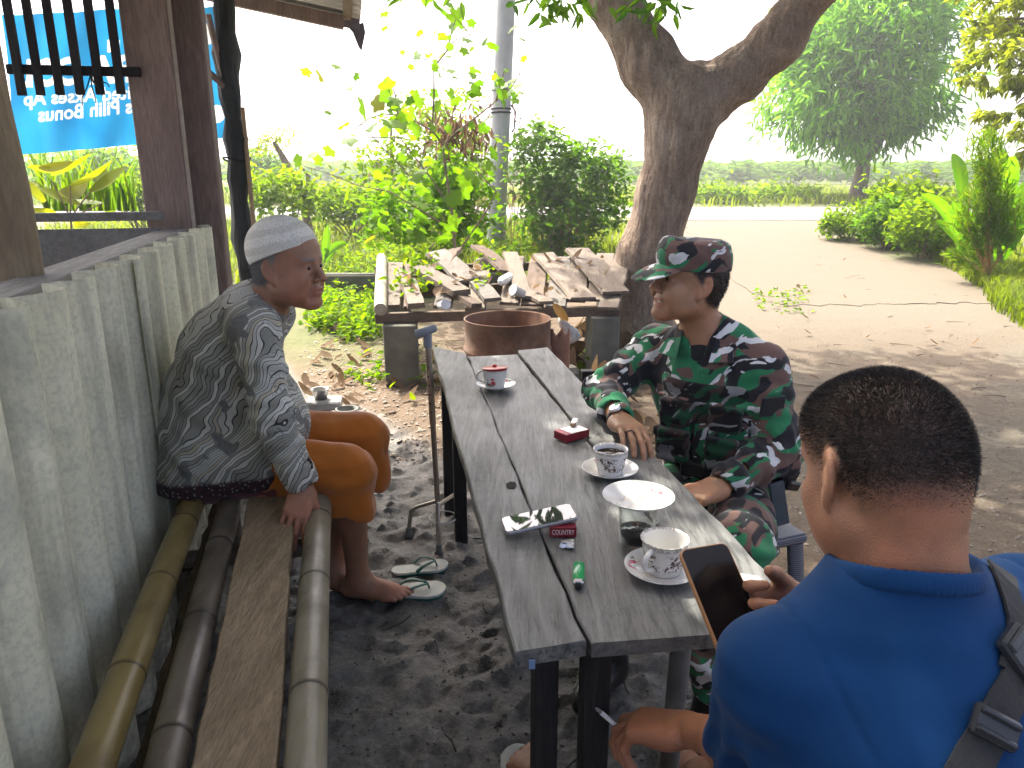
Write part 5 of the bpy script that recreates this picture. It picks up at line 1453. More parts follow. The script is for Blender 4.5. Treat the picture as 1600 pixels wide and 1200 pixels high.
# sling bag strap laid over the back of the shirt
from mathutils.bvhtree import BVHTree
bvh = BVHTree.FromPolygons([tuple(x) for x in sv], [tuple(int(i) for i in q) for q in sf])
def on_shirt(u, v):
    d = ray(u, v).normalized(); loc, n, i, dist = bvh.ray_cast(Vector(cam.location), d)
    return (loc, n) if loc is not None else (None, None)
sling = thing('sling_bag', 'black webbing strap of a sling bag across the back of the blue T-shirt', 'bag', (.60, .78, .95))
M_web = simple('webbing', (.020, .021, .023), .75, .25, 60, .4, 500)
def strap(path, w, name, mat, th=.003, lift=.003):
    cen = []
    for u, v in path:
        l, n = on_shirt(u, v)
        if l is not None: cen.append((l, n))
    if len(cen) < 2: return
    mb = MB(); vs = []
    for i, (l, n) in enumerate(cen):
        t = (cen[min(i+1, len(cen)-1)][0]-cen[max(i-1, 0)][0]).normalized()
        s = t.cross(n).normalized()
        for k, h in ((-1, lift), (1, lift), (1, lift+th), (-1, lift+th)): vs.append(l+s*k*w/2+n*h)
    fs = [(i*4+j, i*4+(j+1) % 4, i*4+4+(j+1) % 4, i*4+4+j) for i in range(len(cen)-1) for j in range(4)]
    mb.add(vs, fs); mb.add(vs[:4], [(0, 1, 2, 3)]); mb.add(vs[-4:], [(3, 2, 1, 0)]); return mb.obj(name, mat, sling)
path = [(1560+30*k/6, 893+90*k/6) for k in range(7)]+[(1588-2*k, 995+12*k) for k in range(1, 6)]
path2 = [(1592-92*k/14, 1050+170*k/14) for k in range(15)]
strap(path, .036, 'strap', M_web); strap(path2, .036, 'strap', M_web)
M_buck = simple('buckle_plastic', (.028, .031, .034), .3, .2, 20)
for (u, v, sz, rz) in ((1585, 1022, (.040, .012, .050), -.3), (1546, 1135, (.046, .010, .030), .55)):
    l, n = on_shirt(u, v)
    if l is None: continue
    fr = frame_from(n); R_ = Matrix(np.stack([fr[:, 1], fr[:, 0], fr[:, 2]], 1).tolist())@Euler((0, rz, 0)).to_matrix()
    mb = MB(); mb.box(l+n*.008, sz, rot=R_, ch=.003)
    b = mb.obj('buckle', M_buck, sling)
    mb = MB()
    for z in (-.3, .3): mb.box(l+n*.015+R_@Vector((0, 0, z*sz[2])), (sz[0]*.9, .005, sz[2]*.22), rot=R_, ch=.002)
    mb.obj('buckle_bar', M_buck, b)['kind'] = 'stuff'
# cigarette and phone in his hands
tp = (V3(tipsL[0][1])*.5+V3(tipsL[0][2])*.5+V3(tipsL[1][1])*.5+V3(tipsL[1][2])*.5)/2+V3(0, 0, .006)
ca = P(985, 1145, tp[1]+.03)
d = Vector((-.62, .10, .55)).normalized(); c0 = Vector(tp)-d*.014
cg = thing('cigarette', 'lit white cigarette between the fingers of the man in blue', 'cigarette', tuple(c0))
mb = MB(); mb.tube([c0, c0+d*.056], .0040, 12); mb.obj('paper', simple('white_paper', (.75, .75, .74), .7, .05, 20, 0), cg)
mb = MB(); mb.tube([c0+d*.056, c0+d*.064, c0+d*.069], [.0040, .0037, .0018], 12, wob=.15); mb.obj('ash', simple('ash', (.20, .19, .19), .9, .4, 300, .5, 400, bdist=.001), cg)
pc = Vector((.283, .89, .905)); n = Vector((.10, -.55, .83)).normalized(); up = Vector((-.22, .80, .55)); up = (up-n*up.dot(n)).normalized(); sx = up.cross(n).normalized()
Rp = Matrix((sx, up, n)).transposed()
ph = thing('smartphone', 'dark smartphone with an amber edge held up by the man in blue', 'phone', tuple(pc))
def phone(root, Rm, c, w, h, th, m_body, m_glass):
    def rr(w, h, r, z, n=6):
        out = []
        for cx, cy, a0 in ((1, 1, 0), (-1, 1, 90), (-1, -1, 180), (1, -1, 270)):
            for k in range(n+1):
                a = math.radians(a0+90*k/n); out.append(Vector((cx*(w/2-r)+r*math.cos(a), cy*(h/2-r)+r*math.sin(a), z)))
        return out
    mb = MB(); rings = [rr(w-.003, h-.003, .010, -th/2), rr(w, h, .011, -th/2+.0015), rr(w, h, .011, th/2-.0015), rr(w-.003, h-.003, .010, th/2)]
    n_ = len(rings[0]); vs = [Rm@p+c for r in rings for p in r]
    fs = [(i*n_+j, i*n_+(j+1) % n_, (i+1)*n_+(j+1) % n_, (i+1)*n_+j) for i in range(3) for j in range(n_)]
    mb.add(vs, fs, True); mb.add(vs[:n_], [tuple(range(n_))[::-1]]); mb.add(vs[-n_:], [tuple(range(n_))]); mb.obj('case', m_body, root)
    mb = MB(); r = [Rm@p+c for p in rr(w-.005, h-.005, .009, th/2+.0006)]; mb.add(r, [tuple(range(n_))]); mb.obj('screen', m_glass, root)
M_glass = simple('screen_glass', (.004, .004, .005), .10, .1, 10, 0, spec=.22)
phone(ph, Rp, pc, .074, .158, .009, simple('amber_case', (.34, .17, .07), .3, .15, 20, 0), M_glass)
# ------------------------------------------------------------------ things on the table
def ceramic(name, motif):
    t = NT(name)
    base = t.ramp(t.noise(9, 4), [(.3, (.62, .61, .57)), (.7, (.70, .69, .66))])
    oc = t.coord('Object'); sp = t.new('ShaderNodeSeparateXYZ'); t.link(oc, sp.inputs[0])
    if motif == 'brown':
        n = t.noise(95, 4, .6, 1.2); zb = t.math('MULTIPLY', t.ramp(sp.outputs[2], [(.010, 0), (.016, 1), (.046, 1), (.052, 0)]), t.ramp(t.noise(26, 1), [(.38, 0), (.44, 1)]))
        c = t.mix(t.math('MULTIPLY', zb, t.ramp(n, [(.44, 1), (.52, 0)])), base, (.075, .040, .032))
        c = t.mix(t.math('MULTIPLY', t.ramp(sp.outputs[2], [(.055, 0), (.057, 1)]), t.ramp(t.noise(200, 2), [(.45, 0), (.5, .6)])), c, (.22, .16, .11))
    elif motif == 'rose':
        v = t.vor(38); n = t.noise(60, 3)
        zb = t.ramp(sp.outputs[2], [(.008, 0), (.014, 1), (.05, 1), (.056, 0)])
        m = t.math('MULTIPLY', zb, t.ramp(t.noise(22, 1), [(.47, 0), (.53, 1)]))
        c = t.mix(t.math('MULTIPLY', m, t.ramp(v, [(.28, 1), (.42, 0)])), base, (.45, .05, .07))
        c = t.mix(t.math('MULTIPLY', t.math('MULTIPLY', zb, t.ramp(t.noise(30, 2), [(.56, 0), (.6, 1)])), t.ramp(n, [(.5, 1), (.55, 0)])), c, (.05, .12, .06))
    elif motif == 'saucer':
        ang = t.new('ShaderNodeMath', operation='ARCTAN2'); t.link(sp.outputs[1], ang.inputs[0]); t.link(sp.outputs[0], ang.inputs[1])
        r = t.new('ShaderNodeVectorMath', operation='LENGTH'); cx = t.new('ShaderNodeCombineXYZ'); t.link(sp.outputs[0], cx.inputs[0]); t.link(sp.outputs[1], cx.inputs[1]); t.link(cx.outputs[0], r.inputs[0])
        rb = t.ramp(r.outputs['Value'], [(.046, 0), (.049, 1), (.062, 1), (.065, 0)])
        sec = t.ramp(t.math('ABSOLUTE', t.math('SUBTRACT', ang.outputs[0], .62)), [(.30, 1), (.42, 0)])
        sec2 = t.ramp(t.math('ABSOLUTE', t.math('SUBTRACT', ang.outputs[0], -2.6)), [(.16, 1), (.22, 0)])
        m = t.math('MULTIPLY', rb, t.math('ADD', sec, sec2, clamp=True)); n = t.noise(75, 2)
        c = t.mix(t.math('MULTIPLY', m, t.ramp(n, [(.50, 0), (.55, 1)])), base, (.40, .045, .07)); c = t.mix(t.math('MULTIPLY', m, t.ramp(n, [(.40, 1), (.45, 0)])), c, (.03, .16, .06))
        c = t.mix(t.math('MULTIPLY', t.ramp(r.outputs['Value'], [(.030, .35), (.040, 0)]), t.ramp(t.noise(40, 3), [(.4, 0), (.65, 1)])), c, (.30, .20, .10))
    else: c = base
    t.set(c, .18, .5); t.b.inputs['Coat Weight'].default_value = .3; t.b.inputs['Coat Roughness'].default_value = .08
    return t.m
M_cer = ceramic('plain_ceramic', None); M_cupb = ceramic('brown_print_ceramic', 'brown'); M_cupr = ceramic('rose_print_ceramic', 'rose'); M_sau = ceramic('saucer_ceramic', 'saucer')
M_coffee = simple('black_coffee', (.014, .006, .003), .06, .2, 20, 0, spec=.5)
def saucer(name, label, c, r, rz=0, mat=None, group=None):
    mb = MB(); k = r/.070
    prof = [(.0001, .003), (.020, .003), (.026, .0035), (.030, .0032), (.034, .0045), (.048, .009), (.060, .0145), (.0685, .0185), (.070, .0195), (.0705, .0185), (.062, .0125), (.048, .0055), (.038, .0015), (.036, 0), (.030, 0), (.029, .0012), (.0001, .0012)]
    mb.lathe([(a*k, b*k) for a, b in prof], (0, 0, 0), 48)
    o = mb.obj(name, mat or M_sau); o.location = c; o.rotation_euler = (0, 0, rz)
    return tag(o, label, 'saucer', group)
def handle_pts(r0, z0, z1, out, n=14):
    return [Vector((r0+out*math.sin(math.pi*i/n)**.8-.003*abs(1-2*i/n), 0, z1+(z0-z1)*i/n+.004*math.sin(2*math.pi*i/n))) for i in range(n+1)]
def cup(label, c, rt, rb, h, rz, mat, fill=None, lid=False, group=None):
    root = thing('cup', label, 'cup', c, (0, 0, rz), group)
    mb = MB(); w = .0028
    prof = [(.0001, .004), (rb-.006, .004), (rb-.004, 0), (rb, 0), (rb+.001, .003)]
    for i in range(1, 11):
        k = i/10; prof.append((rb+(rt-.003-rb)*(1-(1-k)**1.6), .003+(h-.006)*k))
    prof += [(rt, h-.001), (rt+.0005, h), (rt-w*.6, h+.0006), (rt-w-.002, h-.003)]
    mb.lathe(prof, (0, 0, 0), 44); mb.m = 1; prof = prof[-1:]
    for i in range(9, -1, -1):
        k = i/10; prof.append((max(.0001, rb-w+(rt-.003-rb)*(1-(1-k)**1.6)), .006+(h-.008)*k))
    prof.append((.0001, .006))
    mb.lathe(prof, (0, 0, 0), 44); mb.obj('cup_body', [mat, M_cer], root, world=False)
    mb = MB(); mb.tube(handle_pts(rt-.006, h*.25, h*.86, .024), [.0042]*15, 10, flat=((0, 1, 0), 1.0, 1.35)); mb.obj('handle', M_cer, root, world=False)
    if fill:
        k = fill; r = rb-w+(rt-.003-rb)*(1-(1-k)**1.6)
        mb = MB(); mb.lathe([(.0001, .006+(h-.008)*k), (r-.0008, .006+(h-.008)*k), (r+.0006, .0072+(h-.008)*k)], (0, 0, 0), 40); mb.obj('coffee', M_coffee, root, world=False)
    if lid:
        R = Euler((.10, .06, 0)).to_matrix(); mb = MB()
        mb.lathe([(.0001, .006), (.007, .006), (.008, .013), (.006, .016), (.0001, .0165)], (0, 0, h), 20, rot=R)
        mb.lathe([(rt-.005, -.004), (rt-.004, .001), (rt+.001, .0015), (rt+.0015, .004), (rt-.002, .0055), (.008, .0075), (.0001, .008)], (0, 0, h), 40, rot=R)
        t = NT('red_plastic'); t.set((.48, .055, .04), .3, .5); t.b.inputs['Subsurface Weight'].default_value = .2; t.b.inputs['Subsurface Radius'].default_value = (.01, .003, .002)
        mb.obj('lid', t.m, root, world=False)
    return root
def onT(u, v, dz=0): p = G(u, v, ZT+dz); return (p.x, p.y, ZT+.0012+dz)
c1 = onT(775, 607); saucer('saucer', 'white saucer under the red lidded cup at the far end of the table', c1, .068, .3)
cup('white floral cup with a red plastic lid at the far end of the table', (c1[0]-.004, c1[1], c1[2]+.0036), .045, .033, .066, 2.9, M_cupr, None, True)
c2 = onT(953, 741); saucer('saucer', 'white saucer under the full coffee cup near the soldier\'s hand', c2, .070, 1.2)
cup('brown printed cup full of black coffee beside the soldier\'s hand', (c2[0], c2[1], c2[2]+.0036), .0435, .031, .064, .75, M_cupb, .80)
c4 = onT(1034, 897); saucer('saucer', 'white saucer under the empty cup at the near end of the table', c4, .071, 2.2)
cup('empty brown printed cup on a saucer beside the raised phone', (c4[0]+.004, c4[1]+.006, c4[2]+.0036), .046, .032, .068, -2.35, M_cupb, None)
# glass mug half full of coffee, covered by a saucer
c3 = onT(997, 862); c3 = (G(997, 787, ZT+.09).x, G(997, 787, ZT+.09).y, ZT+.0012)
t = NT('clear_glass'); tb = t.new('ShaderNodeBsdfTransparent'); tb.inputs['Color'].default_value = (.93, .95, .95, 1); gb = t.new('ShaderNodeBsdfGlossy'); gb.inputs['Roughness'].default_value = .04
fr = t.new('ShaderNodeLayerWeight'); mx = t.new('ShaderNodeMixShader'); t.link(t.math('ADD', t.math('MULTIPLY', t.math('POWER', fr.outputs['Facing'], 2.6), .80), .06), mx.inputs[0]); t.link(tb.outputs[0], mx.inputs[1]); t.link(gb.outputs[0], mx.inputs[2]); t.link(mx.outputs[0], t.out.inputs['Surface']); M_clear = t.m
gm = thing('glass_mug', 'clear glass mug with dark coffee, covered by a floral saucer', 'mug', c3, (0, 0, .5))
mb = MB(); mb.lathe([(.0001, 0), (.031, 0), (.034, .003), (.0365, .03), (.038, .088), (.037, .0895), (.0355, .088), (.034, .03), (.031, .009), (.0001, .009)], (0, 0, 0), 40); mb.obj('glass_body', M_clear, gm, world=False)
mb = MB(); mb.lathe([(.0001, .0094), (.0306, .0094), (.0337, .030), (.0339, .034), (.0001, .034)], (0, 0, 0), 40); mb.obj('coffee', M_coffee, gm, world=False)
mb = MB(); mb.tube([(.036, 0, .078), (.052, 0, .080), (.064, 0, .070), (.066, 0, .052), (.060, 0, .034), (.048, 0, .022), (.0345, 0, .020)], [.0048]*7, 12); mb.obj('handle', M_clear, gm, world=False)
saucer('saucer', 'white saucer with red flowers lying on the glass mug as a lid', (c3[0], c3[1], c3[2]+.0895), .0715, -.05)
# cigarette packs, lighters, phone
M_redp = simple('red_card', (.20, .014, .024), .4, .2, 14, .05); M_whp = simple('white_card', (.70, .69, .68), .45, .06, 20, 0); M_foil = simple('foil', (.72, .72, .73), .28, .15, 60, .6, 120, metal=1, bdist=.003)
def pack(label, p, rz, name='cigarette_pack', text=None):
    root = thing(name, label, 'cigarette pack', p, (0, 0, rz))
    mb = MB(); mb.box((0, 0, .0115), (.055, .086, .023), ch=.0012); mb.obj('box', M_redp, root, world=False)
    mb = MB(); mb.box((.001, .008, .0236), (.050, .060, .0008)); mb.obj('printed_face', M_whp, root, world=False)
    mb = MB(); mb.box((0, .0, .0236), (.0545, .014, .0006)); mb.obj('lid_band', M_redp, root, world=False) if text is None else None
    if text:
        cu = bpy.data.curves.new('lettering', 'FONT'); cu.body = text; cu.size = .0155; cu.align_x = 'CENTER'; cu.extrude = .0001
        to = bpy.data.objects.new('lettering', cu); COL.objects.link(to); me = bpy.data.meshes.new_from_object(to.evaluated_get(bpy.context.evaluated_depsgraph_get())); bpy.data.objects.remove(to)
        for v in me.vertices: v.co = Vector((v.co.x*.62, -.0432-v.co.z, .0062+v.co.y*1.0))
        me.materials.clear(); me.materials.append(M_whp); mesh_obj('lettering', me, root)
    return root
pack('red and white cigarette pack with a lighter on top, near the soldier\'s elbow', onT(893, 684), -.95)
lt = thing('lighter', 'small white and silver lighter lying on the red cigarette pack', 'lighter', tuple(Vector(onT(897, 676))+Vector((0, 0, .0245))), (0, 0, -.25))
mb = MB(); mb.box((0, .006, .006), (.017, .040, .011), ch=.003); mb.obj('lighter_body', M_whp, lt, world=False)
mb = MB(); mb.box((0, -.022, .006), (.016, .014, .010), ch=.002); mb.obj('metal_hood', simple('brown_metal', (.16, .11, .08), .3, .2, 20, 0, metal=.9), lt, world=False)
p2_ = onT(880, 838); pk2 = pack('red cigarette pack with white lettering under the end of the glossy phone', (p2_[0], p2_[1]+.036, p2_[2]), -.02, text='COUNTRY')
a = Vector(onT(785, 832)); b = G(899, 800, ZT+.034)
pcx = (a+Vector((0, 0, .012))+b)/2; lx = (b-a-Vector((0, 0, .010))).normalized(); nn = Vector((-.10, -.02, 1)); nn = (nn-lx*nn.dot(lx)).normalized(); yy = nn.cross(lx)
ph2 = thing('smartphone', 'glossy smartphone propped on a red cigarette pack, mirroring the bright sky', 'phone', tuple(pcx))
phone(ph2, Matrix((yy*-1, lx, nn)).transposed(), pcx, .073, .155, .0085, simple('silver_case', (.35, .35, .36), .3, .1, 20, 0, metal=.6), simple('mirror_glass', (.035, .037, .04), .02, .1, 10, 0, spec=1.0))
q = onT(886, 853); mb = MB(); mb.box((0, 0, .005), (.026, .020, .008), ch=.002, jit=.004); mb.box((.006, -.010, .004), (.016, .014, .006), jit=.003); o = mb.obj('foil_scrap', M_foil); o.location = q; tag(o, 'crumpled silver foil scrap in front of the red pack', 'foil'); o['kind'] = 'thing'
q = G(904, 903, ZT); gl = thing('lighter', 'green plastic lighter lying on the near half of the table', 'lighter', (q.x, q.y, ZT+.001), (0, 0, -.10))
t = NT('green_plastic'); t.set((.01, .30, .085), .2, .5); t.b.inputs['Subsurface Weight'].default_value = .3; t.b.inputs['Subsurface Radius'].default_value = (.003, .01, .004); M_grn = t.m
mb = MB(); mb.tube([(0, .040, .0065), (0, .038, .0065), (0, -.020, .0065), (0, -.022, .0065)], [.0085, .0112, .0112, .0095], 20, flat=((0, 0, 1), 1.0, .56)); mb.obj('lighter_body', M_grn, gl, world=False)
mb = MB(); mb.box((0, -.029, .0065), (.019, .014, .011), ch=.003); mb.obj('metal_hood', simple('steel2', (.6, .6, .62), .2, .1, 30, 0, metal=1), gl, world=False)
mb = MB(); mb.box((0, -.040, .0055), (.012, .010, .008), ch=.002); mb.tube([(-.005, -.040, .009), (.005, -.040, .009)], .004, 10); mb.obj('striker', M_vest, gl, world=False)
q = onT(1160, 925); wb = thing('paper_packet', 'white folded packet on the table behind the raised phone', 'packet', q, (0, 0, -.35))
mb = MB(); mb.box((0, 0, .006), (.062, .095, .011), ch=.004); mb.obj('packet_body', M_whp, wb, world=False)
mb = MB(); mb.box((0, .02, .0125), (.050, .03, .001)); mb.obj('flap', simple('paper_flap', (.66, .66, .67), .6, .05, 30, 0), wb, world=False)
# stool of the soldier, walking cane, sandals
t = NT('woven_plastic'); t.set(t.ramp(t.wave(46, .4, 1, 1, vec=t.coord('Object'), dirn='Z'), [(.25, (.045, .048, .06)), (.6, (.14, .145, .17))]), .5, .4); t.bump(t.wave(46, .4, 1, 1, dirn='Z'), .6, .004)
st = thing('stool', 'grey plastic stool with woven pattern legs under the soldier', 'stool', (.69, 2.22, 0), (0, 0, .35))
mb = MB(); mb.box((0, 0, .355), (.36, .36, .035), ch=.012); mb.obj('seat', t.m, st, world=False)
for sx in (-1, 1):
    for sy in (-1, 1):
        mb = MB(); mb.tube([(sx*.15, sy*.15, .34), (sx*.165, sy*.165, .17), (sx*.18, sy*.18, -.02)], [.030, .029, .026], 8, flat=((0, 1, 0), 1.0, .6)); mb.obj('leg', t.m, st, world=False)
M_alu = simple('worn_aluminium', (.40, .36, .31), .32, .3, 12, .1, 90, metal=.9); M_rub = simple('grey_rubber', (.10, .10, .095), .7); M_grip = simple('grey_grip', (.22, .24, .26), .5)
cb = GG(684, 864); top = P(668, 524, cb.y+.06); hub = Vector((cb.x+.0, cb.y+.05, .20))
cn = thing('walking_cane', 'metal walking cane with a three footed base standing beside the table', 'cane', (hub.x, hub.y, 0))
mb = MB(); mb.tube([hub, hub*.5+top*.5], .0105, 14); mb.tube([hub*.52+top*.48, top], .0125, 14); s_ = mb.obj('shaft', M_alu, cn)
mb = MB(); d = (top-hub).normalized()
for i in range(6): mb.tube([top-d*(.12+.035*i)+Vector((-.004, -.0118, 0)), top-d*(.12+.035*i)+Vector((-.004, -.0132, 0))], .0035, 8)
mb.obj('adjust_hole', M_vest, s_)['kind'] = 'stuff'
mb = MB(); g0 = top+Vector((-.040, -.01, .005)); g1 = top+Vector((.028, .0, .028)); mb.tube([g0-Vector((.004, 0, .001)), g0, g0*.6+g1*.4, g1, g1+Vector((.006, 0, .003))], [.012, .0185, .0165, .0155, .009], 14); mb.tube([top+Vector((0, 0, -.045)), top+Vector((0, 0, .018))], [.0165, .0155], 14); mb.obj('grip', M_grip, cn)
for k, (u, v) in enumerate(((639, 836), (686, 864), (722, 806))):
    f = GG(u, v); f = Vector((f.x, f.y, ground_z(f.x, f.y)))
    kn = Vector((hub.x+(f.x-hub.x)*.9, hub.y+(f.y-hub.y)*.9, .115))
    mb = MB(); mb.tube([hub+Vector((0, 0, -.01*k)), hub*.25+kn*.75+Vector((0, 0, .006)), kn, Vector((f.x, f.y, f.z+.03))], [.008, .008, .0085, .0085], 12); lg = mb.obj('leg', M_alu, cn)
    mb = MB(); mb.lathe([(.0001, 0), (.018, 0), (.019, .006), (.013, .014), (.011, .04), (.009, .042)], (f.x, f.y, f.z), 16); mb.obj('rubber_foot', M_rub, lg)
mb = MB(); mb.tube([hub+Vector((.055*math.cos(a)+.02, .055*math.sin(a), -.07)) for a in np.linspace(.6, 5.9, 26)], .0025, 8); mb.obj('wire_ring', simple('white_wire', (.6, .6, .58), .4), cn)
M_sole = simple('sandal_top', (.50, .52, .47), .75, .15, 30, .2); M_teal = simple('teal_rubber', (.008, .085, .065), .45, .2, 20, .05)
def sandal(label, heel, toe, side=1, group='sandals', strap=M_teal, name='sandal'):
    L = (toe-heel).length; d = (toe-heel).normalized(); rz = math.atan2(d.y, d.x)
    root = thing(name, label, 'sandal', tuple(heel), (0, 0, rz), group)
    out = []
    for i in range(41):
        k = i/40; x = L*k; w = np.interp(k, [0, .03, .10, .25, .45, .62, .78, .9, .97, 1], [.004, .024, .036, .039, .037, .045, .053, .046, .028, .005])*L/.27
        out.append((x, w*(1+.05*side*math.sin(k*5)), -w*(1-.10*side*math.sin(k*3.1))))
    def lay(z0, z1, mat, nm, gr=0):
        mb = MB(); P_ = [(x, a*(1-gr)) for x, a, b in out]+[(x, b*(1-gr)) for x, a, b in out[::-1]]; n = len(P_); curve = lambda x: .006*max(0, (x/L-.7)/.3)**2
        vs = [Vector((x, y, z0+curve(x))) for x, y in P_]+[Vector((x, y, z1+curve(x))) for x, y in P_]
        mb.add(vs, [(i, (i+1) % n, n+(i+1) % n, n+i) for i in range(n)]); m = 41
        top = []; 
        for i in range(m-1): top.append((n+i, n+n-1-i, n+n-2-i, n+i+1)); top.append((i, i+1, n-2-i, n-1-i))
        mb.add(vs, [f[::-1] for f in top]); return mb.obj(nm, mat, root, world=False)
    lay(0, .009, strap, 'sole'); lay(.0092, .018, M_sole, 'insole')
    toe_p = Vector((L*.80, .004*side, .018))
    for s in (-1, 1):
        pts = [toe_p+Vector((0, 0, .0)), toe_p+Vector((-.006, s*.003, .022)), Vector((L*.66, s*.022, .043)), Vector((L*.54, s*.036, .040)), Vector((L*.42, s*.036, .018))]
        sm_ = []
        for i in range(len(pts)-1):
            for k in range(4): sm_.append(pts[i].lerp(pts[i+1], k/4))
        sm_.append(pts[-1])
        for _ in range(3): sm_ = [sm_[0]]+[(sm_[i-1]+sm_[i]*2+sm_[i+1])/4 for i in range(1, len(sm_)-1)]+[sm_[-1]]
        mb = MB(); mb.tube(sm_, np.linspace(.0045, .0085, len(sm_)), 10, flat=((0, 0, 1), 1.1, .45)); mb.obj('strap', strap, root, world=False)
    return root
def gpt(u, v, dz=0):
    p = GG(u, v); return Vector((p.x, p.y, p.z+dz))
hz = lambda a, b: (Vector((a.x, a.y, max(a.z, b.z)+.002)), Vector((b.x, b.y, max(a.z, b.z)+.002)))
a, b = hz(gpt(568, 936), gpt(697, 929)); sandal('white and teal flip flop partly under the old man\'s foot', a, b, 1)
a, b = hz(gpt(612, 899), gpt(700, 888)); sandal('white and teal flip flop lying behind the old man\'s foot', a, b, -1)
a, b = Vector((.072, 1.345, .012)), Vector((.008, 1.612, .012)); sandal('green strapped sandal on the foot at the bottom edge below the table', a, b, 1, strap=simple('green_rubber', (.008, .11, .07), .4, .2, 20, .05))
# ------------------------------------------------------------------ behind the table: scrap platform, drum, litter
M_scrap = [wood('scrap_wood_%s' % nm, d_, l_, axis=1, rough=.85, scale=8, stretch=9, bump=.5) for nm, d_, l_ in (('pale', (.13, .105, .08), (.27, .225, .18)), ('brown', (.085, .062, .045), (.19, .14, .105)), ('grey', (.11, .10, .085), (.23, .205, .18)))]
pf0, pf1 = P(597, 492, 5.10), P(960, 480, 5.25); pb0, pb1 = P(597, 413, 6.25), P(975, 402, 6.45)
plat = thing('scrap_platform', 'low platform of weathered loose boards on concrete blocks behind the table', 'platform', tuple((pf0+pf1)/2-Vector((0, 0, (pf0.z+pf1.z)/2))))
def pl(a, b, dz=0): return (pf0*(1-a)+pf1*a)*(1-b)+(pb0*(1-a)+pb1*a)*b+Vector((0, 0, dz))
def pboard(a0, b0, a1, b1, w, th=.028, dz=.0, roll=0.0, mat=None, curl=0.0, name='board'):
    p, q = pl(a0, b0, dz), pl(a1, b1, dz); mb = MB(); n = 8; d = (q-p); L = d.length; d.normalize(); s = d.cross(Vector((0, 0, 1))).normalized(); u = s.cross(d)
    s = s*math.cos(roll)+u*math.sin(roll); u = s.cross(d); vs = []
    e0, e1 = rnd.uniform(-.03, .03), rnd.uniform(-.03, .03)
    for i in range(n+1):
        k = i/n; c = p+d*L*k+u*(curl*math.sin(k*3.1)+curl*2*k*k)
        for sg, h in ((-1, 0), (-.9, th), (.9, th), (1, 0)):
            off = d*((e0 if i == 0 else e1 if i == n else 0)*sg*.6)
            vs.append(c+s*sg*w/2*(1+rnd.uniform(-.04, .04))+u*(h+rnd.uniform(-.003, .003))+off)
    fs = [(i*4+j, (i+1)*4+j, (i+1)*4+(j+1) % 4, i*4+(j+1) % 4) for i in range(n) for j in range(4)]
    mb.add(vs, fs); mb.add(vs[:4], [(0, 1, 2, 3)]); mb.add(vs[-4:], [(3, 2, 1, 0)])
    return mb.obj(name, mat or rnd.choice(M_scrap), plat)
mb = MB(); p, q = pl(-.005, -.02, .045), pl(-.0, 1.02, .045); mb.tube([p, p*.7+q*.3, p*.3+q*.7, q], [.045, .046, .044, .042], 18)
mb.obj('bamboo_pole', mk_bamboo('bleached_bamboo', (.26, .24, .19), (.36, .34, .29), (.22, .18, .12), .5), plat)
for ax_, w in ((.05, .14), (.135, .12), (.28, .13), (.40, .15), (.53, .14), (.66, .16), (.745, .15), (.83, .17), (.915, .16), (.985, .15)):
    j = rnd.uniform(-.02, .02)
    pboard(ax_+j-.01, rnd.uniform(-.05, .10), ax_+j+rnd.uniform(-.02, .02), rnd.uniform(.93, 1.05), w, rnd.uniform(.018, .026), rnd.uniform(0, .008), rnd.uniform(-.03, .03), None, rnd.uniform(-.006, .010))
pboard(.145, .02, .10, .60, .125, .040, .028, 0, M_scrap[0]); pboard(.335, .15, .155, .66, .15, .045, .055, .05, M_scrap[0]); pboard(.40, .0, .27, .33, .10, .03, .03, -.1, M_scrap[1])
pboard(.47, .05, .40, .38, .13, .025, .050, .08, M_scrap[2]); pboard(.60, .10, .52, .92, .13, .022, .04, -.12, M_scrap[0], .02); pboard(.36, .48, .22, .98, .20, .02, .03, .1, M_scrap[2], .03); pboard(.70, .02, .58, .30, .11, .022, .03, .05)
pboard(.86, .06, .66, .95, .19, .02, .035, .02, M_scrap[0], .01); pboard(1.0, .12, .80, 1.0, .22, .022, .045, -.03, M_scrap[0], .012); pboard(.24, .70, .30, 1.02, .16, .02, .05, .2, M_scrap[1], .02); pboard(.52, .55, .38, 1.0, .15, .02, .06, -.15, M_scrap[1], .03)
for b_ in (.03, .5, .95):
    mb = MB(); p, q = pl(-.03, b_, -.035), pl(1.02, b_, -.035); d = q-p
    mb.box((p+q)/2, (d.length, .05, .07), rot=Euler((0, -math.asin(d.z/d.length), math.atan2(d.y, d.x))).to_matrix(), ch=.004); mb.obj('bearer', M_scrap[1], plat)
M_blk_ = simple('concrete_block', (.13, .13, .105), .9, .35, 7, .5, 60)
for a_, b_, w in ((.075, .03, .235), (.95, .04, .2), (.06, .95, .2), (.95, .95, .2)):
    p = pl(a_, b_, -.07); mb = MB(); mb.box((p.x, p.y, p.z/2-.015), (w, .20, p.z+.03), rot=(0, 0, .1), ch=.008, jit=.003); mb.obj('concrete_block', M_blk_, plat)
M_clp = NT('clear_plastic'); M_clp.set((.85, .87, .88), .15, .5); M_clp.b.inputs['Transmission Weight'].default_value = .55; M_clp = M_clp.m
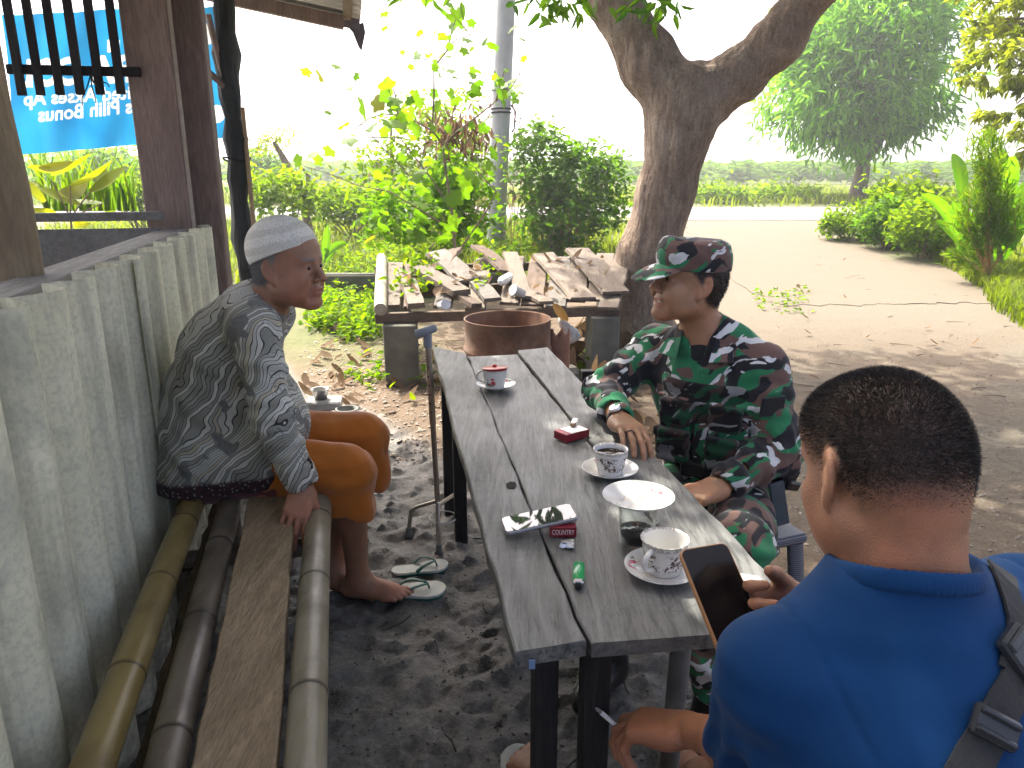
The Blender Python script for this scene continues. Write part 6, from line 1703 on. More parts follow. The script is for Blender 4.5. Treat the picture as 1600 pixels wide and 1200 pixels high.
def plastic_cup(label, p, rot, k=1.0):
    root = thing('plastic_cup', label, 'cup', tuple(p), rot)
    mb = MB(); mb.lathe([(.0001, .0), (.026*k, 0), (.028*k, .004*k), (.036*k, .095*k), (.039*k, .097*k), (.039*k, .1*k), (.035*k, .1*k), (.027*k, .006*k), (.0001, .004)], (0, 0, 0), 24); mb.obj('cup_wall', M_clp, root, world=False)
    mb = MB(); mb.lathe([(.0001, .1003*k), (.0365*k, .1003*k)], (0, 0, 0), 24); mb.obj('film_lid', simple('film_lid', (.62, .66, .72), .3, .2, 30, .3), root, world=False)
plastic_cup('crushed clear plastic cup lying on its side near the platform front edge', pl(.245, .02, .045), (1.35, .2, .5), .95)
plastic_cup('clear plastic cup tipped over on the boards above the rusty drum', pl(.60, .10, .075), (1.2, 0, -.9), 1.05)
bt = thing('plastic_bottle', 'flattened white plastic bottle lying along the middle of the platform', 'bottle', tuple(pl(.53, .42, .075)), (math.pi/2, 0, -.25))
mb = MB(); mb.lathe([(.0001, -.01), (.033, -.01), (.036, 0), (.036, .12), (.034, .13), (.036, .14), (.035, .20), (.014, .24), (.013, .262), (.0001, .262)], (0, 0, 0), 20); mb.obj('bottle_body', simple('milky_plastic', (.70, .72, .68), .3, .1, 20, .2), bt, world=False)
mb = MB(); mb.lathe([(.016, .25), (.016, .272), (.0001, .272)], (0, 0, 0), 16); mb.obj('bottle_cap', M_whp, bt, world=False)
# rusty half drum
t = NT('rusty_steel'); n = t.noise(9, 6, .65); m_ = t.noise(3, 4)
t.set(t.mix(t.ramp(m_, [(.4, 0), (.65, .7)]), t.ramp(n, [(.3, (.075, .036, .022)), (.55, (.17, .085, .050)), (.75, (.27, .17, .11))]), (.22, .16, .12)), .85, .3, .15); t.bump(n, .4, .006)
dc = P(793, 497, 4.45); drum = thing('rusty_drum', 'rusty cut open steel drum standing between table and platform', 'drum', (dc.x, dc.y, 0))
mb = MB(); h = dc.z
mb.lathe([(.001, .02), (.250, .02), (.256, -.02), (.258, .2), (.266, .21), (.266, .222), (.258, .232), (.258, h-.20), (.266, h-.19), (.266, h-.178), (.258, h-.168), (.259, h-.004), (.262, h), (.258, h+.002), (.252, h-.006), (.250, .03), (.001, .03)], (0, 0, 0), 56); mb.obj('drum_wall', t.m, drum, world=False)
# yellow leaf, white bag and clay shard between drum and trunk
q = P(868, 500, 4.75); mb = MB(); 
def curled_leaf(L, W, curl, fold, n=6):
    vs = []; fs = []
    for i in range(n+1):
        k = i/n; w = W*math.sin(math.pi*min(1, k*.93+.05))**.75; x = L*k; z = curl*L*(k*k)
        vs += [Vector((x, -w, z+fold*w)), Vector((x, 0, z)), Vector((x, w, z+fold*w))]
    for i in range(n): fs += [(i*3, i*3+1, i*3+4, i*3+3), (i*3+1, i*3+2, i*3+5, i*3+4)]
    return vs, fs
v_, f_ = curled_leaf(.14, .055, .35, .25); R = Euler((.9, 1.05, .5)).to_matrix(); mb.add([R@x for x in v_], f_, True)
o = mb.obj('dry_leaf', simple('amber_leaf', (.48, .22, .02), .6, .35, 14, .3)); o.location = q+Vector((-.02, 0, .10)); tag(o, 'bright amber dry leaf leaning on the rusty drum', 'leaf')
mb = MB(); q = P(888, 515, 4.9); v_ = []; n = 12
for i in range(7):
    for j in range(n): a = 2*math.pi*j/n; v_.append(Vector((.05*math.cos(a)*(1-.1*i+.12*math.sin(3*a+i)), .025*math.sin(a)*(1+.2*math.sin(2*a)), -.09+.032*i))+Vector((.012*math.sin(i), 0, 0)))
mb.add(v_, [(i*n+j, i*n+(j+1) % n, (i+1)*n+(j+1) % n, (i+1)*n+j) for i in range(6) for j in range(n)]+[tuple(range(n))[::-1], tuple(range(6*n, 7*n))], True)
R = Euler((0, -.45, 0)).to_matrix(); mb.v = [tuple(R@Vector(x)) for x in mb.v]
t = NT('dusty_plastic'); t.set(t.ramp(t.noise(30, 4), [(.3, (.25, .24, .23)), (.7, (.5, .49, .47))]), .35, .5); t.bump(t.noise(40, 4), .7, .008)
o = mb.obj('plastic_bag', t.m); o.location = q; tag(o, 'crumpled grey white plastic bag lying beside the amber leaf', 'bag')
mb = MB(); q = P(872, 545, 4.55); vs = []; n = 10
for i in range(5):
    for j in range(n+1): a = math.pi*(.1+.8*j/n); vs.append(Vector((.075*math.cos(a), -.055*math.sin(a), .06*i+(.03*math.sin(j*1.9) if i == 4 else 0))))
k = len(vs); vs += [v*.88+Vector((0, .0, 0)) for v in vs]; m = n+1
fs = [(i*m+j, i*m+j+1, (i+1)*m+j+1, (i+1)*m+j) for i in range(4) for j in range(n)]; fs += [tuple(k+x for x in f[::-1]) for f in fs]
fs += [(4*m+j, 4*m+j+1, k+4*m+j+1, k+4*m+j) for j in range(n)]+[(i*m, (i+1)*m, k+(i+1)*m, k+i*m) for i in range(4)]+[(i*m+n, k+i*m+n, k+(i+1)*m+n, (i+1)*m+n) for i in range(4)]
mb.add(vs, fs, True); o = mb.obj('clay_shard', simple('terracotta', (.24, .115, .075), .85, .3, 12, .3)); o.location = (q.x, q.y, .26); tag(o, 'broken curved terracotta shard next to the rusty drum', 'shard')
mb = MB(); mb.box((q.x, q.y+.02, .12), (.26, .16, .28), rot=(0, 0, .3), ch=.02, jit=.01); o = mb.obj('rubble_block', M_blk_); tag(o, 'dusty rubble block under the terracotta shard', 'block')
# grey pipe stubs beyond the old man's knee
M_pvc = simple('dusty_grey_pipe', (.24, .235, .21), .6, .25, 10, .2)
def pipe(label, p, r, h, name='pipe_stub'):
    mb = MB(); mb.lathe([(r, -.03), (r, h*.6), (r*1.10, h*.62), (r*1.12, h), (r*.98, h), (r*.92, h*.6), (r*.90, .02), (.0001, .02)], (0, 0, 0), 28); o = mb.obj(name, M_pvc); o.location = p; return tag(o, label, 'pipe')
q = GG(545, 690); pipe('short upright grey pipe stub beyond the old man\'s knee', (q.x, q.y, q.z), .055, .20)
q2 = GG(505, 682); pipe('grey pipe stub carrying a flat plate beside the open stub', (q2.x, q2.y, q2.z), .05, .17)
pt_ = thing('stone_plate', 'flat grey slab resting on a pipe stub behind the old man', 'slab', (q2.x, q2.y, q2.z+.17)); mb = MB(); mb.box((.02, 0, .028), (.19, .13, .05), rot=(0, 0, .12), ch=.008); mb.obj('plate', simple('pale_slab', (.33, .32, .30), .7, .2, 12, .3), pt_, world=False)
mb = MB(); mb.lathe([(.0001, 0), (.036, 0), (.046, .055), (.048, .057), (.044, .055), (.034, .006), (.0001, .005)], (0, 0, 0), 28); o = mb.obj('tin_bowl', simple('tin', (.45, .44, .42), .3, .2, 20, 0, metal=.8)); o.location = (q2.x+.0, q2.y+.01, q2.z+.224); tag(o, 'small shiny tin bowl on the grey slab behind the old man', 'bowl')
# ------------------------------------------------------------------ vegetation
def unit(a): return a/np.maximum(np.linalg.norm(a, axis=-1, keepdims=True), 1e-9)
def leaf_arrays(pos, d, up, L, W, fold=.25, droop=.25):
    d = unit(np.asarray(d, float)); s = unit(np.cross(d, up)); n = np.cross(s, d)
    L = np.asarray(L)[:, None]; W = np.asarray(W)[:, None]*.5
    e = n*W*fold
    V = np.stack([pos, pos+d*L*.30+s*W+e, pos+d*L*.68+s*W*.72+e-n*L*droop*.35, pos+d*L-n*L*droop, pos+d*L*.68-s*W*.72+e-n*L*droop*.35, pos+d*L*.30-s*W+e], 1)
    N = len(pos); b = (np.arange(N)*6)[:, None]
    F = np.concatenate([b+np.array([0, 5, 4, 3]), b+np.array([0, 3, 2, 1])])
    return V.reshape(-1, 3), F
def leaf_obj(name, pos, d, up, L, W, tint, mat, parent=None, fold=.25, droop=.25):
    V, F = leaf_arrays(pos, d, up, L, W, fold, droop)
    if parent is not None: V = V-np.array(chain_loc(parent))
    return mesh_obj(name, np_mesh(name, V, F, mat, False, {'tint': np.repeat(np.clip(tint, 0, 1), 6)}), parent)
def blades(name, pos, d, H, W, tint, mat, parent=None, bend=.35):
    "grass: each blade a bent strip of two quads"
    N = len(pos); r = nrs
    up = np.tile([0, 0, 1.0], (N, 1)); d = unit(d*np.array([1, 1, 0])+1e-6); s = np.stack([-d[:, 1], d[:, 0], np.zeros(N)], 1)
    H = np.asarray(H)[:, None]; W = np.asarray(W)[:, None]*.5
    m = pos+up*H*.55+d*H*bend*.25; t = pos+up*H*(1-.25*bend)+d*H*bend
    V = np.stack([pos-s*W, pos+s*W, m+s*W*.8, m-s*W*.8, t+s*W*.12, t-s*W*.12], 1)
    b = (np.arange(N)*6)[:, None]
    F = np.concatenate([b+np.array([0, 1, 2, 3]), b+np.array([3, 2, 4, 5])])
    V = V.reshape(-1, 3)
    if parent is not None: V = V-np.array(chain_loc(parent))
    return mesh_obj(name, np_mesh(name, V, F, mat, False, {'tint': np.repeat(np.clip(tint, 0, 1), 6)}), parent)
def gz(x, y): return terrain(x, y)
def rdir(n, r=nrs):
    return unit(r.normal(size=(n, 3)))
LM_mango = leaf_mat('mango_leaf', (.024, .085, .016), (.14, .27, .030), (2.6, 2.9, .6), .38, .5)
LM_light = leaf_mat('light_leaf', (.085, .120, .015), (.16, .185, .028), (2.5, 2.5, .45), .45, .5)
LM_vine = leaf_mat('vine_leaf', (.035, .10, .007), (.075, .145, .008), (2.7, 2.8, .35), .42, .55)
LM_shrub = leaf_mat('shrub_leaf', (.028, .085, .012), (.065, .135, .014), (2.7, 2.7, .35), .42, .5)
LM_yel = leaf_mat('yellow_leaf', (.055, .10, .006), (.135, .145, .008), (2.4, 2.2, .3), .45, .55)
LM_weed = leaf_mat('weed_leaf', (.045, .11, .008), (.10, .155, .009), (2.6, 2.6, .3), .5, .55)
LM_grass = leaf_mat('grass_blade', (.050, .090, .011), (.115, .145, .02), (2.4, 2.4, .4), .55, .5)
LM_corn = leaf_mat('corn_leaf', (.06, .13, .03), (.11, .18, .045), (2.2, 2.2, 1.0), .5, .45)
LM_dry = leaf_mat('dry_leaf', (.09, .060, .036), (.18, .125, .078), (1.5, 1.4, 1.1), .7, .35)
LM_ban = leaf_mat('banana_leaf', (.045, .12, .008), (.08, .165, .01), (2.4, 2.6, .3), .35, .55)
LM_big = leaf_mat('tree_leaf', (.022, .055, .014), (.05, .10, .02), (2.2, 2.4, .8), .35, .35)
def bark_mat(name, a, b, sc=9, patch=(.30, .27, .22)):
    t = NT(name); v = t.coord('Object', (3.2, 3.2, .8)); n = t.noise(sc, 7, .65, .4, vec=v); m = t.noise(3, 5, .6); f = t.noise(55, 4, .65); vo = t.vor(11, vec=v)
    c = t.ramp(n, [(.3, a), (.7, b)]); c = t.mix(t.ramp(m, [(.5, 0), (.68, .55)]), c, patch); c = t.mix(t.ramp(f, [(.3, .5), (.5, 0)]), c, scl(a, .4))
    t.set(c, .9, .2); t.bump(t.math('ADD', t.math('ADD', n, t.math('MULTIPLY', f, .4)), t.math('MULTIPLY', vo, .5)), .8, .025); return t.m
M_bark = bark_mat('rough_bark', (.145, .102, .073), (.31, .238, .178), patch=(.42, .355, .275)); M_bark2 = bark_mat('brown_bark', (.12, .085, .06), (.27, .21, .16))
M_twig = simple('twig_bark', (.17, .12, .085), .85, .3, 12, .3)

def litter_mesh(i, mat):
    v_, f_ = curled_leaf(1, .22+.05*(i % 3), .18+.2*(i % 4), .2+.15*(i % 3)); mb = MB(); mb.add(v_, f_, True); me = mb.mesh('fallen_leaf', mat); a = me.attributes.new('tint', 'FLOAT', 'POINT'); a.data.foreach_set('value', [(.15+.17*i) % 1]*len(me.vertices)); return me
# ---- the forked tree beside the table
TY = 6.2
base = P(1003, 545, TY); tree = thing('shade_tree', 'thick forked tree with rough grey brown trunk behind the soldier', 'tree', (base.x, base.y, 0))
def tp(u, v, dy=0): return V3(tuple(P(u, v, TY+dy)))
b0 = tp(1000, 560); b0[2] = -.15
ops = []; A = lambda a, b, ra, rb, k=.12: ops.append(('+', Cap(a, b, ra, rb), k))
A(b0, tp(1001, 500), .285, .222); A(tp(1001, 500), tp(1012, 400), .222, .232); A(tp(1012, 400), tp(1040, 300), .232, .215); A(tp(1040, 300), tp(1060, 215), .215, .235); A(tp(1060, 215), tp(1075, 155), .235, .27)
A(tp(1062, 175), tp(1015, 100, .05), .225, .205); A(tp(1015, 100, .05), tp(958, 0, .12), .205, .19); A(tp(958, 0, .12), tp(880, -150, .3), .19, .15); A(tp(880, -150, .3), tp(800, -330, .2), .15, .10)
A(tp(1088, 165), tp(1155, 118, -.05), .215, .18); A(tp(1155, 118, -.05), tp(1215, 65, -.12), .18, .17); A(tp(1215, 65, -.12), tp(1275, -25, -.2), .17, .16); A(tp(1275, -25, -.2), tp(1340, -200, -.5), .16, .12); A(tp(1340, -200, -.5), tp(1420, -380, -1.0), .12, .08)
for a_, r_ in (((-.25, -.10), .12), ((.22, -.22), .13), ((.3, .1), .10), ((-.1, -.3), .10)):
    A(b0+V3(a_[0]*.3, a_[1]*.3, .45), b0+V3(a_[0]*1.5, a_[1]*1.5, .12), .09, .04)
ops.append(('+', Ell(tp(1085, 148, -.17), (.10, .08, .12)), .08))
def bark_d(p): return .012*wob3(p*V3(1, 1, .35), 22, 61)+.010*np.abs(wob3(p*V3(1, 1, .4), 11, 62))+.006*wob3(p, 48, 63)
lo, hi = bbox_of(ops, .06); v, f = sdf_mesh(ops, .019, lo, hi, bark_d, smooth=1, damp=.03)
mesh_obj('trunk', np_mesh('trunk', v-np.array(chain_loc(tree)), f, M_bark, True), tree)
r = np.random.RandomState(5)
CC = V3(1.3, 5.0, 4.9)
cl = []
while len(cl) < 820:
    q = r.uniform(-1, 1, 3)
    if q@q > 1: continue
    c = CC+q*V3(4.3, 3.7, 1.2)
    if c[2] < 1.46+.25*c[1]+.35: continue
    sx, sy = c[0]+c[2]*.365, c[1]-c[2]*.565          # where its shade falls
    if sy > 6.3+.25*max(0, sx-1.5) or (sx < .75 and sy > 3.55-.35*sx): continue
    if r.rand() < .10: continue
    cl.append(c)
cl = np.array(cl); k = 17
pos = np.repeat(cl, k, 0)+r.normal(size=(len(cl)*k, 3))*.13; d = rdir(len(pos), r)*V3(1, 1, .6)+V3(0, 0, -.35)
leaf_obj('crown', pos, d, V3(0, 0, 1)+r.normal(size=(len(pos), 3))*.3, r.uniform(.16, .26, len(pos)), r.uniform(.06, .09, len(pos)), r.rand(len(pos)), LM_big, tree)
lim = [tp(880, -150, .3), tp(800, -330, .2), tp(1340, -200, -.5), tp(1420, -380, -1.0), tp(958, 0, .12), tp(1275, -25, -.2)]
mb = MB()
for c in cl[::6]:
    a = min(lim, key=lambda q: np.linalg.norm(q-c)); m = (a+c)/2+V3(0, 0, .25)
    mb.tube([a, m, c], [.035, .022, .008], 6)
mb.obj('branches', M_bark, tree)['kind'] = 'stuff'
for ctr, n_, sp_ in (((880, 12), 24, .12), ((905, -4), 14, .09), ((852, -6), 12, .09), ((1040, 5), 20, .11), ((1020, -8), 16, .10), ((690, -12), 10, .08), ((650, -14), 5, .06)):
    c = tp(ctr[0], ctr[1], -.4); pos = c+r.normal(size=(n_, 3))*V3(sp_, sp_, sp_*.6); d = unit(r.normal(size=(n_, 3))*V3(1, .6, .4)+V3(0, 0, -.9))
    o = leaf_obj('leaf_spray', pos, d, r.normal(size=(n_, 3)), r.uniform(.10, .15, n_), r.uniform(.035, .05, n_), r.rand(n_), LM_shrub, tree); o['kind'] = 'stuff'

# ---- mango tree across the road and the leafy tree at the right edge
def crown_tree(name, label, loc, trunk_h, trunk_r, center, radii, ncl, kper, LW, mat, seed, lean=0.0, droop=.5, cut=None, shell=.55, barkm=None, spread=.22, rough=.16):
    root = thing(name, label, 'tree', loc); r = np.random.RandomState(seed); o = V3(loc); c0 = V3(center)
    cl = []
    while len(cl) < ncl:
        q = r.normal(size=3); q /= np.linalg.norm(q); q *= shell+(1-shell)*r.rand()**.6
        b = 1+rough*wob3((q*2.2)[None], 1.6, seed)[0]
        c = c0+q*V3(radii)*b
        if cut and not cut(c, r): continue
        cl.append(c)
    cl = np.array(cl); N = ncl*kper
    ax = unit(cl-c0+V3(0, 0, .25)*np.array(radii)[2]+r.normal(size=cl.shape)*.6)
    ax = np.repeat(ax, kper, 0); d = unit(ax*.75+rdir(N, r)*.95+V3(0, 0, -droop)); pos = np.repeat(cl, kper, 0)+d*.03+r.normal(size=(N, 3))*LW[0]*spread
    tint = np.repeat(r.rand(ncl), kper)*.6+r.rand(N)*.4
    leaf_obj('crown', pos, d, V3(0, 0, 1)+r.normal(size=(N, 3))*.35, LW[0]*r.uniform(.7, 1.2, N), LW[1]*r.uniform(.8, 1.2, N), tint, mat, root, droop=.3)
    top = V3(loc)+V3(lean, 0, trunk_h)
    mb = MB(); pts = [V3(loc)+V3(0, 0, -.1), V3(loc)*.5+top*.5+V3(.03, 0, 0), top]; mb.tube(pts, [trunk_r*1.25, trunk_r, trunk_r*.85], 14, wob=.05)
    for q in cl[::max(1, ncl//26)]:
        m = (top+q)/2+V3(0, 0, .12*radii[2]); mb.tube([top-V3(0, 0, .1), m, q*.9+c0*.1], [trunk_r*.45, trunk_r*.22, trunk_r*.06], 7)
    mb.obj('trunk', barkm or M_bark2, root)
    return root
mt = P(1342, 300, 27.0); zb = tz(mt.x, 27)
mc = P(1346, 105, 27.0)
crown_tree('mango_tree', 'big rounded dark green mango tree standing alone across the road', (mt.x-.1, 27.0, zb), 1.3, .26, (mc.x, 27.0, mc.z), (2.85, 2.7, 3.3), 430, 40, (.34, .085), LM_mango, 21, .15, .55, lambda c, r: c[2] > 1.95+.22*abs(c[0]-mc.x)*(r.rand() > .3)+.5*r.rand(), spread=.85, rough=.26, shell=.30)
rt = P(1680, 40, 12.5)
crown_tree('leafy_tree', 'light yellow green tree reaching in at the upper right edge', (rt.x+.9, 12.5, .2), 3.0, .16, (rt.x+.25, 12.5, rt.z), (2.05, 1.6, 1.9), 620, 22, (.13, .055), LM_light, 33, -.3, .35, lambda c, r: not (c[2] < 2.75 and c[0] < rt.x-.9))

# ---- utility pole
pb = P(776, 330, 12.2); pt2 = P(796, -120, 12.2)
pole = thing('utility_pole', 'pale grey concrete utility pole rising behind the shrubs', 'pole', (pb.x, 12.2, 0))
mb = MB(); mb.tube([(pb.x-.02, 12.2, -.1), tuple(pb), tuple(pt2)], [.155, .150, .135], 24); mb.obj('pole_shaft', simple('pole_concrete', (.36, .37, .37), .8, .2, 3, .3, 30), pole)
for v_ in (130, 160, 166):
    q = pb+(pt2-pb)*((330-v_)/450); mb = MB(); mb.lathe([(.143, -.012), (.158, -.012), (.158, .012), (.143, .012)], q, 24); mb.obj('steel_band', M_dark, pole)
mb = MB(); q = pb+(pt2-pb)*(165/450); mb.tube([q+Vector((.15, -.03, .1)), q+Vector((.22, -.06, 0)), q+Vector((.20, -.06, -.25)), q+Vector((.16, -.05, -.3))], .012, 6); mb.obj('cable_loop', M_dark, pole)

# ---- shrubs
def shrub(name, label, root_p, blobs, nleaf, LW, mat, seed, stems=10, stem_r=.012, droop=.2, cat='shrub', group=None, stem_mat=None, clus=9, gaps=.0):
    root = thing(name, label, cat, tuple(root_p), group=group); r = np.random.RandomState(seed)
    ncl = max(1, nleaf//clus); w = np.array([b[1][0]*b[1][1]*b[1][2] for b in blobs])**.67; w = w/w.sum(); cl = []
    for i in r.choice(len(blobs), ncl, p=w):
        q = unit(r.normal(size=3))*(.35+.65*r.rand()**.5); cl.append(V3(blobs[i][0])+q*V3(blobs[i][1]))
    cl = np.array(cl); N = ncl*clus
    pos = np.repeat(cl, clus, 0)+r.normal(size=(N, 3))*LW[0]*.75; d = unit(rdir(N, r)*V3(1, 1, .6)+V3(0, 0, .15-droop))
    z0 = pos[:, 2].min(); zr = np.ptp(pos[:, 2])+1e-6
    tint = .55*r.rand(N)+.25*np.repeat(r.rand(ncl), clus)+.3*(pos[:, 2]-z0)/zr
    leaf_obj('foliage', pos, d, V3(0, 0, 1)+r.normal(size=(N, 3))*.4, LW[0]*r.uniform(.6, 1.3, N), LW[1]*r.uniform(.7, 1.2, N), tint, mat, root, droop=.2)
    mb = MB(); rp = V3(tuple(root_p))
    for q in cl[r.choice(ncl, min(stems, ncl), replace=False)]:
        a = rp+V3(r.normal()*.12, r.normal()*.08, -.05); m = a*.45+q*.55+V3(r.normal()*.05, r.normal()*.05, .05)
        mb.tube([a, (a+m)/2+r.normal(size=3)*.02, m, q], [stem_r*1.2, stem_r, stem_r*.8, stem_r*.3], 6)
    mb.obj('stems', stem_mat or M_twig, root)['kind'] = 'stuff'
    return root
def bl(u, v, Y, ru, rv, ry=None):
    c = P(u, v, Y); t = Y/1.0; k = t/FPX
    return (tuple(c), (ru*k, ry or (ru*k*.8), rv*k))
# leafy shrub left of the forked trunk
g0 = GT(880, 402); Ys = g0.y
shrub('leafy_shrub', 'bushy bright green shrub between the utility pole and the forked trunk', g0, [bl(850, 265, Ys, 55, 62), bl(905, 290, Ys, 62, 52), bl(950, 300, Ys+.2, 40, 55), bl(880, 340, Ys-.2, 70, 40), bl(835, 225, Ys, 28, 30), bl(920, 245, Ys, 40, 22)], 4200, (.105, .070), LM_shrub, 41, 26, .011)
# dry stalks behind
def stalks(name, label, pts, n, hgt, spread, seed, mat, rad=.006, leafn=0):
    root = thing(name, label, 'dry stalks', tuple(pts)); r = np.random.RandomState(seed); mb = MB(); tips = []
    for i in range(n):
        a = V3(tuple(pts))+V3(r.normal()*spread, r.normal()*spread*.5, 0); h = hgt*r.uniform(.55, 1.1); q = a+V3(r.normal()*.12*h, r.normal()*.1, h)
        m = (a+q)/2+V3(r.normal()*.05, 0, 0); mb.tube([a, m, q], [rad, rad*.8, rad*.4], 5); tips += [m*.4+q*.6, q, (m+q)/2]
    mb.obj('stalks', mat, root)['kind'] = 'stuff'
    if leafn:
        tips = np.array(tips); N = leafn; c = tips[r.choice(len(tips), N)]+r.normal(size=(N, 3))*.07; d = unit(r.normal(size=(N, 3))*V3(.7, .7, .5)+V3(0, 0, -.9))
        o = leaf_obj('dead_leaves', c, d, r.normal(size=(N, 3)), r.uniform(.07, .15, N), r.uniform(.02, .045, N), r.rand(N), LM_dry, root, fold=.6); o['kind'] = 'stuff'
    return root
g1 = GT(722, 395); M_stalk = simple('dry_stalk', (.30, .21, .13), .85, .3, 8, .2)
stalks('dry_stalks', 'tall brown dry stalks crowded behind the leafy vine', g1+Vector((0, 1.2, 0)), 90, 2.2, .34, 51, M_stalk, .008, 420)
stalks('dry_stalks', 'reddish dry stalks in front of the bushy shrub', GT(855, 400), 38, 1.1, .26, 52, simple('red_stalk', (.26, .13, .075), .85), .009, 160)
stalks('dry_stalks', 'thin bare twigs rising left of the leafy vine', GT(600, 385), 20, 1.5, .22, 53, M_stalk, .006, 90)

# ---- broad-leaved vine shrub with each large leaf its own part
def lobed_leaf_mesh(name, mat, seed, n=5):
    r = np.random.RandomState(seed); out = []; m = 20
    for i in range(m):
        a = 2*math.pi*i/m; rad = .5*(.72+.28*abs(math.cos(n*(a)/2)))*(1.0-.35*max(0, math.cos(a-math.pi))**6)
        rad *= r.uniform(.93, 1.07); x, y = .40+rad*math.cos(a), rad*.95*math.sin(a); out.append((x, y, -.16*((x-.4)**2+y*y)*2+.10*abs(y)-.1*x*x))
    V = np.array([(.36, 0, .02)]+out); F = [(0, i+1, (i+1) % m+1) for i in range(m)]
    return np_mesh(name, V, np.array(F), mat, True, {'tint': np.full(m+1, r.uniform(.1, .9))})
vine = thing('broad_leaf_vine', 'straggling shrub with large lobed translucent leaves and bare crooked twigs', 'shrub', tuple(GT(700, 395)))
VY = 7.6
stem = [[(712, 400), (706, 330), (697, 270), (692, 226)], [(692, 226), (676, 205), (650, 190), (622, 180), (598, 178), (575, 186)], [(692, 226), (715, 205), (748, 180), (775, 158), (800, 135), (812, 118)], [(675, 206), (678, 150), (678, 105), (668, 93), (640, 91)], [(678, 105), (698, 80), (712, 62), (735, 55)], [(706, 330), (675, 280), (640, 235), (625, 215)], [(622, 180), (618, 150), (612, 130)], [(698, 80), (706, 50), (712, 30)], [(712, 400), (760, 330), (775, 300), (740, 260)], [(706, 360), (660, 330), (610, 300), (560, 290)], [(775, 158), (782, 130), (788, 110)]]
tw = []
for i, s_ in enumerate(stem):
    pts = [P(u, v, VY+.10*math.sin(3*i+.6*j)) for j, (u, v) in enumerate(s_)]
    r0 = .017 if i == 0 else .010; mb = MB(); mb.tube(pts, np.linspace(r0, r0*.45, len(pts)), 8, wob=.1); mb.obj('stem' if i == 0 else 'twig', M_twig, vine); tw.append(pts)
LMs = [lobed_leaf_mesh('leaf', LM_vine, 60+i) for i in range(7)]; LMy = [lobed_leaf_mesh('leaf', LM_yel, 80), lobed_leaf_mesh('leaf', LM_dry, 81)]
spots = [(688, 8, 26), (700, 14, 22), (670, 4, 14), (745, 42, 15), (760, 60, 14), (790, 48, 18), (785, 80, 17), (810, 62, 14), (700, 42, 10), (600, 30, 12), (606, 50, 10), (592, 66, 12), (500, 112, 20), (520, 108, 15), (490, 118, 13), (550, 120, 12), (612, 128, 16), (620, 138, 20), (590, 132, 16), (660, 148, 20), (675, 160, 17), (710, 145, 18), (730, 140, 16), (740, 130, 12), (560, 160, 24), (578, 168, 22), (600, 170, 18), (545, 215, 22), (540, 198, 16), (515, 180, 12), (520, 230, 15), (580, 195, 18), (592, 190, 16), (608, 188, 26), (622, 196, 18), (610, 210, 16), (655, 205, 22), (690, 160, 18), (700, 182, 14), (720, 160, 14), (750, 190, 20), (765, 195, 18), (770, 235, 16), (480, 248, 22), (495, 240, 16), (460, 255, 16), (505, 255, 14), (680, 240, 16), (640, 275, 20), (665, 262, 18), (640, 300, 22), (690, 300, 26), (720, 275, 20), (740, 280, 22), (655, 320, 24), (670, 345, 26), (640, 352, 22), (700, 352, 24), (715, 335, 20), (748, 352, 20), (600, 350, 22), (625, 330, 18), (585, 365, 20), (710, 378, 22), (668, 372, 22), (735, 300, 18), (758, 262, 16), (580, 240, 14), (560, 262, 14), (600, 265, 15), (612, 285, 18), (575, 300, 16), (545, 300, 15)]
r = np.random.RandomState(77)
def vine_leaf(u, v, px):
    Y_ = VY+r.uniform(-.5, .5); c = P(u+r.uniform(-4, 4), v+r.uniform(-4, 4), Y_); s = px*1.75*Y_/FPX*r.uniform(.75, 1.1)
    me = LMs[r.randint(7)] if r.rand() > .015 else LMy[0]
    o = mesh_obj('leaf', me, vine); o.location = c-chain_loc(vine); o.scale = (s,)*3
    o.rotation_euler = Euler((r.uniform(.2, 1.5), r.uniform(-.7, .7), r.uniform(0, 6.28)))
for u, v, px in spots: vine_leaf(u, v, px*.9)
for i in range(150):
    s_ = tw[r.randint(len(tw))]; k = r.randint(len(s_)-1); q = s_[k].lerp(s_[k+1], r.rand()); rel = q-Vector(cam.location); fy = rel.y*CP-rel.z*SP
    vine_leaf(800+FPX*rel.x/fy+r.normal()*22, 600-FPX*(rel.y*SP+rel.z*CP)/fy+r.normal()*16, r.uniform(6, 12))
shrub('leafy_shrub', 'low dense green undergrowth around the foot of the lobed leaf shrub', GT(680, 392), [bl(660, 330, 8.3, 75, 45), bl(730, 320, 8.4, 50, 60), bl(610, 340, 8.6, 50, 40), bl(700, 270, 8.6, 45, 40)], 1500, (.10, .07), LM_vine, 43, 14, .008)
shrub('leafy_shrub', 'tall airy fine leaved growth behind the crooked twigs', GT(690, 380), [bl(655, 250, 9.4, 70, 75), bl(720, 230, 9.6, 45, 80), bl(600, 280, 9.5, 60, 60), bl(660, 190, 9.5, 40, 45), bl(745, 270, 9.6, 40, 70)], 2400, (.085, .045), LM_weed, 45, 40, .007, clus=6)
for (u0, v0, u1, v1, u2, v2) in ((640, 275, 560, 190, 500, 112), (622, 180, 600, 120, 598, 40), (625, 215, 560, 215, 510, 185), (560, 290, 510, 270, 462, 256), (575, 186, 550, 205, 520, 232), (735, 55, 715, 30, 690, 5), (812, 118, 808, 90, 812, 60)):
    mb = MB(); mb.tube([P(u0, v0, VY), P(u1, v1, VY+.1), P(u2, v2, VY)], [.006, .0045, .002], 6); mb.obj('twig', M_twig, vine)
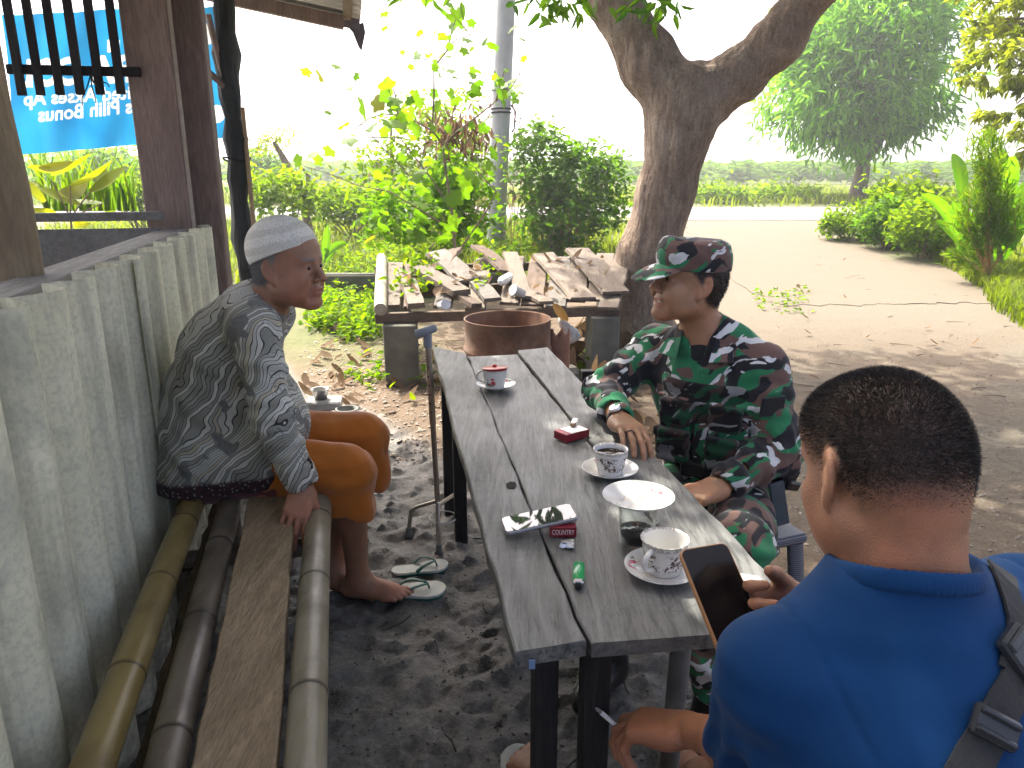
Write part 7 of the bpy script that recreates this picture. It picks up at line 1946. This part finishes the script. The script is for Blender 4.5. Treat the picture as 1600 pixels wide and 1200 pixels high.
# hanging brown dead leaf cluster
c0 = V3(tuple(P(712, 200, VY+.3))); N = 170; pos = c0+r.normal(size=(N, 3))*V3(.17, .12, .11); d = unit(r.normal(size=(N, 3))*.5+V3(0, 0, -1))
dl = thing('dead_leaf_cluster', 'hanging cluster of brown dead leaves among the crooked twigs', 'dead leaves', tuple(c0)); o = leaf_obj('dead_leaves', pos, d, r.normal(size=(N, 3)), r.uniform(.08, .16, N), r.uniform(.02, .04, N), r.rand(N), LM_dry, dl, fold=.7); o['kind'] = 'stuff'

# ---- leaning stump with yellow leaves, second stump, far hazy bushes on the left
sp_ = GT(482, 372)
lt_ = thing('leaning_stump', 'leaning bare grey brown stem with yellow leaves at its top', 'stump', tuple(sp_)); Yq = sp_.y
mb = MB(); mb.tube([P(486, 372, Yq), P(470, 300, Yq), P(447, 255, Yq), P(428, 222, Yq)], [.085, .07, .06, .035], 12, wob=.12); mb.tube([P(475, 310, Yq), P(482, 275, Yq), P(472, 262, Yq)], [.05, .04, .02], 10, wob=.1); mb.obj('stem', M_bark2, lt_)
N = 260; c = np.array([tuple(P(u, v, Yq)) for u, v in ((430, 215), (415, 222), (450, 212), (405, 230))]); pos = c[r.choice(4, N)]+r.normal(size=(N, 3))*.12
leaf_obj('foliage', pos, unit(rdir(N)+V3(0, 0, -.2)), V3(0, 0, 1)+r.normal(size=(N, 3))*.5, r.uniform(.06, .12, N), r.uniform(.02, .04, N), r.rand(N), LM_light, lt_)
st_ = GT(600, 375); s2 = thing('leaning_stump', 'short broken stump standing behind the lobed leaf shrub', 'stump', tuple(st_)); Yq2 = st_.y
mb = MB(); mb.tube([P(604, 375, Yq2), P(600, 300, Yq2), P(585, 250, Yq2)], [.10, .09, .07], 12, wob=.15); mb.tube([P(602, 320, Yq2), P(612, 265, Yq2), P(611, 200, Yq2)], [.05, .04, .02], 10); mb.obj('stem', M_bark2, s2)
def bush_at(u, v0, Y, ru, rv, n, LW, mat, seed, label, name='bush', group=None):
    g = P(u, v0, Y); z = tz(g.x, Y)
    c = P(u, v0-rv, Y); k = Y/FPX
    return shrub(name, label, (g.x, Y, z), [((c.x, Y, max(c.z, z+.15)), (ru*k, ru*k*.7, rv*k)), ((c.x+ru*k*.45, Y-.1, max(c.z-.2*rv*k, z+.1)), (ru*k*.55, ru*k*.5, rv*k*.7)), ((c.x-ru*k*.45, Y+.1, max(c.z-.1*rv*k, z+.1)), (ru*k*.5, ru*k*.5, rv*k*.8))], n, LW, mat, seed, 10, .012, group=group)
bush_at(445, 335, 11.5, 62, 36, 800, (.13, .07), LM_weed, 71, 'yellow leaved low bush at the foot of the leaning stem', 'yellow_bush')
bush_at(545, 345, 13.5, 75, 28, 1500, (.14, .06), LM_weed, 72, 'pale green low bush between the stumps and the road')
bush_at(405, 290, 26, 40, 24, 1100, (.26, .12), LM_shrub, 73, 'far hazy bush beside the wrapped roof pole')
bush_at(170, 300, 26, 75, 32, 1700, (.30, .14), LM_shrub, 74, 'far green bush seen through the window below the banner')
bush_at(110, 290, 30, 70, 30, 1200, (.30, .14), LM_mango, 75, 'darker far bush at the left of the window view')
bush_at(220, 325, 13, 60, 26, 1200, (.13, .06), LM_weed, 76, 'low weeds beyond the right part of the window sill')
bush_at(1225, 322, 26.5, 60, 16, 1300, (.22, .09), LM_weed, 77, 'low rough weeds on the far verge left of the mango tree')
bush_at(1420, 318, 26.0, 70, 15, 1300, (.22, .09), LM_weed, 78, 'low rough weeds on the far verge right of the mango tree')
bush_at(1120, 318, 26.0, 45, 14, 900, (.22, .09), LM_weed, 79, 'low weeds on the far verge just right of the forked trunk')
# big-leaved yellow plant outside the window
yp = thing('yellow_plant', 'plant with big yellow leaves outside the window opening', 'plant', tuple(P(115, 390, 6.8)))
LMyy = [litter_mesh(i, LM_yel) for i in range(4)]
for u, v, px in ((80, 275, 30), (110, 290, 30), (95, 305, 28), (140, 300, 30), (70, 310, 24), (160, 318, 26), (125, 320, 26), (180, 330, 20), (60, 290, 22), (100, 268, 20), (148, 285, 22), (85, 330, 24), (120, 345, 24), (160, 345, 20), (60, 262, 18)):
    c = P(u, v, 6.8+r.uniform(-.3, .3)); o = mesh_obj('leaf', LMyy[r.randint(4)], yp); o.location = c-chain_loc(yp); o.scale = (px*2.1*6.8/FPX,)*3; o.rotation_euler = Euler((r.uniform(-.6, 1.2), r.uniform(-.5, .9), r.uniform(0, 6.28)))
mb = MB()
for u, v in ((80, 280), (140, 300), (110, 290), (160, 318)): mb.tube([P(115, 392, 6.8), P(110, 340, 6.8), P(u, v, 6.8)], [.012, .009, .005], 6)
mb.obj('stems', M_twig, yp)['kind'] = 'stuff'
N = 130; pos = np.array([tuple(P(u, 330, 7.4)) for u in r.uniform(70, 215, N)]); blades('reed_blades', pos, r.normal(size=(N, 3)), r.uniform(.25, .75, N), r.uniform(.02, .04, N), r.rand(N), LM_weed)
o = bpy.data.objects['reed_blades']; tag(o, 'upright green reed blades among the yellow plant outside the window', 'reeds', kind='stuff')
# banana seedling and mossy kerb wall
def banana_leaf(root, base, tip, w, mat, seed, arch=.15, n=10):
    r_ = np.random.RandomState(seed); b, t_ = V3(tuple(base)), V3(tuple(tip)); d = t_-b; L = np.linalg.norm(d); s = np.cross(d, (0, -1, .3)); s /= np.linalg.norm(s); vs, ti = [], []
    nn = np.cross(s, d/L)
    for i in range(n+1):
        k = i/n; c = b+d*k+V3(0, 0, arch*L*math.sin(math.pi*k)); ww = w*math.sin(math.pi*min(1, .10+.88*k))**.6*(1+r_.uniform(-.05, .05))
        vs += [c-s*ww+nn*ww*.25, c-s*ww*.5+nn*ww*.08, c, c+s*ww*.5+nn*ww*.08, c+s*ww+nn*ww*.25]; ti += [r_.uniform(.2, .5)]*2+[.9]+[r_.uniform(.2, .5)]*2
    F = [(i*5+j, i*5+j+1, (i+1)*5+j+1, (i+1)*5+j) for i in range(n) for j in range(4)]
    return mesh_obj('leaf', np_mesh('leaf', np.array(vs)-np.array(chain_loc(root)), np.array(F), mat, True, {'tint': np.array(ti)}), root)
bs = thing('banana_seedling', 'small banana seedling with one upright leaf behind the old man\'s face', 'plant', tuple(GT(508, 432)))
yb = GT(508, 432).y
banana_leaf(bs, P(508, 405, yb), P(512, 352, yb), .055, LM_ban, 1, .0); banana_leaf(bs, P(508, 402, yb), P(543, 380, yb), .05, LM_ban, 2, .15); banana_leaf(bs, P(508, 415, yb), P(522, 395, yb), .02, LM_ban, 3, .1)
mb = MB(); mb.tube([GT(508, 432), P(507, 410, yb), P(509, 395, yb)], [.016, .012, .006], 8); mb.obj('stem', simple('green_stem', (.12, .2, .03), .5), bs)
lw2 = thing('kerb_wall', 'low mossy concrete kerb half hidden by weeds behind the platform', 'wall', tuple(GT(660, 402)))
for a_, b_ in (((500, 412), (655, 408)), ((657, 408), (815, 404))):
    a, b = GT(*a_), GT(*b_); a.y = b.y = 8.6+.25*(a_[0] > 600); d = b-a; a.x = P(a_[0], 400, a.y).x; b.x = P(b_[0], 400, b.y).x
    mb = MB(); mb.box(((a.x+b.x)/2, a.y, .13), (abs(b.x-a.x)-.02, .16, .34), ch=.02, jit=.012); mb.obj('kerb_block', simple('mossy_concrete', (.085, .085, .065), .9, .4, 5, .5), lw2)

# ---- ground cover
r = np.random.RandomState(91)
def cover(name, label, regions, n, LW, mat, cat, h=.12):
    P_ = []
    for (u0, v0, u1, v1, w) in regions:
        for _ in range(int(n*w)):
            g = GT(r.uniform(u0, u1), r.uniform(v0, v1)); P_.append((g.x, g.y, ground_z(g.x, g.y)))
    P_ = np.array(P_); N = len(P_); pos = P_+np.stack([r.normal(size=N)*.03, r.normal(size=N)*.03, np.abs(r.normal(size=N))*h], 1)
    o = leaf_obj(name, pos, unit(rdir(N, r)*V3(1, 1, .4)+V3(0, 0, .1)), V3(0, 0, 1)+r.normal(size=(N, 3))*.45, LW[0]*r.uniform(.6, 1.3, N), LW[1]*r.uniform(.7, 1.2, N), r.rand(N), mat)
    return tag(o, label, cat, kind='stuff')
cover('weed_patch', 'bright green ground weeds between the old man and the platform', [(492, 425, 590, 520, .5), (500, 400, 620, 440, .25), (520, 500, 592, 535, .10), (480, 470, 540, 520, .1)], 4200, (.075, .045), LM_weed, 'weeds', .11)
cover('weed_patch', 'low bright weeds growing along the back of the platform', [(600, 398, 940, 412, .8), (560, 385, 900, 400, .4)], 2600, (.10, .05), LM_weed, 'weeds', .16)
cover('sparse_weeds', 'small sprouting weeds scattered on the litter around the concrete block', [(560, 560, 700, 610, .3), (540, 580, 600, 600, .15), (1180, 455, 1260, 490, .35), (620, 430, 680, 470, .0), (880, 545, 950, 600, .1)], 320, (.06, .035), LM_weed, 'weeds', .05)
pos = []
for k in range(150):
    q = pl(r.choice([.06, .10, .14, .17, .42]) + r.normal()*.03, r.uniform(.2, 1.0), .05); pos.append(tuple(q))
pos = np.array(pos); N = len(pos); o = leaf_obj('weed_sprigs', pos+np.abs(r.normal(size=(N, 3)))*V3(.02, .02, .05), unit(rdir(N, r)+V3(0, 0, .3)), V3(0, 0, 1)+r.normal(size=(N, 3))*.5, r.uniform(.04, .09, N), r.uniform(.025, .05, N), r.rand(N), LM_weed); tag(o, 'green weed sprigs growing through the platform boards', 'weeds', kind='stuff')
def grass(name, label, n, samp, H, W, mat=LM_grass, bend=.5):
    P_ = []
    while len(P_) < n:
        x, y = samp(); P_.append((x, y, ground_z(x, y)-.01))
    P_ = np.array(P_); N = len(P_); tn = np.clip(fbm(P_[:, 0], P_[:, 1], .8, 3)*1.2-.1+r.normal(size=N)*.15, 0, 1)
    o = blades(name, P_, r.normal(size=(N, 3)), H*r.uniform(.5, 1.3, N), W*r.uniform(.7, 1.3, N), tn, mat, bend=bend)
    return tag(o, label, 'grass', kind='stuff')
rb = [GT(u, v) for u, v in ((1620, 520), (1560, 480), (1545, 455), (1500, 425), (1440, 398), (1375, 378), (1320, 364))]
def right_edge(y): 
    ys_ = [p.y for p in rb]; xs__ = [p.x for p in rb]; return np.interp(y, ys_, xs__)
def samp_r():
    y = r.uniform(5.6, 15.5); x = right_edge(y)-.12+abs(r.normal())*.75+r.rand()*.3; return x, y
grass('grass', 'long bright grass along the right edge of the concrete drive', 24000, samp_r, .24, .016)
def samp_l():
    y = r.uniform(9.5, 16.6); x = r.uniform(-9, 2.4); return x, y
grass('grass', 'grass and weeds on the near verge left of the drive', 15000, samp_l, .26, .02)
def samp_v():
    y = 23.3+abs(r.normal())*9+r.rand()*3; x = r.uniform(-24, 34); return x, y
grass('grass', 'sunlit grass verge across the road', 30000, samp_v, .32, .05)
# corn field far behind: rows of long leaves
N0 = 9000; yy_ = 55+95*r.rand(N0)**1.6; xx_ = (r.uniform(-.75, .80, N0))*yy_; xx_ = xx_[(xx_/yy_ > -.35)]; yy_ = yy_[:len(xx_)]
k = 7; bx, by = np.repeat(xx_, k), np.repeat(yy_, k); N = len(bx); bz = .3+r.uniform(.2, 1.45, N); a = r.uniform(0, 6.28, N)
o = leaf_obj('corn_field', np.stack([bx, by, bz], 1), np.stack([np.cos(a), np.sin(a), r.uniform(.1, .9, N)], 1), V3(0, 0, 1)+r.normal(size=(N, 3))*.2, r.uniform(.6, 1.0, N), r.uniform(.09, .15, N), r.rand(N), LM_corn, droop=.5)
tag(o, 'green corn field stretching to the horizon beyond the road', 'field', kind='stuff')
# ---- right-hand border planting
def fr(u, v, Y): return P(u, v, Y)
for i, (u, v, Y, ru, rv, n, mat, lab) in enumerate(((1335, 372, 13.6, 48, 26, 1500, LM_weed, 'small round leaved bush at the tip of the right border'), (1400, 378, 12.6, 55, 34, 1700, LM_shrub, 'darker low bush in the middle of the right border'), (1455, 392, 11.6, 60, 40, 1700, LM_weed, 'bright bush in front of the banana leaves'))):
    bush_at(u, v, Y, ru, rv, n, (.09, .055), mat, 110+i, lab)
bush_at(1415, 335, 13.2, 58, 26, 900, (.16, .07), LM_weed, 118, 'yellow green shrub behind the right border bushes', 'yellow_bush')
bp = P(1530, 430, 10.4); ban = thing('banana_clump', 'clump of broad upright banana leaves at the right edge', 'plant', (bp.x, 10.4, tz(bp.x, 10.4)))
for i, (u0, v0, u1, v1, w) in enumerate(((1520, 380, 1480, 300, .17), (1530, 370, 1535, 265, .2), (1545, 360, 1590, 215, .25), (1560, 360, 1560, 195, .22), (1515, 385, 1450, 335, .13), (1500, 360, 1425, 290, .12), (1570, 370, 1625, 260, .25), (1555, 395, 1610, 330, .2), (1525, 390, 1475, 395, .10), (1505, 300, 1485, 225, .14))):
    banana_leaf(ban, P(u0, v0+15, 10.4+.1*math.sin(i)), P(u1*.8+u0*.2, v1*.8+v0*.2, 10.4+.35*math.sin(i*2.3)), w*.72, LM_ban, 130+i, .12)
mb = MB()
for i, (u, v) in enumerate(((1520, 380), (1545, 360), (1560, 370))): mb.tube([P(u+5, 440, 10.4), P(u+2, 400, 10.4), P(u, v, 10.4)], [.05, .04, .02], 8)
mb.obj('stems', simple('banana_stem', (.16, .17, .05), .6), ban)['kind'] = 'stuff'
# feathery shrub: many thin drooping needles on plume branches
fp = P(1540, 455, 9.6); fea = thing('feathery_shrub', 'tall feathery yellow green shrub with wispy plumes at the right', 'shrub', (fp.x, 9.6, tz(fp.x, 9.6))); mb = MB(); pos, dd = [], []
for (u, v, b_) in ((1545, 205, 1), (1530, 240, 1), (1560, 225, 1), (1515, 300, .8), (1555, 270, 1), (1500, 345, .7), (1575, 300, .8), (1530, 215, .9), (1520, 380, .6), (1490, 400, .5), (1585, 330, .6), (1548, 255, 1)):
    a = V3(fp.x+r.normal()*.05, 9.6, .15); q = V3(tuple(P(u, v, 9.6+r.normal()*.25))); m = (a+q)/2+V3(r.normal()*.06, 0, .1); mb.tube([a, m, q], [.016, .011, .004], 6)
    for _ in range(int(330*b_)):
        k_ = r.uniform(.28, 1.0); c = (a*(1-k_)**2+2*m*k_*(1-k_)+q*k_*k_)+r.normal(size=3)*V3(.075, .075, .05); pos.append(c); dd.append(unit(r.normal(size=3)*.6+unit(q-a)*.9))
N = len(pos); leaf_obj('foliage', np.array(pos), np.array(dd), r.normal(size=(N, 3)), r.uniform(.08, .16, N), r.uniform(.010, .018, N), r.rand(N), LM_weed, fea); mb.obj('stems', simple('orange_stem', (.30, .19, .06), .7), fea)['kind'] = 'stuff'
# ---- leaf litter, twigs and pebbles
LMl = [litter_mesh(i, LM_dry) for i in range(6)]+[litter_mesh(6, LM_yel)]
def litter(n, samp, L, label, group, up=.35):
    for i in range(n):
        g = samp(); o = mesh_obj('fallen_leaf', LMl[r.randint(7) if r.rand() > .5 else r.randint(6)]); o.location = (g[0], g[1], g[2]+.008+r.rand()*.02); s = L*r.uniform(.6, 1.3); o.scale = (s, s, s); o.rotation_euler = (r.uniform(-up, up), r.uniform(-up, up*.3), r.uniform(0, 6.28)); tag(o, label, 'leaf', group)
def s_tree():
    u, v = r.uniform(875, 990), r.uniform(540, 625); g = GT(u, v); return (g.x, g.y, ground_z(g.x, g.y)+r.rand()*.10*sstep(5.2, 5.8, g.y))
litter(95, s_tree, .20, 'large dry leaf in the litter between the table and the forked trunk', 'dry leaves heaped by the forked trunk', .7)
def s_gap():
    u, v = r.uniform(985, 1060), r.uniform(590, 700); g = GT(u, v); return (g.x, g.y, ground_z(g.x, g.y))
litter(34, s_gap, .12, 'dry leaf on the sunlit earth behind the soldier\'s arm', 'dry leaves behind the soldier', .4)
def s_left():
    u, v = r.uniform(478, 700), r.uniform(520, 660); g = GT(u, v); return (g.x, g.y, ground_z(g.x, g.y))
litter(75, s_left, .10, 'dry leaf on the earth between the old man and the concrete block', 'dry leaves left of the concrete block', .4)
def s_drive():
    u, v = r.uniform(1180, 1600), r.uniform(400, 640); g = GT(u, v); return (g.x, g.y, max(ground_z(g.x, g.y), tz(g.x, g.y)+(.032 if v < 474 else 0)))
litter(16, s_drive, .065, 'small dry leaf lying on the drive at the right', 'leaves scattered on the drive', .25)
for i in range(46):
    q = pl(r.uniform(.1, .98), r.uniform(0, .95), .075); o = mesh_obj('fallen_leaf', LMl[r.randint(6)]); o.location = q; s = r.uniform(.04, .10); o.scale = (s, s, s); o.rotation_euler = (r.uniform(-.4, .4), r.uniform(-.4, .2), r.uniform(0, 6.28)); tag(o, 'brown leaf scrap on the boards of the scrap platform', 'leaf', 'leaf scraps on the scrap platform')
def scatter_bits(name, label, cat, n, samp, s0, s1, mat, flat=.6):
    ico = [(0, 0, 1), (.9, 0, .4), (.28, .85, .45), (-.72, .53, .4), (-.72, -.53, .45), (.28, -.85, .4), (0, 0, -.6)]
    F0 = [(0, 1, 2), (0, 2, 3), (0, 3, 4), (0, 4, 5), (0, 5, 1), (6, 2, 1), (6, 3, 2), (6, 4, 3), (6, 5, 4), (6, 1, 5)]; V, F = [], []
    for i in range(n):
        g = samp(); s = r.uniform(s0, s1)*r.rand()**.7+s0*.3; R = np.array(Euler((r.uniform(-.4, .4), r.uniform(-.4, .4), r.uniform(0, 6.28))).to_matrix())
        q = (np.array(ico)*V3(1, r.uniform(.6, 1), flat)*(1+r.uniform(-.2, .2, (7, 1))))@R.T*s+V3(*g); b = len(V); V += list(q); F += [(a+b, c+b, d+b) for a, c, d in F0]
    o = mesh_obj(name, np_mesh(name, np.array(V), np.array(F), mat, False)); return tag(o, label, cat, kind='stuff')
def s_mud():
    u, v = r.uniform(440, 1150), r.uniform(690, 1200); g = GT(u, v); return (g.x, g.y, ground_z(g.x, g.y)+.001)
scatter_bits('mud_clods', 'dark crumbs of mud on the trodden ground under the table', 'clods', 1500, s_mud, .002, .009, simple('mud_clod', (.065, .063, .058), .8, .4, 30))
def s_peb():
    u, v = r.uniform(1080, 1600), r.uniform(480, 960); g = GT(u, v); return (g.x, g.y, ground_z(g.x, g.y)+.001)
scatter_bits('pebbles', 'small pebbles on the bare earth at the right', 'pebbles', 2200, s_peb, .003, .012, simple('pebble', (.27, .24, .20), .85, .4, 30))
def s_peb2():
    u, v = r.uniform(470, 700), r.uniform(520, 720); g = GT(u, v); return (g.x, g.y, ground_z(g.x, g.y)+.001)
scatter_bits('rubble', 'small pale stones and bits in the litter by the concrete block', 'rubble', 1500, s_peb2, .005, .022, simple('rubble_bit', (.30, .25, .20), .85, .5, 30))
def twigs(name, label, n, samp, L, mat, seed):
    mb = MB(); r_ = np.random.RandomState(seed)
    for i in range(n):
        g = V3(*samp()); a = r_.uniform(0, 6.28); l = L*r_.uniform(.4, 1.2); d = V3(math.cos(a), math.sin(a), .03)*l; m = g+d*.5+V3(r_.normal()*.1*l, r_.normal()*.1*l, .006); mb.tube([g+V3(0, 0, .004), m, g+d+V3(0, 0, .004)], [.003, .0028, .0018], 5)
    return tag(mb.obj(name, mat), label, 'twigs', kind='stuff')
twigs('twigs', 'thin dark twigs trodden into the mud under the table', 26, s_mud, .10, simple('dark_twig', (.035, .03, .027), .8), 5)
twigs('twigs', 'dry twigs scattered over the drive and bare earth', 50, s_drive, .16, M_twig, 6)
twigs('twigs', 'dry twigs in the litter below the scrap platform', 110, lambda: (lambda g: (g.x, g.y, ground_z(g.x, g.y)))(GT(r.uniform(640, 960), r.uniform(500, 570))), .25, M_twig, 7)
# ------------------------------------------------------------------ hazy morning air
if True:
    mb = MB(); mb.box((0, 195, 9.0), (900, 420, 22.0))
    t = bpy.data.materials.new('haze_air'); t.use_nodes = True; nt = t.node_tree
    for nd in list(nt.nodes):
        if nd.type != 'OUTPUT_MATERIAL': nt.nodes.remove(nd)
    pv = nt.nodes.new('ShaderNodeVolumePrincipled'); pv.inputs['Color'].default_value = (.95, .97, 1.0, 1); pv.inputs['Density'].default_value = .0030; pv.inputs['Anisotropy'].default_value = .55
    nt.links.new(pv.outputs[0], nt.nodes['Material Output'].inputs['Volume'])
    o = mb.obj('haze', t); tag(o, kind='stuff')

# ------------------------------------------------------------------ repeats of a kind share a group
GROUPS = {'cup': 'cups on the table', 'saucer': 'saucers on the table', 'timber_post': 'timber posts of the shelter', 'bush': 'low bushes by the road', 'yellow_bush': 'yellow green bushes',
          'leafy_shrub': 'leafy shrubs behind the platform', 'dry_stalks': 'dry stalks among the shrubs', 'leaning_stump': 'stumps by the roadside', 'person': 'people at the table', 'cigarette_pack': 'cigarette packs on the table',
          'lighter': 'lighters on the table', 'smartphone': 'smartphones', 'pipe_stub': 'grey pipe stubs', 'plastic_cup': 'plastic cups on the platform'}
for o in scene.objects:
    if o.parent is None and o.get('label') and not o.get('group'):
        g = GROUPS.get(o.name.split('.')[0])
        if g: o['group'] = g
